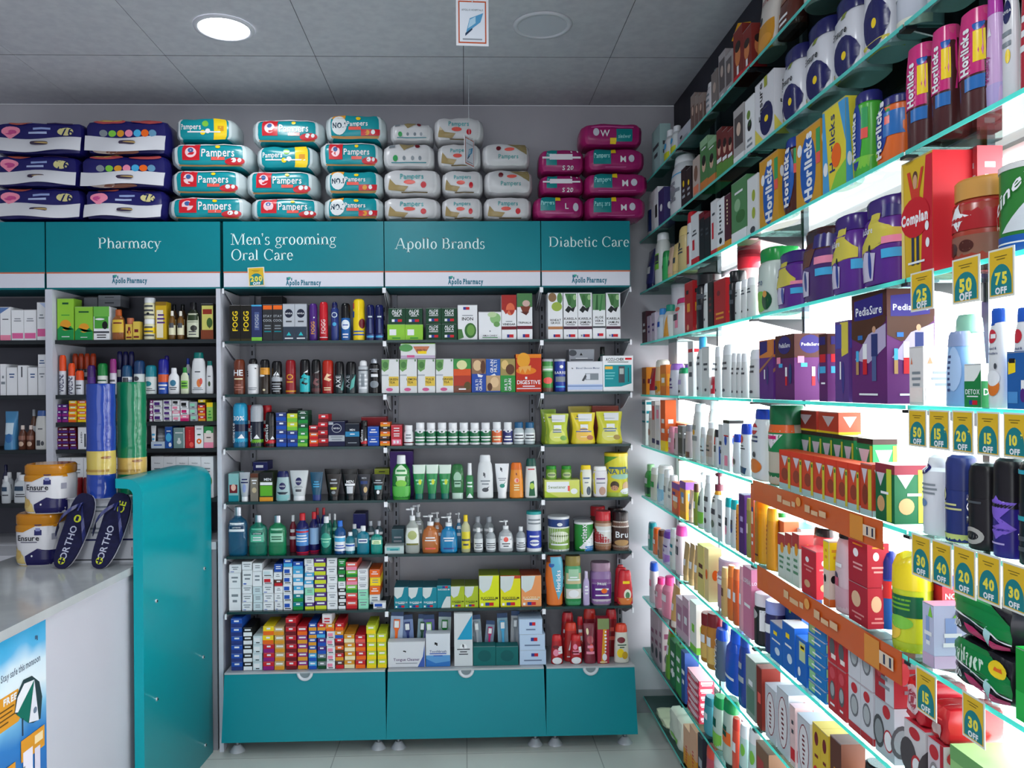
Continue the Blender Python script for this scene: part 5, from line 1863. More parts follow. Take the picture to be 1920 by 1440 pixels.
for i, (a0, a1, yt, yy, ln, c1_, c2_, lb) in enumerate([
    (729, 752, 1146, 3.735, 3, '#a8bcd8', 'o', 'toothbrush pack with orange brush behind the TONGUE CLEANER box'),
    (757, 778, 1153, 3.75, -3, '#7c92c0', 'd', 'toothbrush pack with dark blue brush behind the TONGUE CLEANER box'),
    (779, 796, 1152, 3.74, 4, '#8aa6b4', 'G', 'toothbrush pack with dark green brush behind the TONGUE CLEANER box'),
    (797, 817, 1153, 3.735, -2, '#5a5a9a', 'l', 'toothbrush pack with lime brush in the TOOTHBRUSH box'),
    (820, 843, 1148, 3.75, 2, '#b4c8c8', 'g', 'toothbrush pack with green brush in the TOOTHBRUSH box'),
    (890, 906, 1153, 3.74, -4, '#8a98a4', 's', 'grey toothbrush pack in the dark teal cup beside the tall carton'),
    (906, 922, 1164, 3.75, 5, '#7f93a8', 'I', 'toothbrush pack with pink brush in the dark teal cup'),
    (935, 954, 1150, 3.74, -2, '#7fa2b4', 'c', 'toothbrush pack with sky blue brush in the dark teal cup'),
    (956, 971, 1146, 3.75, 2, '#a8adb2', 'x', 'grey toothbrush pack in the dark teal cup beside the tissue boxes')]):
    brush_pack(a0, a1, yt, yy, ln, c1_, c2_, lb)
# ------------------------------------------------------------------ the diabetic care bay
kj = 'p:#4a7a4a:.1,.98,.9,.98,.9,.7,.6,.66,.3,.78 e:#3a6a3a:.42:.84:.14:.12 e:#9ac08a:.8:.9:.12:.06 p:#1f2426:.1,.62,.35,.72,.6,.66,.85,.7,.7,.58,.5,.62,.35,.56 %s m:%s:.21:.27 r:#2a3a8a:.36:.04:.48:.1 r:r:.48:.04:.82:.1 r:x:.2:.05:.3:.09'
ka = 'h:k:KARELA:.44:.17 h:k:JAMUN:.36:.17 k:k:1:.29:.32'
pl = PL(0, DB_)
shelf_row(SHZ[0], YS, pl, [
    'jc 1027 1055 549 w - | e:#8a6a4a:.3:.9:.28:.1 e:#5a8a4a:.8:.88:.18:.12 e:#9ab04a:.6:.7:.36:.1 h:k:WHEAT:.41:.15 h:k:GRASS:.35:.15 m:#b07850:.21:.27 r:#2a3a8a:.36:.04:.48:.1 r:r:.48:.04:.82:.1 | white juice carton with brown band',
    'jc*2 1056 1110 549 w - | ' + kj % (ka, '#4a2a3a') + ' | white KARELA JAMUN carton',
    'jc 1111 1135 551 w - | t:#5a8a5a:.36 p:#2a5a34:.2,.64,.3,.98,.4,.98,.42,.64 p:#3a7a44:.5,.62,.7,.98,.8,.98,.66,.62 h:k:ALOE:.48:.19 h:k:VERA:.4:.19 k:k:1:.32:.35 m:S:.24:.28 r:#2a3a8a:.36:.06:.48:.12 r:r:.48:.06:.82:.12 | white ALOE VERA carton with green stalks',
    'jc 1136 1163 549 w - | ' + kj % (ka, '#4a2a3a') + ' | white KARELA JAMUN carton, nearest the bay end',
])
pl = PL(1, DB_)
shelf_row(SHZ[1], YS, pl, [
    'tn 1017 1038 673 #3a8a3e s | r:#8ac08a:.1:.62:.9:.78 e:v:.5:.34:.3:.1 b:#6a4a3a:.12 k:w:1:0.63:0.73 | green drink tin',
    'tn 1040 1062 673 #20389a s | h:w:BARRIE:.58:.16 e:w:.55:.76:.1:.05 r:x:.2:.3:.8:.46 k:c:1:.1:.2 | blue drink tin',
    'bx 1067 1114 655 #8e929a - @y678 @b.03 | e:S:.14:.7:.16:.26 p:k:.42,.5,.48,.72,.54,.5 r:S:.05:.08:.95:.18 k:w:1:.22:.32 | grey meter carton lying on the white one',
    'bt 1121 1141 650 #14403a #1a1c1c @b.08 | r:x:.2:.3:.8:.5 | dark green bottle behind the meter cartons',
    'bx 1064 1130 678 #d4d6de - @d.07 | h:#5a6a8a:Blood_Glucose_Meter:.78:.055:.58 r:x:.5:.38:.88:.6 r:#c8ccd6:.53:.4:.64:.58 p:S:.4,.36,.5,.56,.54,.5,.46,.34 r:#b0c0e0:.0:.06:1:.24 r:#7088b8:.0:.16:1:.2 logo:S:.14:.76:.03 | wide white glucose meter carton',
    'bx 1130 1187 667 w - @d.07 | r:#108a92:.05:.12:.95:.74 p:w:.05,.12,.95,.12,.95,.22,.6,.13 h:k:ACCU-CHEK:.9:.1:.4:.62 r:r:.74:.88:.96:.94 r:#e8b040:.07:.62:.32:.7 r:S:.52:.24:.72:.7 r:#a8b4b0:.55:.48:.69:.64 r:#2a4a50:.83:.26:.86:.66 k:G:1:.8:.84 r:#6ac0c4:.08:.5:.4:.53 r:#6ac0c4:.08:.42:.38:.45 r:#6ac0c4:.08:.34:.34:.37 | white and teal glucose meter carton',
])
pl = PL(2, DB_)
po = 'r:w:.3:.72:.86:.96 k:#5a5a6a:1:0.83:0.93 k:x:1:.76:.84 e:%s:.5:.3:.34:.22 r:w:.36:.22:.7:.62 k:#3a5a9a:2:.36:.5 e:%s:.76:.2:.14:.08'
shelf_row(SHZ[2], YS, pl, [
    'pu 1014 1044 768 #8fae3a - @b.1 | k:w:2:.6:.8 | lime snack pouch in the back row',
    'pu 1066 1112 762 #b8a848 - @b.12 | k:w:2:.6:.8 | dull yellow snack pouch in the back row',
    'bx 1110 1160 761 #8a3a30 - @b.13 | k:v:1 | dark red carton in the back row',
    'pu 1021 1068 776 #b4c23c - | p:#8fa834:.0,.0,.16,.0,.1,.98,.0,.98 ' + po % ('#d0d468', '#6a9a3a') + ' | lime green snack pouch in front',
    'pu 1071 1118 774 #dcc62a - | ' + po % ('#e4b850', '#b06a4a') + ' | bright yellow snack pouch in front, middle one',
    'pu 1119 1169 772 #ccc93a - | ' + po % ('#d4d070', '#a08a4a') + ' | yellow snack pouch in front, beside the post',
])
pl = PL(3, DB_)
shelf_row(SHZ[3], YS, pl, [
    'bx 1021 1087 900 #cfd46a - @d.08 | r:w:.05:.3:.7:.9 h:#7a8a5a:Sweetener:.6:.09:.35:.5 r:v:.66:.36:.72:.66 e:w:.84:.35:.1:.16 p:#a8c03a:.0,.0,.4,.0,.0,.4 | wide lime and white sweetener carton',
    'jr 1024 1045 874 #6a9a2e #2a8a2a @y900 @b.01 | e:#a8b87a:.5:.36:.3:.2 k:B:1:.3:.42 | small green jar, first one on the sweetener carton',
    'jr 1053 1073 874 #6a9a2e #2a8a2a @y900 @b.01 | e:#a8b87a:.5:.36:.3:.2 k:B:1:.3:.42 | small green jar, second one on the sweetener carton',
    'ho 1088 1111 873 #dcdcd0 y | p:#d8c828:.0,.0,.2,.0,.14,.9,.0,.9 k:#3a5a8a:1:0.55:0.65 e:#3a4a5a:.7:.2:.2:.14 k:x:1:.42:.5 | waisted white bottle with yellow cap',
    'ho 1112 1141 875 #dad6dc #e6e6e8 | p:#d8c828:.0,.0,.14,.0,.1,.9,.0,.9 k:#6a4a8a:1:0.55:0.65 e:#b08a7a:.6:.2:.24:.14 k:x:1:.42:.5 | waisted white bottle with white cap',
    'tn 1137 1181 850 #d8cf3a y | p:#5a9a3a:.0,.7,.5,.92,.0,.92 k:#2a5a7a:1:0.61:0.71 h:#2a5a7a:NATURA:.58:.14:.6 e:#9ac4b0:.6:.46:.3:.06 e:#e0b890:.75:.24:.13:.1 e:#4a3a2a:.4:.26:.12:.1 e:#c89070:.4:.2:.1:.06 e:w:.75:.12:.2:.07 b:#a8c04a:.1 | tall yellow canister with green leaves',
])
pl = PL(4, DB_)
shelf_row(SHZ[4], YS, pl, [
    'tn 1077 1112 974 #3a4a44 s @b.1 | k:x:2 | dark tin in the back row',
    'tn 1029 1070 970 #1f3a78 #d8dade | b:#d8dcd8:.7 r:#7fa04a:.1:.05:.92:.66 e:#d8dcc8:.5:.42:.32:.16 k:#5a6a3a:1:0.39:0.49 k:w:1:.14:.24 e:w:.5:.78:.08:.05 | blue and white tin with green label',
    'tn 1079 1115 980 #2a8a3a #dfe2e2 | p:#dfe6ea:.5,.0,1,.0,1,.7,.3,.12 x:w:Protinex:.45:.5:.2 r:#2a7ac0:.5:.0:1:.16 p:w:.3,.1,.9,.74,.97,.7,.38,.06 | green and white tin with slanted print',
    'jr 1108 1138 951 #5a2e24 r @b.1 | k:w:2 | coffee jar with red lid in the back row',
    'jr 1141 1172 954 #3a201c #2a1a1a @b.1 | k:w:2 | coffee jar with dark lid in the back row',
    'jr 1117 1149 960 #8a5a40 #c22a34 | r:#d4d4d2:-.2:.18:1.2:.62 p:#a02a30:.0,.62,.0,.2,.9,.2 b:#9a7a64:.16 m:#b89a84:.62:.7 k:w:1:0.45:0.55 | coffee jar with red lid in front',
    'jr 1150 1182 961 #6a4a3c #2a1c1e | m:#c0b4ac:.6:.76 r:#3a241e:-.3:.14:1.3:.6 h:w:Bru:.42:.24 e:#b08a5a:.5:.2:.3:.08 b:#a08a78:.12 | coffee jar with dark lid in front',
])
pl = PL(5, DB_)
shelf_row(SHZ[5], YS, pl, [
    'ho 1023 1058 1043 #d8702a #7a3a24 | p:#5aa8c4:.2,.98,.98,.98,.95,.3,.7,.12,.45,.4 x:w:Horlicks:.66:.5:.24 e:#2a5aa0:.3:.82:.16:.05 | orange and blue malt drink jar',
    'bt 1047 1068 1053 #8a3a2a n @b.09 | k:w:2 | brown jar in the back row',
    'js 1059 1092 1044 #4a9a6a #8a7a3a | m:#c4b48a:.44:.66 r:#9ac0a0:.2:.5:.8:.74 m:#d4d0c8:.14:.34 e:w:.5:.24:.3:.08 b:#2f8a50:.14 k:w:2:.5:.6 | tall green jar with gold lid',
    'fb 1093 1106 1072 #b4a4cc #c8bcd8 | k:w:3:.3:.6 | slim lilac bottle',
    'js 1108 1149 1057 #8a6a9a #9a7a92 | m:#5a1f7a:.14:.5 h:w:FREE:.52:.14 r:w:.2:.36:.8:.4 e:o:.6:.34:.14:.06 r:w:.2:.22:.8:.25 b:#c8bcc8:.14 r:#7a4a8a:.0:.54:1:.62 | purple jar with FREE print',
    'tl 1156 1172 1060 #b02030 r @b.07 | k:y:2 | red bottle in the back row, first',
    'tl 1152 1180 1066 #b82230 r @b.04 | k:y:2 | red bottle behind the front one',
    'tl 1158 1188 1071 #c8262e #c41f2b | r:y:.3:.62:.8:.7 e:#e8e4d4:.62:.3:.24:.16 e:#3a7a4a:.62:.28:.14:.1 b:#d87a3a:.2 | red bottle with green emblem in front',
])
pl = PL(6, DB_)
shelf_row(ZT, 3.655, pl, [
    'tl 1051 1079 1150 #a01c24 r @b.1 | k:w:2 | red capped bottle in the back row',
    'tl 1081 1095 1157 #9a3a40 r @b.07 | r:w:.2:.4:.8:.7 k:v:2 | slim red capped bottle behind the dark pouch',
    'tl 1092 1121 1143 #8a2430 #c8281e @b.08 | k:v:2 | tall red capped bottle behind the dark pouch',
    'tl 1134 1160 1144 #8a1a24 r @b.09 | k:v:2 | red capped bottle behind the floral carton',
    'tl 1057 1085 1169 #a82020 #d0321e @b.03 | p:w:.3,.3,.5,.6,.9,.66,.9,.6,.5,.5,.4,.3 k:w:1:.1:.16 | red bottle with white swirl',
    'tl 1033 1056 1192 #a82028 #c41f24 | e:i:.4:.4:.24:.12 e:w:.5:.12:.4:.12 r:w:.6:.36:.95:.62 e:R:.4:.6:.3:.06 k:i:2:.3:.5 | small red floral bottle, first',
    'tl 1069 1092 1192 #a82028 #c41f24 | e:i:.4:.6:.2:.1 e:w:.5:.12:.4:.12 r:w:.7:.4:.95:.6 e:R:.4:.4:.3:.06 k:i:2:.3:.5 | small red floral bottle, second',
    'pu 1095 1119 1172 #7a2a3a - | e:E:.3:.8:.1:.08 e:v:.6:.4:.2:.1 k:i:2:.2:.5 e:#a83a48:.5:.6:.3:.1 | dark red pouch',
    'hc 1120 1142 1160 #a82a40 - @d.05 | p:O:.3,.0,.6,.0,.8,.8,.5,.8 t:#7a8a5a:.24 v:w:0.7:0.24:0.76:0.117 e:w:.6:.14:.2:.08 k:E:1:.0:.06 | floral red toothpaste carton standing upright',
    'tl 1152 1180 1172 #d6d2c8 #d8432a | e:#7a2a34:.45:.6:.3:.08 e:y:.4:.26:.24:.12 e:#c8a030:.7:.2:.2:.1 k:G:2:.38:.5 | white hand wash bottle with red cap',
])
# ------------------------------------------------------------------ the pharmacy shelving
YP = 3.69
shelf_row(PZ[0], YP, PL(0, RB_), [
    'pc 157 183 558 #7d8088 - @b.13 | k:S:1 | grey carton in the back row, first',
    'pc 184 226 561 #7d8088 - @b.12 @y575 | k:S:1 | grey carton lying in the back, lower',
    'pc 184 226 554 #8a8d96 - @b.12 @y561 | k:S:1 | grey carton lying in the back, upper',
    'mc 107 138 560 #8fc43a - @d.08 | b:#1d8a4a:.26 e:O:.5:.36:.34:.13 p:#1d8a4a:.0,.26,.2,.34,.5,.24,.8,.34,1,.26 k:G:1:0.83:0.93 k:g:1:.58:.62 k:w:1:.06:.1 | large lime carton with an orange',
    'mc 140 174 575 #86bd3c - @d.08 | b:#1d8a4a:.26 e:O:.5:.36:.3:.14 p:#1d8a4a:.0,.26,.2,.36,.5,.24,.8,.36,1,.26 k:G:1:0.79:0.89 k:w:1:.06:.1 | smaller lime carton with an orange',
    'mc 175 205 575 w - @d.08 | t:#6ab04a:.3 r:#4a9a3a:.05:.34:.95:.7 e:k:.72:.44:.18:.12 r:S:.0:.2:1:.26 k:k:2:.04:.18 e:w:.4:.62:.3:.03 | green and white carton with black animal',
    'fb 207 232 580 #a8622a #b0541e @fc | r:#d8b43a:.06:.24:.94:.66 k:R:1:.5:.6 | amber oil bottle with yellow label',
    'jr 235 249 596 #a85a3a #b86a4a | r:O:.1:.2:.9:.6 k:R:1 | small amber jar in the back',
    'mc 235 248 608 #cfae4a - @d.04 @b.0 | k:R:1 r:R:.1:.1:.9:.2 | small gold carton, first of two',
    'mc 249 262 603 #d4b84e - @d.04 @b.0 | k:R:1 r:R:.1:.1:.9:.2 | small gold carton, second of two',
    'jr 266 288 598 #d8d4b0 w | r:y:-.1:.3:1.1:.6 k:S:3:.1:.7 | yellow and white tub, lower of two',
    'jr 266 288 558 #d8d4b0 w @y598 | k:S:3:.1:.7 e:k:.5:.25:.08:.06 | yellow and white tub, upper of two',
    'mc 291 312 566 #c8a41e - @d.06 @b.01 | r:#e4dcc0:.1:.05:.7:.78 k:p:3:.4:.7 t:#8a6a1a:.1 | yellow bottle carton with pale label',
    'bt 314 327 583 #6a4a20 #e0dcd0 | r:#dcd8b8:-.1:.16:1.1:.5 k:S:1 | small brown bottle with pale cap, first',
    'bt 330 343 583 #6a4a20 #e0dcd0 | r:#dcd8b8:-.1:.16:1.1:.5 k:S:1 | small brown bottle with pale cap, second',
    'bt*3 300 348 570 #4a3420 k @b.08 | k:E:1 | brown bottle in the back row',
    'fb 347 373 567 #20261a k | r:#c8ccb4:.1:.06:.94:.7 r:#2a3a20:.14:.46:.9:.66 e:#2a2a24:.6:.3:.24:.08 k:S:2:.1:.24 | dark olive oil bottle with label',
    'mc 376 400 569 #1f1f1a - @d.06 | r:#c8c468:.08:.1:.98:.94 r:#8a2a1a:.15:.7:.9:.84 e:#3a5a2a:.7:.46:.24:.14 r:#4a3a2a:.66:.3:.72:.4 b:#7a3a20:.26 | black and olive tin box with tree picture',
])
shelf_row(PZ[1], YP, PL(1, RB_), [
    'cb*4 133 178 663 #c8c4cc #a83a1c @b.1 | k:S:2 | pain spray with orange cap, back row',
    'cb 108 121 666 #cfd2da #dc4a1c | x:#3a3a5a:VOLINI:.5:.28:.4 | tall white pain spray with orange cap, first in front',
    'cb 125 138 681 #cfd2da #dc4a1c | x:#3a3a5a:VOLINI:.5:.28:.4 | white pain spray with orange cap, second in front',
    'cb 139 154 695 #cfd2da #dc4a1c | k:S:2:.2:.45 | short white pain spray with orange cap',
    'cb 160 176 685 #4a2478 #3a1a60 | k:P:1:.2:.3 | purple pain spray',
    'cb 179 198 681 #d4d8d4 #1a7a3a | r:#6ab08a:.0:.1:1:.3 k:G:1:.4:.5 | white spray with green cap',
    'cb 203 216 673 #c8c4d0 #8a2a74 | k:S:2:.2:.45 | white spray with violet cap',
    'cb*3 217 250 659 #20245c #1a1c50 @b.09 | k:w:1 | dark blue spray in the back row',
    'cb 225 244 685 #d4d8dc #1c4a70 | r:#8a9ab0:.3:.1:1:.5 k:S:1 | white spray with navy cap, first',
    'cb 247 268 676 #d0d8d8 #1c3c66 | e:S:.4:.46:.18:.07 k:t:3:.1:.36 | tall white spray with navy cap',
    'cb 269 290 685 #d0d8d6 #1d7f8e | e:t:.4:.36:.22:.09 k:S:2:.1:.22 | white spray with teal cap',
    'cb 306 316 667 #5a2a5a #241c6a @b.07 | k:o:1 | dark spray in the back row',
    'cb 293 313 673 #2450b0 #22248a | m:#d8582a:.34:.56 k:w:2:.1:.3 | blue and orange spray',
    'fb 313 335 690 w w | e:#3a7a9a:.5:.42:.26:.12 k:S:2:.14:.28 | small white bottle with blue emblem',
    'bt 344 357 672 #c8ccd0 #1d3a9a @b.07 | k:b:1 | blue capped bottle in the back row',
    'fb 337 353 689 #d0d8bc #2a8a3a | r:l:.1:.2:.9:.5 k:G:2:.25:.45 | pale green bottle with green cap',
    'lo 356 384 661 #d8dade #0c6a66 | e:#d8783a:.6:.26:.16:.1 e:#c83a2a:.72:.3:.1:.08 k:S:1:.5:.56 k:x:2:.08:.16 | large white lotion bottle with teal cap and almond picture',
    'lo 385 399 677 #d8dade #0c6a66 | e:#3a4a2a:.5:.3:.16:.08 k:S:1:.5:.56 | small white lotion bottle with teal cap',
])
g = 'medicine cartons stacked in the pharmacy shelving'
pl = PL(2, RB_)
for a0, a1, sp in ((107, 116, '11p/q*3'), (116, 128, '11p/q*3'), (129, 144, '10y/o*4'), (145, 163, '10o/y*4'), (281, 287, '10q/w*4'), (288, 305, '13w/p*3'), (306, 322, '10w/p*4'), (323, 338, '10w/i 10i/w 10w/i 10w/k'), (339, 355, '12i/I 12w/I 14w/k'), (356, 371, '12s/m*3'), (372, 386, '10r/O*3 10y/k')):
    stack(a0, a1, PZ[2], YP, pl, sp, 'ointment carton', 'pc', .1, g)
shelf_row(PZ[2], YP, pl, ['pc 387 399 755 #8fc060 - | t:y:.24 k:g:3:.1:.6 | tall light green carton'])
pl = PL(3, RB_)
for a0, a1, sp in ((107, 117, '10R/p*4'), (116, 129, '10R/p*4'), (130, 143, '10R/p*4')):
    stack(a0, a1, PZ[3], YP, pl, sp, 'soap carton', 'pc', .1, g)
shelf_row(PZ[3], YP, pl, [
    'pc 146 163 801 w - | v:S:0.4:0.29:0.81:0.135 r:S:.7:.1:.9:.7 | white carton with dark sideways print',
    'tb 282 292 797 w w | k:c:2 | slim white tube',
    'pc 283 309 828 #b8c8d8 - @d.04 | k:b:1 | flat pale carton lying at the front',
    'cn 293 308 803 s s @b.05 | k:w:2 | silver canister',
    'pc 309 323 800 #1f4f9c - | e:c:.5:.5:.4:.2 e:w:.7:.16:.2:.1 k:w:1:.74:.84 | blue carton with swirl',
    'pc 325 346 802 #6f8c8c - | e:#c8d0d0:.5:.3:.2:.1 r:#c8d0d0:.4:.3:.6:.5 k:w:1:.7:.8 r:w:.94:.0:1:1 | grey green carton with bottle picture',
    'pc 347 364 800 #b02028 - | e:v:.7:.16:.24:.12 v:v:0.5:0.34:0.86:0.108 | red carton',
    'pc 365 381 798 w - | e:o:.5:.3:.3:.12 k:G:1:.54:.66 k:x:1:.8:.9 e:w:.5:.3:.1:.05 | white carton with orange round picture',
    'pc 382 400 800 #e0d0cc - | t:#2a8a4a:.3 e:#d0e4d0:.5:.74:.3:.08 k:k:1:.44:.54 b:i:.26 | white and green carton',
])
shelf_row(PZ[4], YP, PL(4, RB_), [
    'mc*6 109 252 858 w - @d.07 | h:S:Himalaya:.84:.09:.5:.5 k:x:2:.6:.74 e:#6a9a5a:.75:.4:.14:.1 | plain white medicine carton at the far end',
    'mc*5 283 400 856 w - @d.07 | h:S:Himalaya:.84:.09:.5:.5 k:x:2:.6:.74 e:#6a9a5a:.75:.4:.14:.1 | plain white medicine carton above the teal screen',
])
shelf_row(.966, 3.46, 'white worktop of the pharmacy bay', [
    'jr*3 136 186 896 #a82026 #8a1a20 @b.02 | m:#d8c890:.42:.6 k:E:1:.2:.3 | red jar beside the blue roll',
])
shelf_row(PZ[0], YP, PL(0, QB_), [
    'mc 0 20 576 w - | b:i:.16 k:S:1:.6:.66 p:#5a7ab0:.0,.98,.9,.98,.0,.8 | white carton with pink base and blue corner',
    'mc*2 21 68 581 w - | r:#d8649a:.05:.06:.95:.24 k:x:2:.6:.74 | short white carton with pink panel',
    'mc 69 86 567 w - | r:#d8649a:.05:.1:.98:.3 k:x:2:.55:.7 p:#b8c8e8:.3,.98,.98,.98,.98,.84 | tall white carton with pink panel',
])
shelf_row(PZ[1], YP, PL(1, QB_), [
    'mc 0 11 683 w - | k:x:2 | white carton cut by the picture edge',
    'mc 12 32 689 w - | k:#3a5a8a:2:.6:.8 | white carton with blue print, first',
    'mc 33 51 685 w - | r:S:.36:.6:.5:.95 | white carton with dark stripe',
    'mc 52 70 689 w - | k:#3a5a8a:2:.6:.8 | white carton with blue print, second',
    'mc 71 86 688 w - | k:x:2:.6:.8 | white carton under a smaller one',
    'mc 71 86 665 w - @y688 | k:#3a5a8a:2:.2:.6 | small white carton on top of another',
])
shelf_row(PZ[3], YP, PL(2, QB_), [
    'pu 3 28 772 #4a8ab8 - | r:#c8dce8:.1:.4:.8:.7 e:#2a6aa8:.5:.3:.3:.12 | blue pouch',
    'bt*2 31 62 798 #5a3426 #d8c8c0 | e:#c8a890:.5:.24:.2:.1 k:#8a5a4a:1 | brown glass bottle with pale cap',
    'bt 54 67 768 #6a4a3c s @b.09 | k:w:1 | tall brown bottle in the back',
    'lo 63 87 770 #d4d4d0 #4a6aa8 | r:S:.2:.1:.5:.24 e:S:.66:.16:.12:.06 k:S:1:.5:.56 | white lotion bottle with blue cap',
])
shelf_row(onY(40, 944, 3.7).z, YP, PL(3, QB_), [
    'fb 0 18 893 #ccd2d6 w | r:#2c4660:.1:.44:.7:.6 k:S:1:.25:.35 | small white lotion bottle at the picture edge',
    'fb 22 52 891 #ccd2d6 w | r:#2c4660:.1:.44:.7:.6 k:S:2:.2:.35 | small white lotion bottle with navy label',
    'fb*3 6 60 886 #b8bec4 w @b.1 | k:S:1 | white bottle in the back row',
    'bt 2 14 872 #3a3a5a B @b.16 | k:w:1 | dark blue bottle in the back',
])
# ------------------------------------------------------------------ goods on the glass wall shelves (pixel edges of the side that faces the aisle)
glass_row(1, [
    'cc 1226 1241 236 #9ab8b8 - @d.05 | k:S:2 | pale teal carton',
    'fb 1245 1256 240 #cfd4d6 w | r:Y:.1:.05:.9:.3 e:c:.5:.5:.2:.1 | white and yellow bottle, first',
    'fb 1257 1268 232 #cfd4d6 w | r:Y:.1:.05:.9:.3 e:c:.5:.5:.2:.1 | white and yellow bottle, second',
    'cc 1274 1298 232 #b4b6c0 - @d.08 | e:k:.3:.5:.1:.1 k:x:2:.2:.4 | pale grey carton at the shelf joint',
    'hc*3 1299 1322 172 #8a7a74 - @d.05 | r:#6a5048:.1:.1:.9:.7 e:#c8a898:.5:.56:.2:.12 | brown portrait carton in plastic film',
    'lo 1324 1336 150 #c8c4c8 #dadade | k:x:3:.2:.7 | white wet wipes bottle in plastic film',
    'hc 1338 1350 128 #7a706e - @d.05 | e:#b09a90:.5:.56:.24:.14 k:w:1:.1:.2 | grey brown portrait carton',
    'hc*2 1352 1378 92 #a09a9c - @d.05 | r:#5a5254:.1:.2:.9:.85 e:#b8a49a:.5:.6:.2:.12 k:w:1:.06:.14 | pale grey portrait carton with white edge',
    'hc*2 1380 1414 46 #7a2a24 - @d.05 | e:#c87a4a:.5:.5:.3:.2 e:#2a201c:.5:.66:.3:.1 r:w:.4:.1:.6:.3 b:r:.14 | dark red portrait carton',
    'pu 1418 1452 -40 #d4ccc4 - | b:#c88a20:.42 h:#a02a34:FITNESS:.78:.14 e:k:.3:.5:.12:.06 e:O:.6:.16:.3:.1 | white and amber cereal pouch',
    'pu 1455 1492 -60 #5a2a20 - | r:#8a5a44:.1:.5:.9:.8 k:w:2:.1:.3 | brown cereal pouch',
    'jr*3 1500 1600 5190 #d8d2cc #c8c8cc | k:x:2 r:#b8a89a:.1:.2:.9:.6 | pale jar half cut by the picture top',
])
glass_row(2, [
    'tl 1213 1223 360 #c8c8d0 w | r:d:.3:.1:.9:.6 | white and navy tube bottle',
    'cc 1224 1236 352 w - @d.05 | r:k:.6:.3:.9:.6 | white carton with black print',
    'cc 1237 1248 352 #3a3468 - @d.05 | e:w:.5:.5:.2:.1 | purple blue carton',
    'lo 1252 1276 290 #d4d8dc w | e:x:.5:.4:.2:.1 k:x:3:.2:.6 m:c:.66:.68 | large white lotion bottle',
    'hc*2 1280 1299 312 #2c2426 - @d.05 | e:y:.5:.6:.16:.08 k:s:2:.2:.5 | dark hair colour carton with yellow dot',
    'hc 1302 1314 292 #b8a8a0 - @d.05 | r:#d87a5a:.1:.1:.9:.3 e:#7a5a4a:.5:.6:.3:.2 | pale hair colour carton with portrait',
    'hc*2 1316 1345 256 #4a7a4a - @d.06 | t:#8ab08a:.14 e:#c8a890:.5:.5:.24:.14 e:#1c1816:.5:.58:.24:.1 b:#c8783a:.2 k:w:1:.78:.84 | green hair colour carton with portrait',
    'hc*3 1347 1378 238 #6a2a28 - @d.06 | e:#c8a08c:.5:.6:.26:.14 e:#1f1614:.5:.7:.3:.1 b:#5a8a3a:.3 r:w:.1:.32:.9:.4 | maroon hair colour carton with green base',
    'hc 1379 1399 196 #a8a4a4 - @d.06 | r:#4a4446:.1:.3:.9:.85 e:#c8b0a0:.5:.6:.2:.12 b:w:.14 | grey hair colour carton with portrait',
    'cc 1401 1418 178 w - @d.06 | e:k:.5:.5:.24:.1 e:#6a8a3a:.4:.7:.2:.08 p:#3a5a34:.3,.5,.7,.62,.6,.5 k:x:2:.1:.3 | white carton with black berries',
    'nb 1420 1456 140 #d4d4da - @d.09 | x:k:Ensure:.3:.66:.2 e:#1a1c50:.6:.34:.34:.26 e:y:.6:.34:.1:.05 p:#d8c858:.0,.0,.5,.0,.0,.3 r:#9aa03a:.5:.84:.66:1.0 k:S:1:.5:.54 | white nutrition carton with navy round patch',
    'js 1462 1500 88 #cfd0d8 #1c1c58 | e:#1a1a56:.6:.26:.36:.24 e:y:.62:.26:.08:.05 p:#d8c858:.0,.0,.4,.0,.0,.2 h:k:Ensure:.58:.14:.46:.6 r:#8a963a:.5:.72:.66:.8 | white and navy nutrition jar, first of three',
    'js 1504 1550 40 #cfd0d8 #1c1c58 | e:#1a1a56:.6:.26:.36:.24 e:y:.62:.26:.08:.05 p:#d8c858:.0,.0,.4,.0,.0,.2 h:k:Ensure:.58:.14:.46:.6 r:#8a963a:.5:.72:.66:.8 | white and navy nutrition jar, second of three',
    'js 1556 1606 -10 #cfd0d8 #1c1c58 | e:#1a1a56:.6:.26:.36:.24 e:y:.62:.26:.08:.05 p:#d8c858:.0,.0,.4,.0,.0,.2 h:k:Ensure:.58:.14:.46:.6 r:#8a963a:.5:.72:.66:.8 | white and navy nutrition jar, third of three',
    'js 1612 1664 5215 #cfd0d8 #1c1c58 | e:#1a1a56:.6:.3:.36:.26 e:y:.62:.3:.08:.05 b:#d8c858:.12 | white and navy nutrition jar with cream base',
    'tn 1670 1715 5190 #bcc0cc #d8d8dc | k:w:2 b:#d8d8c8:.1 | pale blue nutrition tin',
    'js*3 1730 1900 5200 #d4d0d4 #c8c8d0 | k:x:2 | pale jar above the picture top',
])
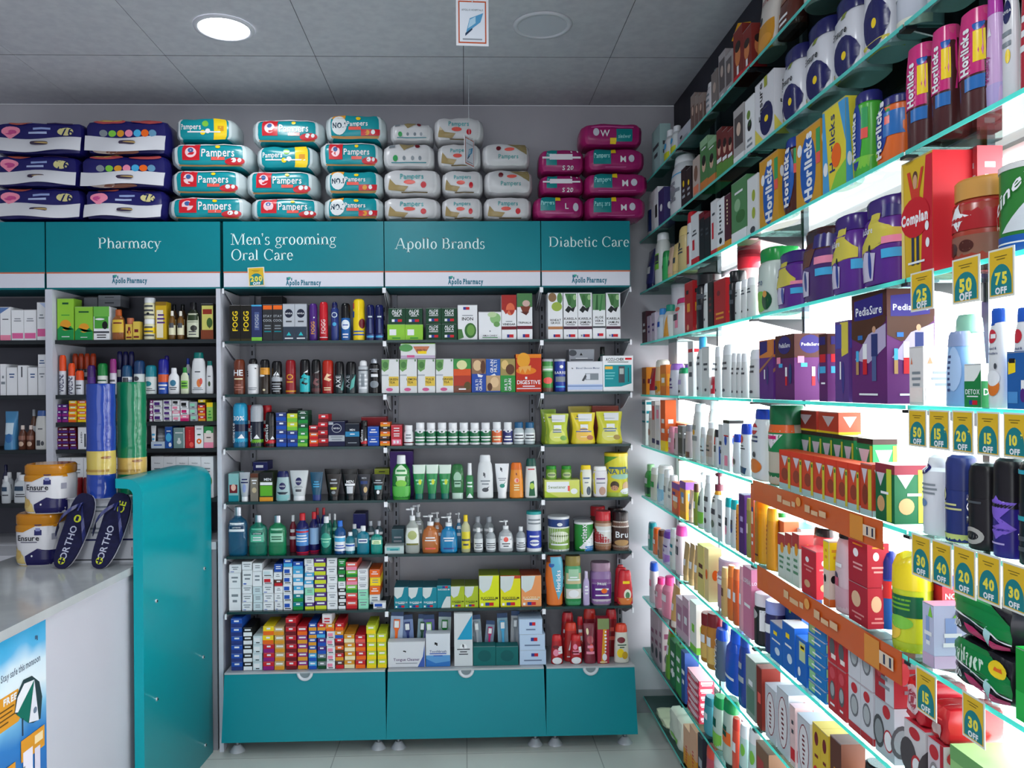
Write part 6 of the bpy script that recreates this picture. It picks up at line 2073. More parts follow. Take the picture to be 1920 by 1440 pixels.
glass_row(3, [
    'tb 1208 1219 468 #3a3c78 #2a2a5a | k:w:1 | dark blue tube beside the wall',
    'lo 1225 1238 436 #d4d8d4 w | r:l:.1:.3:.8:.6 k:S:1 | white bottle with green label',
    'tl 1240 1249 470 #3aa85a #2a8a4a | e:G:.4:.5:.14:.06 | green bottle',
    'tb 1250 1258 462 #c8a890 e | e:S:.5:.5:.2:.1 | beige tube, first',
    'tb 1259 1267 456 #d4b878 e | k:S:1 | beige tube, second',
    'tl 1268 1284 424 #cdb67c #d8c07a | e:k:.4:.6:.16:.07 k:S:2:.4:.54 | large cream bottle',
    'tl 1286 1297 396 #d8dade #c01c28 | r:r:.2:.08:.7:.4 k:S:1:.6:.66 | white bottle with red cap, first',
    'cc 1298 1311 399 #d8dade - @d.05 | b:r:.14 r:r:.2:.3:.5:.5 k:S:2:.56:.7 | white carton with red patches',
    'cc*2 1313 1333 397 #1c1a1e - @d.05 | t:R:.12 k:S:2:.5:.7 | black carton with maroon top',
    'cc 1335 1346 374 #d8d8dc - @d.05 | r:r:.2:.3:.5:.6 b:r:.1 k:S:1:.7:.8 | white carton with red strip',
    'cc 1347 1360 370 w - @d.05 | v:k:0.5:0.4:0.92:0.18 e:k:.5:.2:.2:.06 k:S:1:.3:.4 b:O:.1 | white carton with black sideways print',
    'cc 1361 1372 362 #4a1a2a - @d.05 | v:E:0.5:0.44:0.94:0.162 b:O:.14 | maroon carton',
    'hc 1374 1403 334 #4f8254 - @d.06 | e:#8ab08a:.4:.6:.2:.1 e:#3a6a3a:.6:.4:.3:.1 b:w:.18 k:w:1:.76:.84 | green carton with leaf picture',
    'nb 1404 1424 328 #d8dadc - @d.05 | e:#9aa83a:.6:.66:.16:.1 e:#9aa83a:.6:.36:.16:.1 e:S:.5:.08:.24:.06 | white carton with green pears',
    'nb 1427 1462 290 #c8912a - @d.06 | e:#1d56a8:.5:.46:.3:.44 e:w:.2:.7:.1:.08 X:w:Horlicks:.5:.5:.34 r:#3a9a5a:.82:.6:1:.9 r:v:.82:.46:1:.6 | amber malt drink carton with blue oval, first',
    'ho 1465 1492 258 #4a2018 #1d3a90 | e:#1d56a8:.5:.5:.36:.4 X:w:Horlicks:.5:.5:.3 r:#3a9a5a:.84:.64:1:.84 r:v:.84:.52:1:.64 | brown malt drink jar with blue oval',
    'nb 1496 1542 235 #c8912a - @d.06 | e:#1d56a8:.5:.46:.32:.44 e:w:.16:.76:.1:.08 X:w:Horlicks:.5:.5:.3 r:#3a9a5a:.84:.6:1:.9 r:v:.84:.46:1:.6 | amber malt drink carton with blue oval, larger one',
    'nb 1546 1590 192 #d8c83a - @d.06 | p:#4a9ad0:.0,.0,.3,.0,.2,.5,.1,.98,.0,.98 p:l:.3,.0,1,.0,1,.3,.6,.2 x:#2a3a6a:Horlicks:.42:.56:.24 e:o:.6:.4:.2:.14 p:#4a9ad0:.7,.98,1,.98,1,.5 e:w:.14:.3:.1:.08 | yellow and sky blue malt drink carton',
    'ho 1594 1628 172 #4aa83a #26266a | e:#1d3a90:.4:.5:.34:.4 r:#3a9a5a:.7:.56:.9:.8 r:v:.7:.44:.9:.56 X:w:Horlicks:.34:.5:.24 b:l:.24 | green and navy malt drink jar',
    'ho 1632 1684 182 #d8662a #26266a | e:#1d3a90:.4:.54:.3:.36 X:w:Horlicks:.4:.54:.22 r:#2a6ab0:.56:.4:1:.76 r:#3a9a5a:.6:.7:.74:.86 r:v:.6:.58:.74:.7 | orange and blue malt drink jar',
    'ho 1692 1734 84 #4a2426 #c84a7a | m:#c42a74:.4:.99 X:w:Horlicks:.5:.62:.26:.42 r:y:.74:.5:.96:.78 e:#1d56a8:.84:.84:.12:.06 r:#2a6ab0:.5:.26:.96:.38 | pink and brown malt drink jar, first of three',
    'ho 1740 1779 50 #4a2426 #c84a7a | m:#c42a74:.4:.99 X:w:Horlicks:.5:.62:.26:.42 r:y:.74:.5:.96:.78 e:#1d56a8:.84:.84:.12:.06 r:#2a6ab0:.5:.26:.96:.38 | pink and brown malt drink jar, second of three',
    'ho 1788 1842 18 #4a2426 #c84a7a | m:#c42a74:.4:.99 X:w:Horlicks:.5:.62:.26:.42 r:y:.74:.5:.96:.78 e:#1d56a8:.84:.84:.12:.06 r:#2a6ab0:.5:.26:.96:.38 | pink and brown malt drink jar, third of three',
    'tl 1848 1875 -20 #cda8d4 #b03aa0 | p:w:.3,.62,.6,.62,.45,.7 x:#a8307a:Vitality:.3:.34:.3 b:P:.2 | lilac shower bottle with violet top',
    'lo 1878 1906 -40 #d4d4d8 w | e:B:.5:.74:.3:.1 h:w:NIVEA:.74:.16 e:y:.6:.36:.16:.06 k:x:2:.42:.6 | white lotion bottle with navy round emblem',
    'tl 1910 1945 5190 #b82a3c #d83a4a | k:w:3 | red shower bottle cut by the picture edge',
])
tube = 'k:S:2:.6:.76 e:k:.5:.2:.1:.03'
glass_row(4, [
    'cc 1205 1212 584 #4a2430 - @d.05 | k:w:2 | slim dark carton beside the wall',
    'cc 1214 1221 592 #c8b8cc - @d.05 | k:p:2 | slim lilac carton, first',
    'cc 1222 1229 586 #cfc4d4 - @d.05 | k:p:2 | slim lilac carton, second',
    'fb 1230 1239 578 #c8d4e0 #3a8ad0 | k:b:1 | pale bottle with blue cap',
    'fb 1240 1252 571 #d8d8d4 #1a8a74 | p:O:.4,.05,.9,.05,.8,.7 | white and yellow bottle with teal cap',
    'tn 1256 1265 532 #b8b8c0 s @b.05 | k:w:1 | chrome topped canister in the back row',
    'lo 1256 1278 559 #d4d4d8 #c82a6a | r:i:.5:.2:.7:.6 e:v:.6:.7:.16:.06 k:S:1 | white lotion bottle with pink cap',
    'cc 1285 1300 528 #a81a20 - @d.05 | r:k:.2:.76:.5:.84 e:#d89a7a:.4:.1:.14:.06 k:O:1 | red carton',
    'cn 1301 1315 512 #14121a k | k:S:2 | black spray can',
    'tl 1317 1327 531 #cfd2d2 w | ' + tube + ' | slim white tube bottle with black mark',
    'cc 1328 1338 527 #181418 - @d.05 | k:R:3 | black carton with dark red print',
    'cc 1340 1362 523 #a81820 - @d.05 | e:R:.4:.7:.14:.06 k:O:2:.1:.3 | wide red carton',
    'cn 1364 1375 508 #141216 k | k:S:2 | slim black spray can',
    'tl 1376 1386 528 #d0d3d3 w | ' + tube + ' | white tube bottle, first of three',
    'tl 1387 1397 524 #d0d3d3 w | ' + tube + ' | white tube bottle, second of three',
    'tl 1398 1409 520 #d0d3d3 w | ' + tube + ' | white tube bottle, third of three',
    'jr 1376 1392 470 #c8a0a0 #c82a3a @b.09 | k:w:2 | pale jar with red lid in the back row',
    'js 1414 1446 466 #c8d4cc #1a8a3c | e:l:.4:.2:.4:.16 e:G:.7:.2:.2:.14 p:#2a9a4a:.0,.7,.5,.9,.0,.98 h:#3a5a7a:pro:.5:.16:.4 e:#d89a4a:.66:.3:.1:.05 | green and white protein jar',
    'js 1448 1490 473 #5a2a88 #3a2070 | p:#d0c04a:.3,.98,.62,.98,.62,.7,.9,.5,.9,.4,.1,.36,.05,.44,.3,.6 p:#c8c0d8:.1,.1,.34,.4,.6,.36,.5,.1 r:#2a206a:.05:.6:.3:.96 e:#3a4a9a:.5:.24:.06:.14 r:i:.8:.4:.98:.46 r:c:.8:.24:.98:.34 | purple and yellow nutrition jar, smallest of four',
    'js 1494 1546 430 #4a2a68 #3a1c22 | t:#4a2420:.3 p:#6a3a2a:.1,.7,.6,.98,.9,.98,.5,.5,.05,.45 p:#c8c0d8:.05,.1,.3,.46,.5,.42,.45,.1 e:#2a3a80:.36:.3:.05:.14 r:#2a206a:.6:.72:.98:.96 r:i:.66:.5:.98:.6 r:c:.7:.34:.98:.44 | purple and brown nutrition jar',
    'js 1550 1600 405 #5a2a88 #3a2070 | p:#d0c04a:.4,.98,.7,.98,.7,.7,.95,.56,.95,.44,.1,.36,.05,.44,.36,.6 p:#c8c0d8:.05,.1,.3,.4,.55,.36,.5,.1 h:w:PediaSure:.66:.11:.28:.5 e:#2a3a90:.44:.26:.05:.16 e:#1c1418:.44:.44:.03:.04 r:c:.86:.3:.99:.42 | purple and yellow nutrition jar, second tallest',
    'js 1604 1672 372 #5a2a88 #3a2070 | p:#d0c04a:.42,.98,.66,.98,.66,.72,.98,.62,.98,.5,.1,.36,.05,.44,.36,.6 p:#c8c0d8:.05,.08,.3,.42,.6,.38,.5,.08 h:w:PediaSure:.66:.1:.26:.5 e:#2a3a90:.44:.26:.045:.16 e:#1c1418:.44:.45:.03:.04 r:#2a206a:.72:.76:.98:.96 r:c:.74:.3:.99:.4 r:i:.74:.46:.98:.54 | purple and yellow nutrition jar, tallest of four',
    'nb 1693 1752 293 #d0aa28 #c82a3a @d.1 @Sr | p:#c02030:.62,.0,1,.0,1,.98,.8,.98,.7,.6 p:#e0c878:.0,.0,.12,.0,.06,.98,.0,.98 e:#5a3a2a:.46:.84:.08:.05 e:#c89878:.46:.8:.07:.06 r:#c83a2a:.34:.52:.6:.74 p:#c83a2a:.2,.9,.3,.9,.44,.7,.36,.64 p:#c83a2a:.66,.9,.74,.9,.6,.7,.52,.7 r:#2a3450:.34:.1:.42:.4 r:#2a3450:.5:.1:.58:.4 e:#c01c28:.46:.5:.47:.17 H:w:Complan:.5:.2:.44:.86 e:w:.84:.4:.06:.04 e:w:.86:.26:.06:.04 k:w:1:.1:.14 | tall yellow and red drink carton with red oval',
    'cc 1816 1836 275 #d85a62 #e0a0a8 @d.05 @b.08 | k:w:3:.6:.9 r:#e08a90:.1:.1:.9:.5 | coral pink carton behind the red chocolate drink jar',
    'jr 1762 1838 336 #a03a2a #c8924a @d.11 | m:#a82026:.4:.72 p:w:.3,.5,.42,.6,.5,.72,.54,.6,.66,.56,.55,.5,.5,.4,.42,.5 b:#8a5a4a:.34 e:#4a201a:.4:.2:.1:.08 e:#4a201a:.6:.22:.08:.07 | red chocolate drink jar with white star',
    'tn 1848 1932 306 #2f7a34 #d8d8d8 @d.12 | p:#cfd4da:.45,.24,1,.24,1,.72,.8,.66 h:w:Protinex:.56:.15:.42:.8:.9 b:#1d56a8:.2 k:w:1:.1:.14 | green protein tin with white lettering',
])
wt = 'k:S:2:.5:.7 e:S:.5:.14:.14:.03'
glass_row(5, [
    'cc 1203 1212 689 #c87a1c - @d.05 | k:R:1 | orange carton beside the wall',
    'tb 1214 1222 690 #b8283a w | k:w:1 | slim red tube with white cap',
    'tl 1224 1236 675 #d8b890 #e0dcd0 | b:O:.4 e:S:.5:.2:.2:.06 | beige and orange bottle',
    'cc 1238 1249 684 #d0742a - @d.05 | r:O:.1:.3:.9:.7 k:w:1 | orange carton behind the white bottles',
    'tl 1251 1264 682 #d0d0dc #9a6ac0 | e:p:.4:.5:.24:.06 k:p:2:.2:.4 | white bottle with lilac cap, front one',
    'tl 1267 1280 690 #d4d6dc #1a8a5a | e:k:.5:.16:.14:.05 k:P:1 | white bottle with green cap',
    'tl 1281 1288 684 #d0d0dc #8a5ac0 @b.045 | k:p:1 | white bottle with lilac cap, behind',
    'cc 1254 1270 640 #dcdce0 - @b.09 | k:S:1 | tall white carton in the back row',
    'cc 1290 1300 640 #d0d2d4 - @d.05 | r:r:.1:.8:.9:.86 k:S:2 | white carton with red strip',
    'fb 1302 1314 632 #cdd2d4 #3a9ad0 | ' + wt + ' | white bottle with blue cap',
    'cc 1316 1330 650 #cfd3d3 - @d.05 | ' + wt + ' | white carton behind the red tube',
    'tb 1329 1336 706 #c0283a w | k:w:1 | short red tube',
    'tl 1337 1346 650 #d0d3d4 w | ' + wt + ' | white tube bottle, first in the row',
    'tl 1348 1366 646 #d0d3d4 w | ' + wt + ' | wide white tube bottle',
    'tl*3 1368 1396 662 #cfd2d3 w | ' + wt + ' | slim white tube bottle',
    'tl 1398 1419 655 #d2d4d5 w | ' + wt + ' | white tube bottle beside purple cartons',
    'nb 1424 1450 637 #5a2a7a - @d.05 | t:#c87a3a:.3 p:#2a206a:.05,.74,.6,.8,.6,.98,.05,.98 p:#9a6a4a:.0,.5,.98,.74,.98,.7,.0,.44 e:#3a3470:.6:.4:.08:.16 r:w:.36:.34:.44:.5 | purple nutrition carton with orange corner',
    'nb 1454 1490 628 #5a2060 - @d.09 | t:#4a241c:.36 e:#2a206a:.5:.84:.34:.14 h:w:PediaSure:.84:.1:.5:.56 r:c:.2:.5:.4:.56 r:w:.54:.36:.64:.5 r:r:.54:.22:.64:.36 e:#2a3a70:.8:.4:.08:.16 r:i:.1:.56:.3:.66 | purple and brown nutrition carton, front one',
    'nb 1536 1552 626 #5a2060 - @d.09 | t:#4a241c:.3 r:r:.1:.58:.8:.7 r:c:.1:.42:.8:.52 k:w:1:.24:.3 r:#2a206a:.1:.84:.8:.96 | purple and brown nutrition carton, behind the front one',
    'nb 1566 1592 602 #5a3a80 - @d.05 | p:#d0c04a:.4,.98,.98,.98,.98,.6,.5,.56 r:#4a4aa0:.05:.66:.5:.96 e:#3a3480:.6:.3:.1:.2 r:w:.36:.28:.46:.5 | purple and yellow nutrition carton beside the largest',
    'nb 1598 1664 548 #5f2468 - @d.105 | t:#4a241c:.24 p:#2a1f74:.08,.74,.9,.78,.9,.97,.08,.94 h:w:PediaSure:.84:.13:.5:.76 p:#4a2a1c:.0,.76,.0,.6,.3,.54,.6,.6,.98,.72,.98,.76 p:#b0a4c4:.1,.4,.5,.62,.98,.7,.98,.5,.5,.36 r:#26306a:.58:.42:.76:.62 e:#c89878:.66:.66:.05:.03 r:#4a5a8a:.6:.2:.72:.42 r:w:.34:.4:.46:.54 r:r:.34:.26:.46:.4 r:c:.14:.38:.22:.48 r:#b08a5a:.14:.26:.22:.38 r:#2a6ab0:.2:.58:.34:.62 k:w:1:.06:.1 | largest purple nutrition carton with brown top',
    'cc 1705 1732 650 #d8d4d4 - @d.08 | p:#d87a5a:.1,.7,.24,.7,.17,.82 k:x:3:.3:.6 r:#ecdcd8:.05:.05:.95:.3 | white carton with orange drop',
    'tl 1764 1804 622 #7fa8d8 #8a9ac0 @d.05 | e:#a8c4e8:.6:.5:.3:.3 v:#3a4a7a:0.4:0.2:0.72:0.117 | pale blue bottle with dark script',
    'tl 1776 1822 590 #7fc8ac #9ad0b8 @b.09 @fc | v:S:0.3:0.34:0.86:0.09 | clear green bottle in the back row',
    'cc 1808 1840 682 #e0e4e2 - @d.06 | r:#1a7a40:.0:.0:1:.6 p:#1a7a40:.6,.6,1,.6,1,.86,.8,.7 h:w:DETOX:.36:.2:.5:.86 k:w:1:.22:.28 r:#2a3a8a:.3:.06:.5:.16 r:r:.5:.06:.8:.16 | white and green carton lettered DETOX',
    'lo 1846 1878 578 #d8dade #1d4fae | p:#1d4fae:.0,.8,1,.86,1,.98,.0,.98 e:#c0283a:.4:.72:.3:.07 k:w:1:0.67:0.77 h:#2a3a6a:head_&:.6:.11:.5:.6 h:#2a3a6a:shoulders:.55:.1:.5:.7 e:#d8742a:.5:.22:.34:.1 e:w:.5:.3:.36:.08 e:S:.66:.42:.07:.03 | white shampoo bottle with blue cap, first of two',
    'lo 1894 1926 576 #d8dade #1d4fae | e:#c0283a:.4:.72:.3:.07 h:#2a3a6a:head_&:.6:.11:.5:.6 h:#2a3a6a:shoulders:.55:.1:.5:.7 e:#d8742a:.5:.22:.34:.1 | white shampoo bottle with blue cap, second of two',
    'rc 1888 1930 5095 #1f5aa0 - @d.05 @b-.005 | p:y:.06,.6,.4,.64,.4,.86,.06,.82 r:k:.1:.8:.38:.88 r:#4a8ac8:.05:.1:.5:.3 r:w:.66:.3:.8:.5 e:p:.74:.24:.12:.12 | blue insect repellent carton with yellow badge',
])
H = 'r:%s:.1:.2:.9:.7 k:S:2:.3:.5'
glass_row(6, [
    'cc 1202 1210 750 #c8d0d0 - @d.05 | r:t:.1:.9:.9:.96 r:t:.1:.7:.9:.76 r:t:.1:.5:.9:.54 | white carton with teal bars',
    'tl 1212 1220 770 #c8c8c4 w | e:#b0806a:.5:.4:.24:.1 | pale bottle, first beside the wall',
    'cc 1221 1228 752 #d4d0d0 - @d.05 | r:v:.2:.6:.8:.9 r:B:.1:.1:.9:.2 | white carton with coral print',
    'cc 1229 1236 760 #d4d4d8 - @d.05 | r:i:.2:.7:.8:.9 r:B:.1:.1:.9:.2 | white carton with pink print',
    'cc 1238 1247 750 #d8602a - @d.05 | b:y:.2 k:w:2 | tall orange carton',
    'tl 1249 1258 800 #c8889a #d88aa0 | e:v:.5:.16:.2:.06 k:w:1 | pink bottle, first',
    'tl 1260 1268 802 #b8a8ac #d890a8 | r:R:.3:.2:.6:.6 | pink bottle, second',
    'cc 1270 1279 798 #6a6a6c - @d.05 | r:#3a3a3c:.1:.1:.9:.6 k:w:1:.7:.8 | grey carton',
    'tl 1281 1290 796 #b4a8aa #8a8a94 | r:#6a4a44:.1:.04:.9:.2 | grey pink bottle with metal cap',
    'lo 1293 1307 757 #d0d2d2 w | e:O:.5:.5:.14:.05 k:x:2 | white bottle, first of the tall ones',
    'tl 1309 1318 800 #ccced0 w | ' + H % 'L' + ' | white bottle with pale label, first',
    'lo 1319 1332 792 #b8b4b0 w | ' + H % '#a89a90' + ' | pale bottle with taupe label',
    'lo 1322 1336 752 #d4d6d8 w @b.08 | e:y:.5:.4:.14:.05 | tall white bottle in the back row',
    'tl 1334 1344 805 #c8ccd0 #2a2a30 | r:r:.3:.6:.6:.8 k:S:1 | white bottle with black cap',
    'cc 1346 1354 796 #cdd0d4 - @d.05 | r:b:.1:.1:.5:.5 k:S:2 | white carton with blue strip',
    'cc 1355 1367 788 #d4d8dc - @d.05 | t:k:.06 r:i:.2:.1:.7:.3 e:b:.4:.6:.2:.1 k:r:1:.66:.72 | white carton with black top edge',
    'tl 1369 1381 814 #cfd6dc #1d3fae | e:S:.5:.3:.2:.08 | white shampoo bottle with blue cap, smallest of three',
    'tl 1383 1397 794 #d2d8dc #1d3fae | e:#c0283a:.4:.7:.26:.08 p:#2a4a6a:.1,.2,.9,.16,.8,.04,.3,.06 k:S:2:.5:.6 | white shampoo bottle with blue cap, middle of three',
    'lo 1400 1427 767 #d4dade #1d3fae | e:#c0283a:.4:.72:.26:.08 k:w:1:0.67:0.77 e:#d8742a:.5:.2:.36:.1 k:#2a3a6a:2:.52:.64 e:S:.5:.36:.1:.04 | white shampoo bottle with blue cap, largest of three',
    'jr 1430 1456 760 #b8b0a0 #14603a @d.11 | m:#d8602a:.66:.78 r:#1a7a44:-.3:.42:1.3:.66 p:#d8d0d8:.3,.64,.8,.64,.55,.46 b:#1a6a3c:.16 r:y:.16:.0:.26:.72 k:I:1:0.55:0.65 | large green and orange health jar with green lid',
    'fc*7 1460 1610 5112 #c8442a #d8502a @d.05 | t:#d83a24:.12 p:#c8c0cc:.2,.86,.76,.86,.5,.6 e:#8a3a2a:.5:.4:.3:.16 b:#a8c4c8:.16 r:#c8bc3a:.78:.06:.98:.84 r:#2a6a3a:.82:.72:.94:.8 | orange malt drink carton with yellow ribbon',
    'fc 1612 1634 5118 #b8402a #c83a2a @d.05 | p:#c8c0cc:.1,.9,.6,.9,.35,.6 r:#c8bc3a:.66:.02:.96:.9 e:#7a3020:.4:.4:.24:.2 b:#a8c4c8:.12 | orange malt drink carton beside the green ones',
    'fc 1640 1676 5125 #12603a #d88a9a @d.085 | t:#8a2a3a:.16 p:#c8c0cc:.06,.84,.5,.84,.28,.6 e:#c89a6a:.3:.3:.2:.14 r:#c4cc3a:.6:.02:.86:.92 k:w:1:0.45:0.55 | green drink carton with lime ribbon, nearest the post',
    'fc*5 1500 1600 5165 #1d7a44 #b8d0a0 @d.06 @b.075 | p:#c8c0cc:.1,.84,.8,.84,.45,.5 r:#b8c43a:.82:.2:.98:.9 t:#3a2a24:.06 | green drink carton in the back row',
    'fc 1606 1636 5165 #1d8a50 #e0ddc8 @d.06 @b.075 | p:#d0c8d4:.1,.84,.8,.84,.45,.5 t:#3a2a24:.08 r:#b8c43a:.82:.2:.98:.9 | bright green drink carton in the back row',
    'fc 1490 1530 5058 #a83a30 #d88a80 @d.06 @b.075 @z.166 | p:#e0c8cc:.2,.8,.8,.8,.5,.3 b:y:.1 | red drink carton on top of green ones, first',
    'fc 1534 1572 5058 #d84a34 #e0a090 @d.06 @b.075 @z.166 | p:#e8d4d4:.2,.8,.8,.8,.5,.3 b:y:.1 | red drink carton on top of green ones, second',
    'cd 1716 1752 852 #d2d4dc #d8dae2 | e:#1f2060:.36:.82:.24:.07 h:w:NIVEA:.82:.12:.36:.3 e:#6a8ab8:.44:.4:.12:.05 k:x:3:.5:.66 | white roll on can with navy emblem',
    'cb 1757 1794 852 #23306e #26306a | e:#c8c88a:.3:.54:.16:.08 e:#23306e:.28:.54:.1:.05 k:#c8c88a:2:.36:.46 b:#c8cc7a:.1 | navy body spray with gold spiral',
    'cb 1799 1840 868 #17141a #121014 | x:#8a8a8a:AXE:.26:.44:.2 e:#a8a4a0:.5:.16:.26:.1 e:#17141a:.5:.16:.16:.05 k:S:1:.52:.58 | black body spray with silver swirl',
    'cb 1845 1886 858 #2a1f78 #141218 | m:#17131f:.5:.62 p:#7a5ac8:.1,.5,.5,.62,.9,.56,.6,.4,.9,.3,.5,.18,.1,.26,.6,.34,.3,.44 k:P:1:.12:.16 | black and violet body spray with zigzag mark',
    'cb 1892 1938 862 #141a22 #101216 | k:#2a9aa8:1:0.39:0.49 r:#2a8aa0:.1:.86:.9:.9 k:S:2:.1:.3 | black body spray with aqua band',
])
glass_row(7, [
    'fb 1204 1213 870 #3a9a44 #8ac08a | b:G:.3 k:w:1 | green bottle beside the wall',
    'tl 1215 1224 876 #c8ccc4 w | k:g:1 | pale bottle, first beside the green one',
    'tl 1226 1239 872 #c8dce8 w | b:#8ac0e0:.4 p:b:.4,.4,.6,.4,.5,.6 | white and sky blue bottle',
    'tl 1240 1248 880 #d0d4d4 w | k:x:1 | white bottle, second',
    'lo 1248 1257 890 #d4d8d6 w | k:x:2 | white bottle, third',
    'fc 1258 1271 905 #d8603c - @d.05 | t:#7a4aa0:.2 r:p:.1:.6:.5:.7 e:#e09a5a:.5:.3:.3:.14 k:w:1 | orange and purple carton',
    'fc 1273 1284 902 #c88a3a - @d.05 | t:#7a4aa0:.2 r:#6a8ac0:.2:.5:.7:.7 k:w:1 b:O:.2 | amber and purple carton',
    'tb 1286 1293 918 #e0c4b8 #c8a898 | k:x:1 | cream tube on its wide cap',
    'tl 1296 1302 906 #8a9a3a #5a3a2a | k:w:1 | olive bottle',
    'pm 1303 1313 885 #cfd6d2 w | b:l:.3 k:G:1 | white pump bottle with green base',
    'lo 1315 1325 890 #d0d6d8 w | k:S:2 e:k:.5:.2:.2:.05 | white lotion bottle with dark leaf',
    'pm 1327 1341 886 #d4d8d8 #6a2a3a | k:S:2 e:#5a6a5a:.5:.2:.2:.06 m:O:.66:.72 | white pump bottle with dark pump',
    'cc 1343 1352 936 #d4d8dc - @d.05 | k:S:2 | white carton beside teal caps',
    'tl 1354 1363 932 #ccd4d8 #14a0a8 | e:i:.5:.3:.2:.1 k:S:1 | white bottle with teal cap, first',
    'tl 1364 1374 936 #ccd4d8 #14a0a8 | e:d:.5:.4:.2:.1 k:S:1 | white bottle with teal cap, second',
    'tl 1375 1382 945 #d88a2a #e8a040 | v:R:0.5:0.24:0.76:0.18 | slim orange bottle',
    'cc 1383 1394 926 #4a1f6a - @d.05 | k:P:2 | purple carton',
    'tl 1395 1402 934 #8a8a44 #a89a50 | k:E:1 | olive tube bottle',
    'tl 1404 1424 938 #d8a020 #e0aa20 | v:#a8541c:0.36:0.3:0.82:0.135 k:R:1:.1:.16 | large amber sunscreen bottle',
    'tl 1430 1444 952 #d8961e #e0aa20 | v:#a8541c:0.36:0.24:0.76:0.135 | amber sunscreen bottle at the orange strip',
    'tl 1446 1460 960 #2a9a4a #2a9a4a @b.06 | k:w:1 | green bottle in the back row',
    'fc 1448 1468 974 #d8744a #d8a08a @d.045 @b.03 | r:#c8b0a8:.1:.1:.5:.8 k:w:2:.3:.6 | coral carton behind the toothpaste packs',
    'cc 1468 1500 985 #2a7aa0 - @d.06 @b.07 | t:w:.5 k:w:1:.2:.4 | teal and white carton in the back row',
    'tp*3 1456 1496 1000 #c4d0c8 - @d.04 @b-.002 | t:#a83a3a:.26 e:O:.6:.7:.24:.12 k:#5a8a6a:3:.2:.55 | pale green toothpaste carton with red top',
    'cc 1500 1528 1028 #b82436 - @d.05 @b-.006 | e:w:.4:.76:.12:.06 k:#d88a8a:2:.5:.66 e:#c8a07a:.4:.24:.2:.08 | red carton in front of the pink bottle',
    'lo 1506 1540 988 #d8505a #1c181a @b.05 | k:i:2:.3:.5 | pink bottle with black cap, behind a red carton',
    'cc 1541 1552 1012 #d8c4b8 - @d.04 @b-.006 | r:y:.02:.56:.98:.98 k:O:2:.7:.9 e:k:.3:.42:.2:.06 b:#d8642a:.12 | white and yellow carton with orange base',
    'lo 1556 1584 986 #cfb4bc #1c181a | e:B:.3:.4:.16:.06 r:#b84a6a:.1:.3:.5:.4 b:#c8a0ac:.3 k:w:1:.5:.6 | pale pink bottle with black cap',
    'cc 1588 1624 5093 #a82034 - @d.05 | e:#d8b090:.4:.6:.24:.2 k:#d88a8a:2:.1:.3 | red hair colour carton, lower one',
    'cc 1588 1624 5100 #a82034 #e0a0b0 @d.05 @z.094 | e:w:.4:.7:.14:.1 k:#e0a0a0:2:.3:.5 k:O:1:.86:.94 | red hair colour carton, upper one',
    'bh 1630 1652 1030 #1f5ab0 #1f2a90 @b.03 | m:#c82a34:.4:.62 h:w:200:.54:.22 | blue and red insect spray, behind the lemon one',
    'bh 1656 1694 1036 #c4cc28 #e8cc20 @b-.01 | m:#0f5a3a:.36:.58 k:#6aaa2a:3:.42:.56 e:#e8c040:.4:.2:.24:.1 e:l:.6:.3:.24:.07 e:w:.3:.62:.1:.03 b:#a8bc2a:.1 | lemon yellow insect spray with green band',
    'bh 1708 1720 5185 #1f5ab0 #1f2a90 @b.07 | m:#c82a34:.4:.62 | blue and red insect spray, beyond the lemon one',
    'rc 1722 1764 5165 #c82a34 #1d2a80 @d.06 @b.06 | m:#1d2a80:.86:.99 h:w:NO:.74:.2:.3:.4 k:w:1:.3:.36 | red repellent carton behind the discount tags',
    'hc 1726 1748 1130 #b8bcd8 #d88aa8 @d.075 | r:#8aa0d0:.3:.4:.6:.8 p:l:.5,.8,.9,.8,.7,.98 b:#c8a8c8:.2 k:w:2:.3:.6 | lilac hair removal carton with pink top',
    'pk 1772 1892 5090 #1c1a22 - @d.15 | p:#0f7a3a:.0,.5,.0,.98,.6,.98,1,.6,1,.2,.8,.3,.4,.46 p:w:.0,.5,.4,.46,.8,.3,1,.2,1,.17,.8,.27,.4,.43,.0,.47 H:#c8e0d0:whisper:.68:.17:.36:.5 h:w:100:.28:.08:.2 p:#b82a64:.32,.34,.62,.2,.6,.04,.34,.12 p:#b82a64:.7,.22,.98,.14,.98,.04,.74,.04 e:y:.8:.7:.13:.17 r:o:.74:.66:.86:.74 e:#a8d0d4:.66:.22:.05:.22 | black and green sanitary pad pack, lower of two',
    'pk 1772 1892 5088 #1c1a22 - @d.15 @z.0925 | p:#0f7a3a:.0,.5,.0,.98,.6,.98,1,.6,1,.2,.8,.3,.4,.46 p:w:.0,.5,.4,.46,.8,.3,1,.2,1,.17,.8,.27,.4,.43,.0,.47 h:w:100:.28:.08:.2 p:#b82a64:.32,.34,.62,.2,.6,.04,.34,.12 p:#b82a64:.7,.22,.98,.14,.98,.04,.74,.04 e:#a8d0d4:.66:.22:.05:.22 | black and green sanitary pad pack, upper of two',
    'cc 1900 1940 5120 #1a9a3a - @d.08 | b:#2ab04a:.4 | bright green carton beside the pad packs',
])
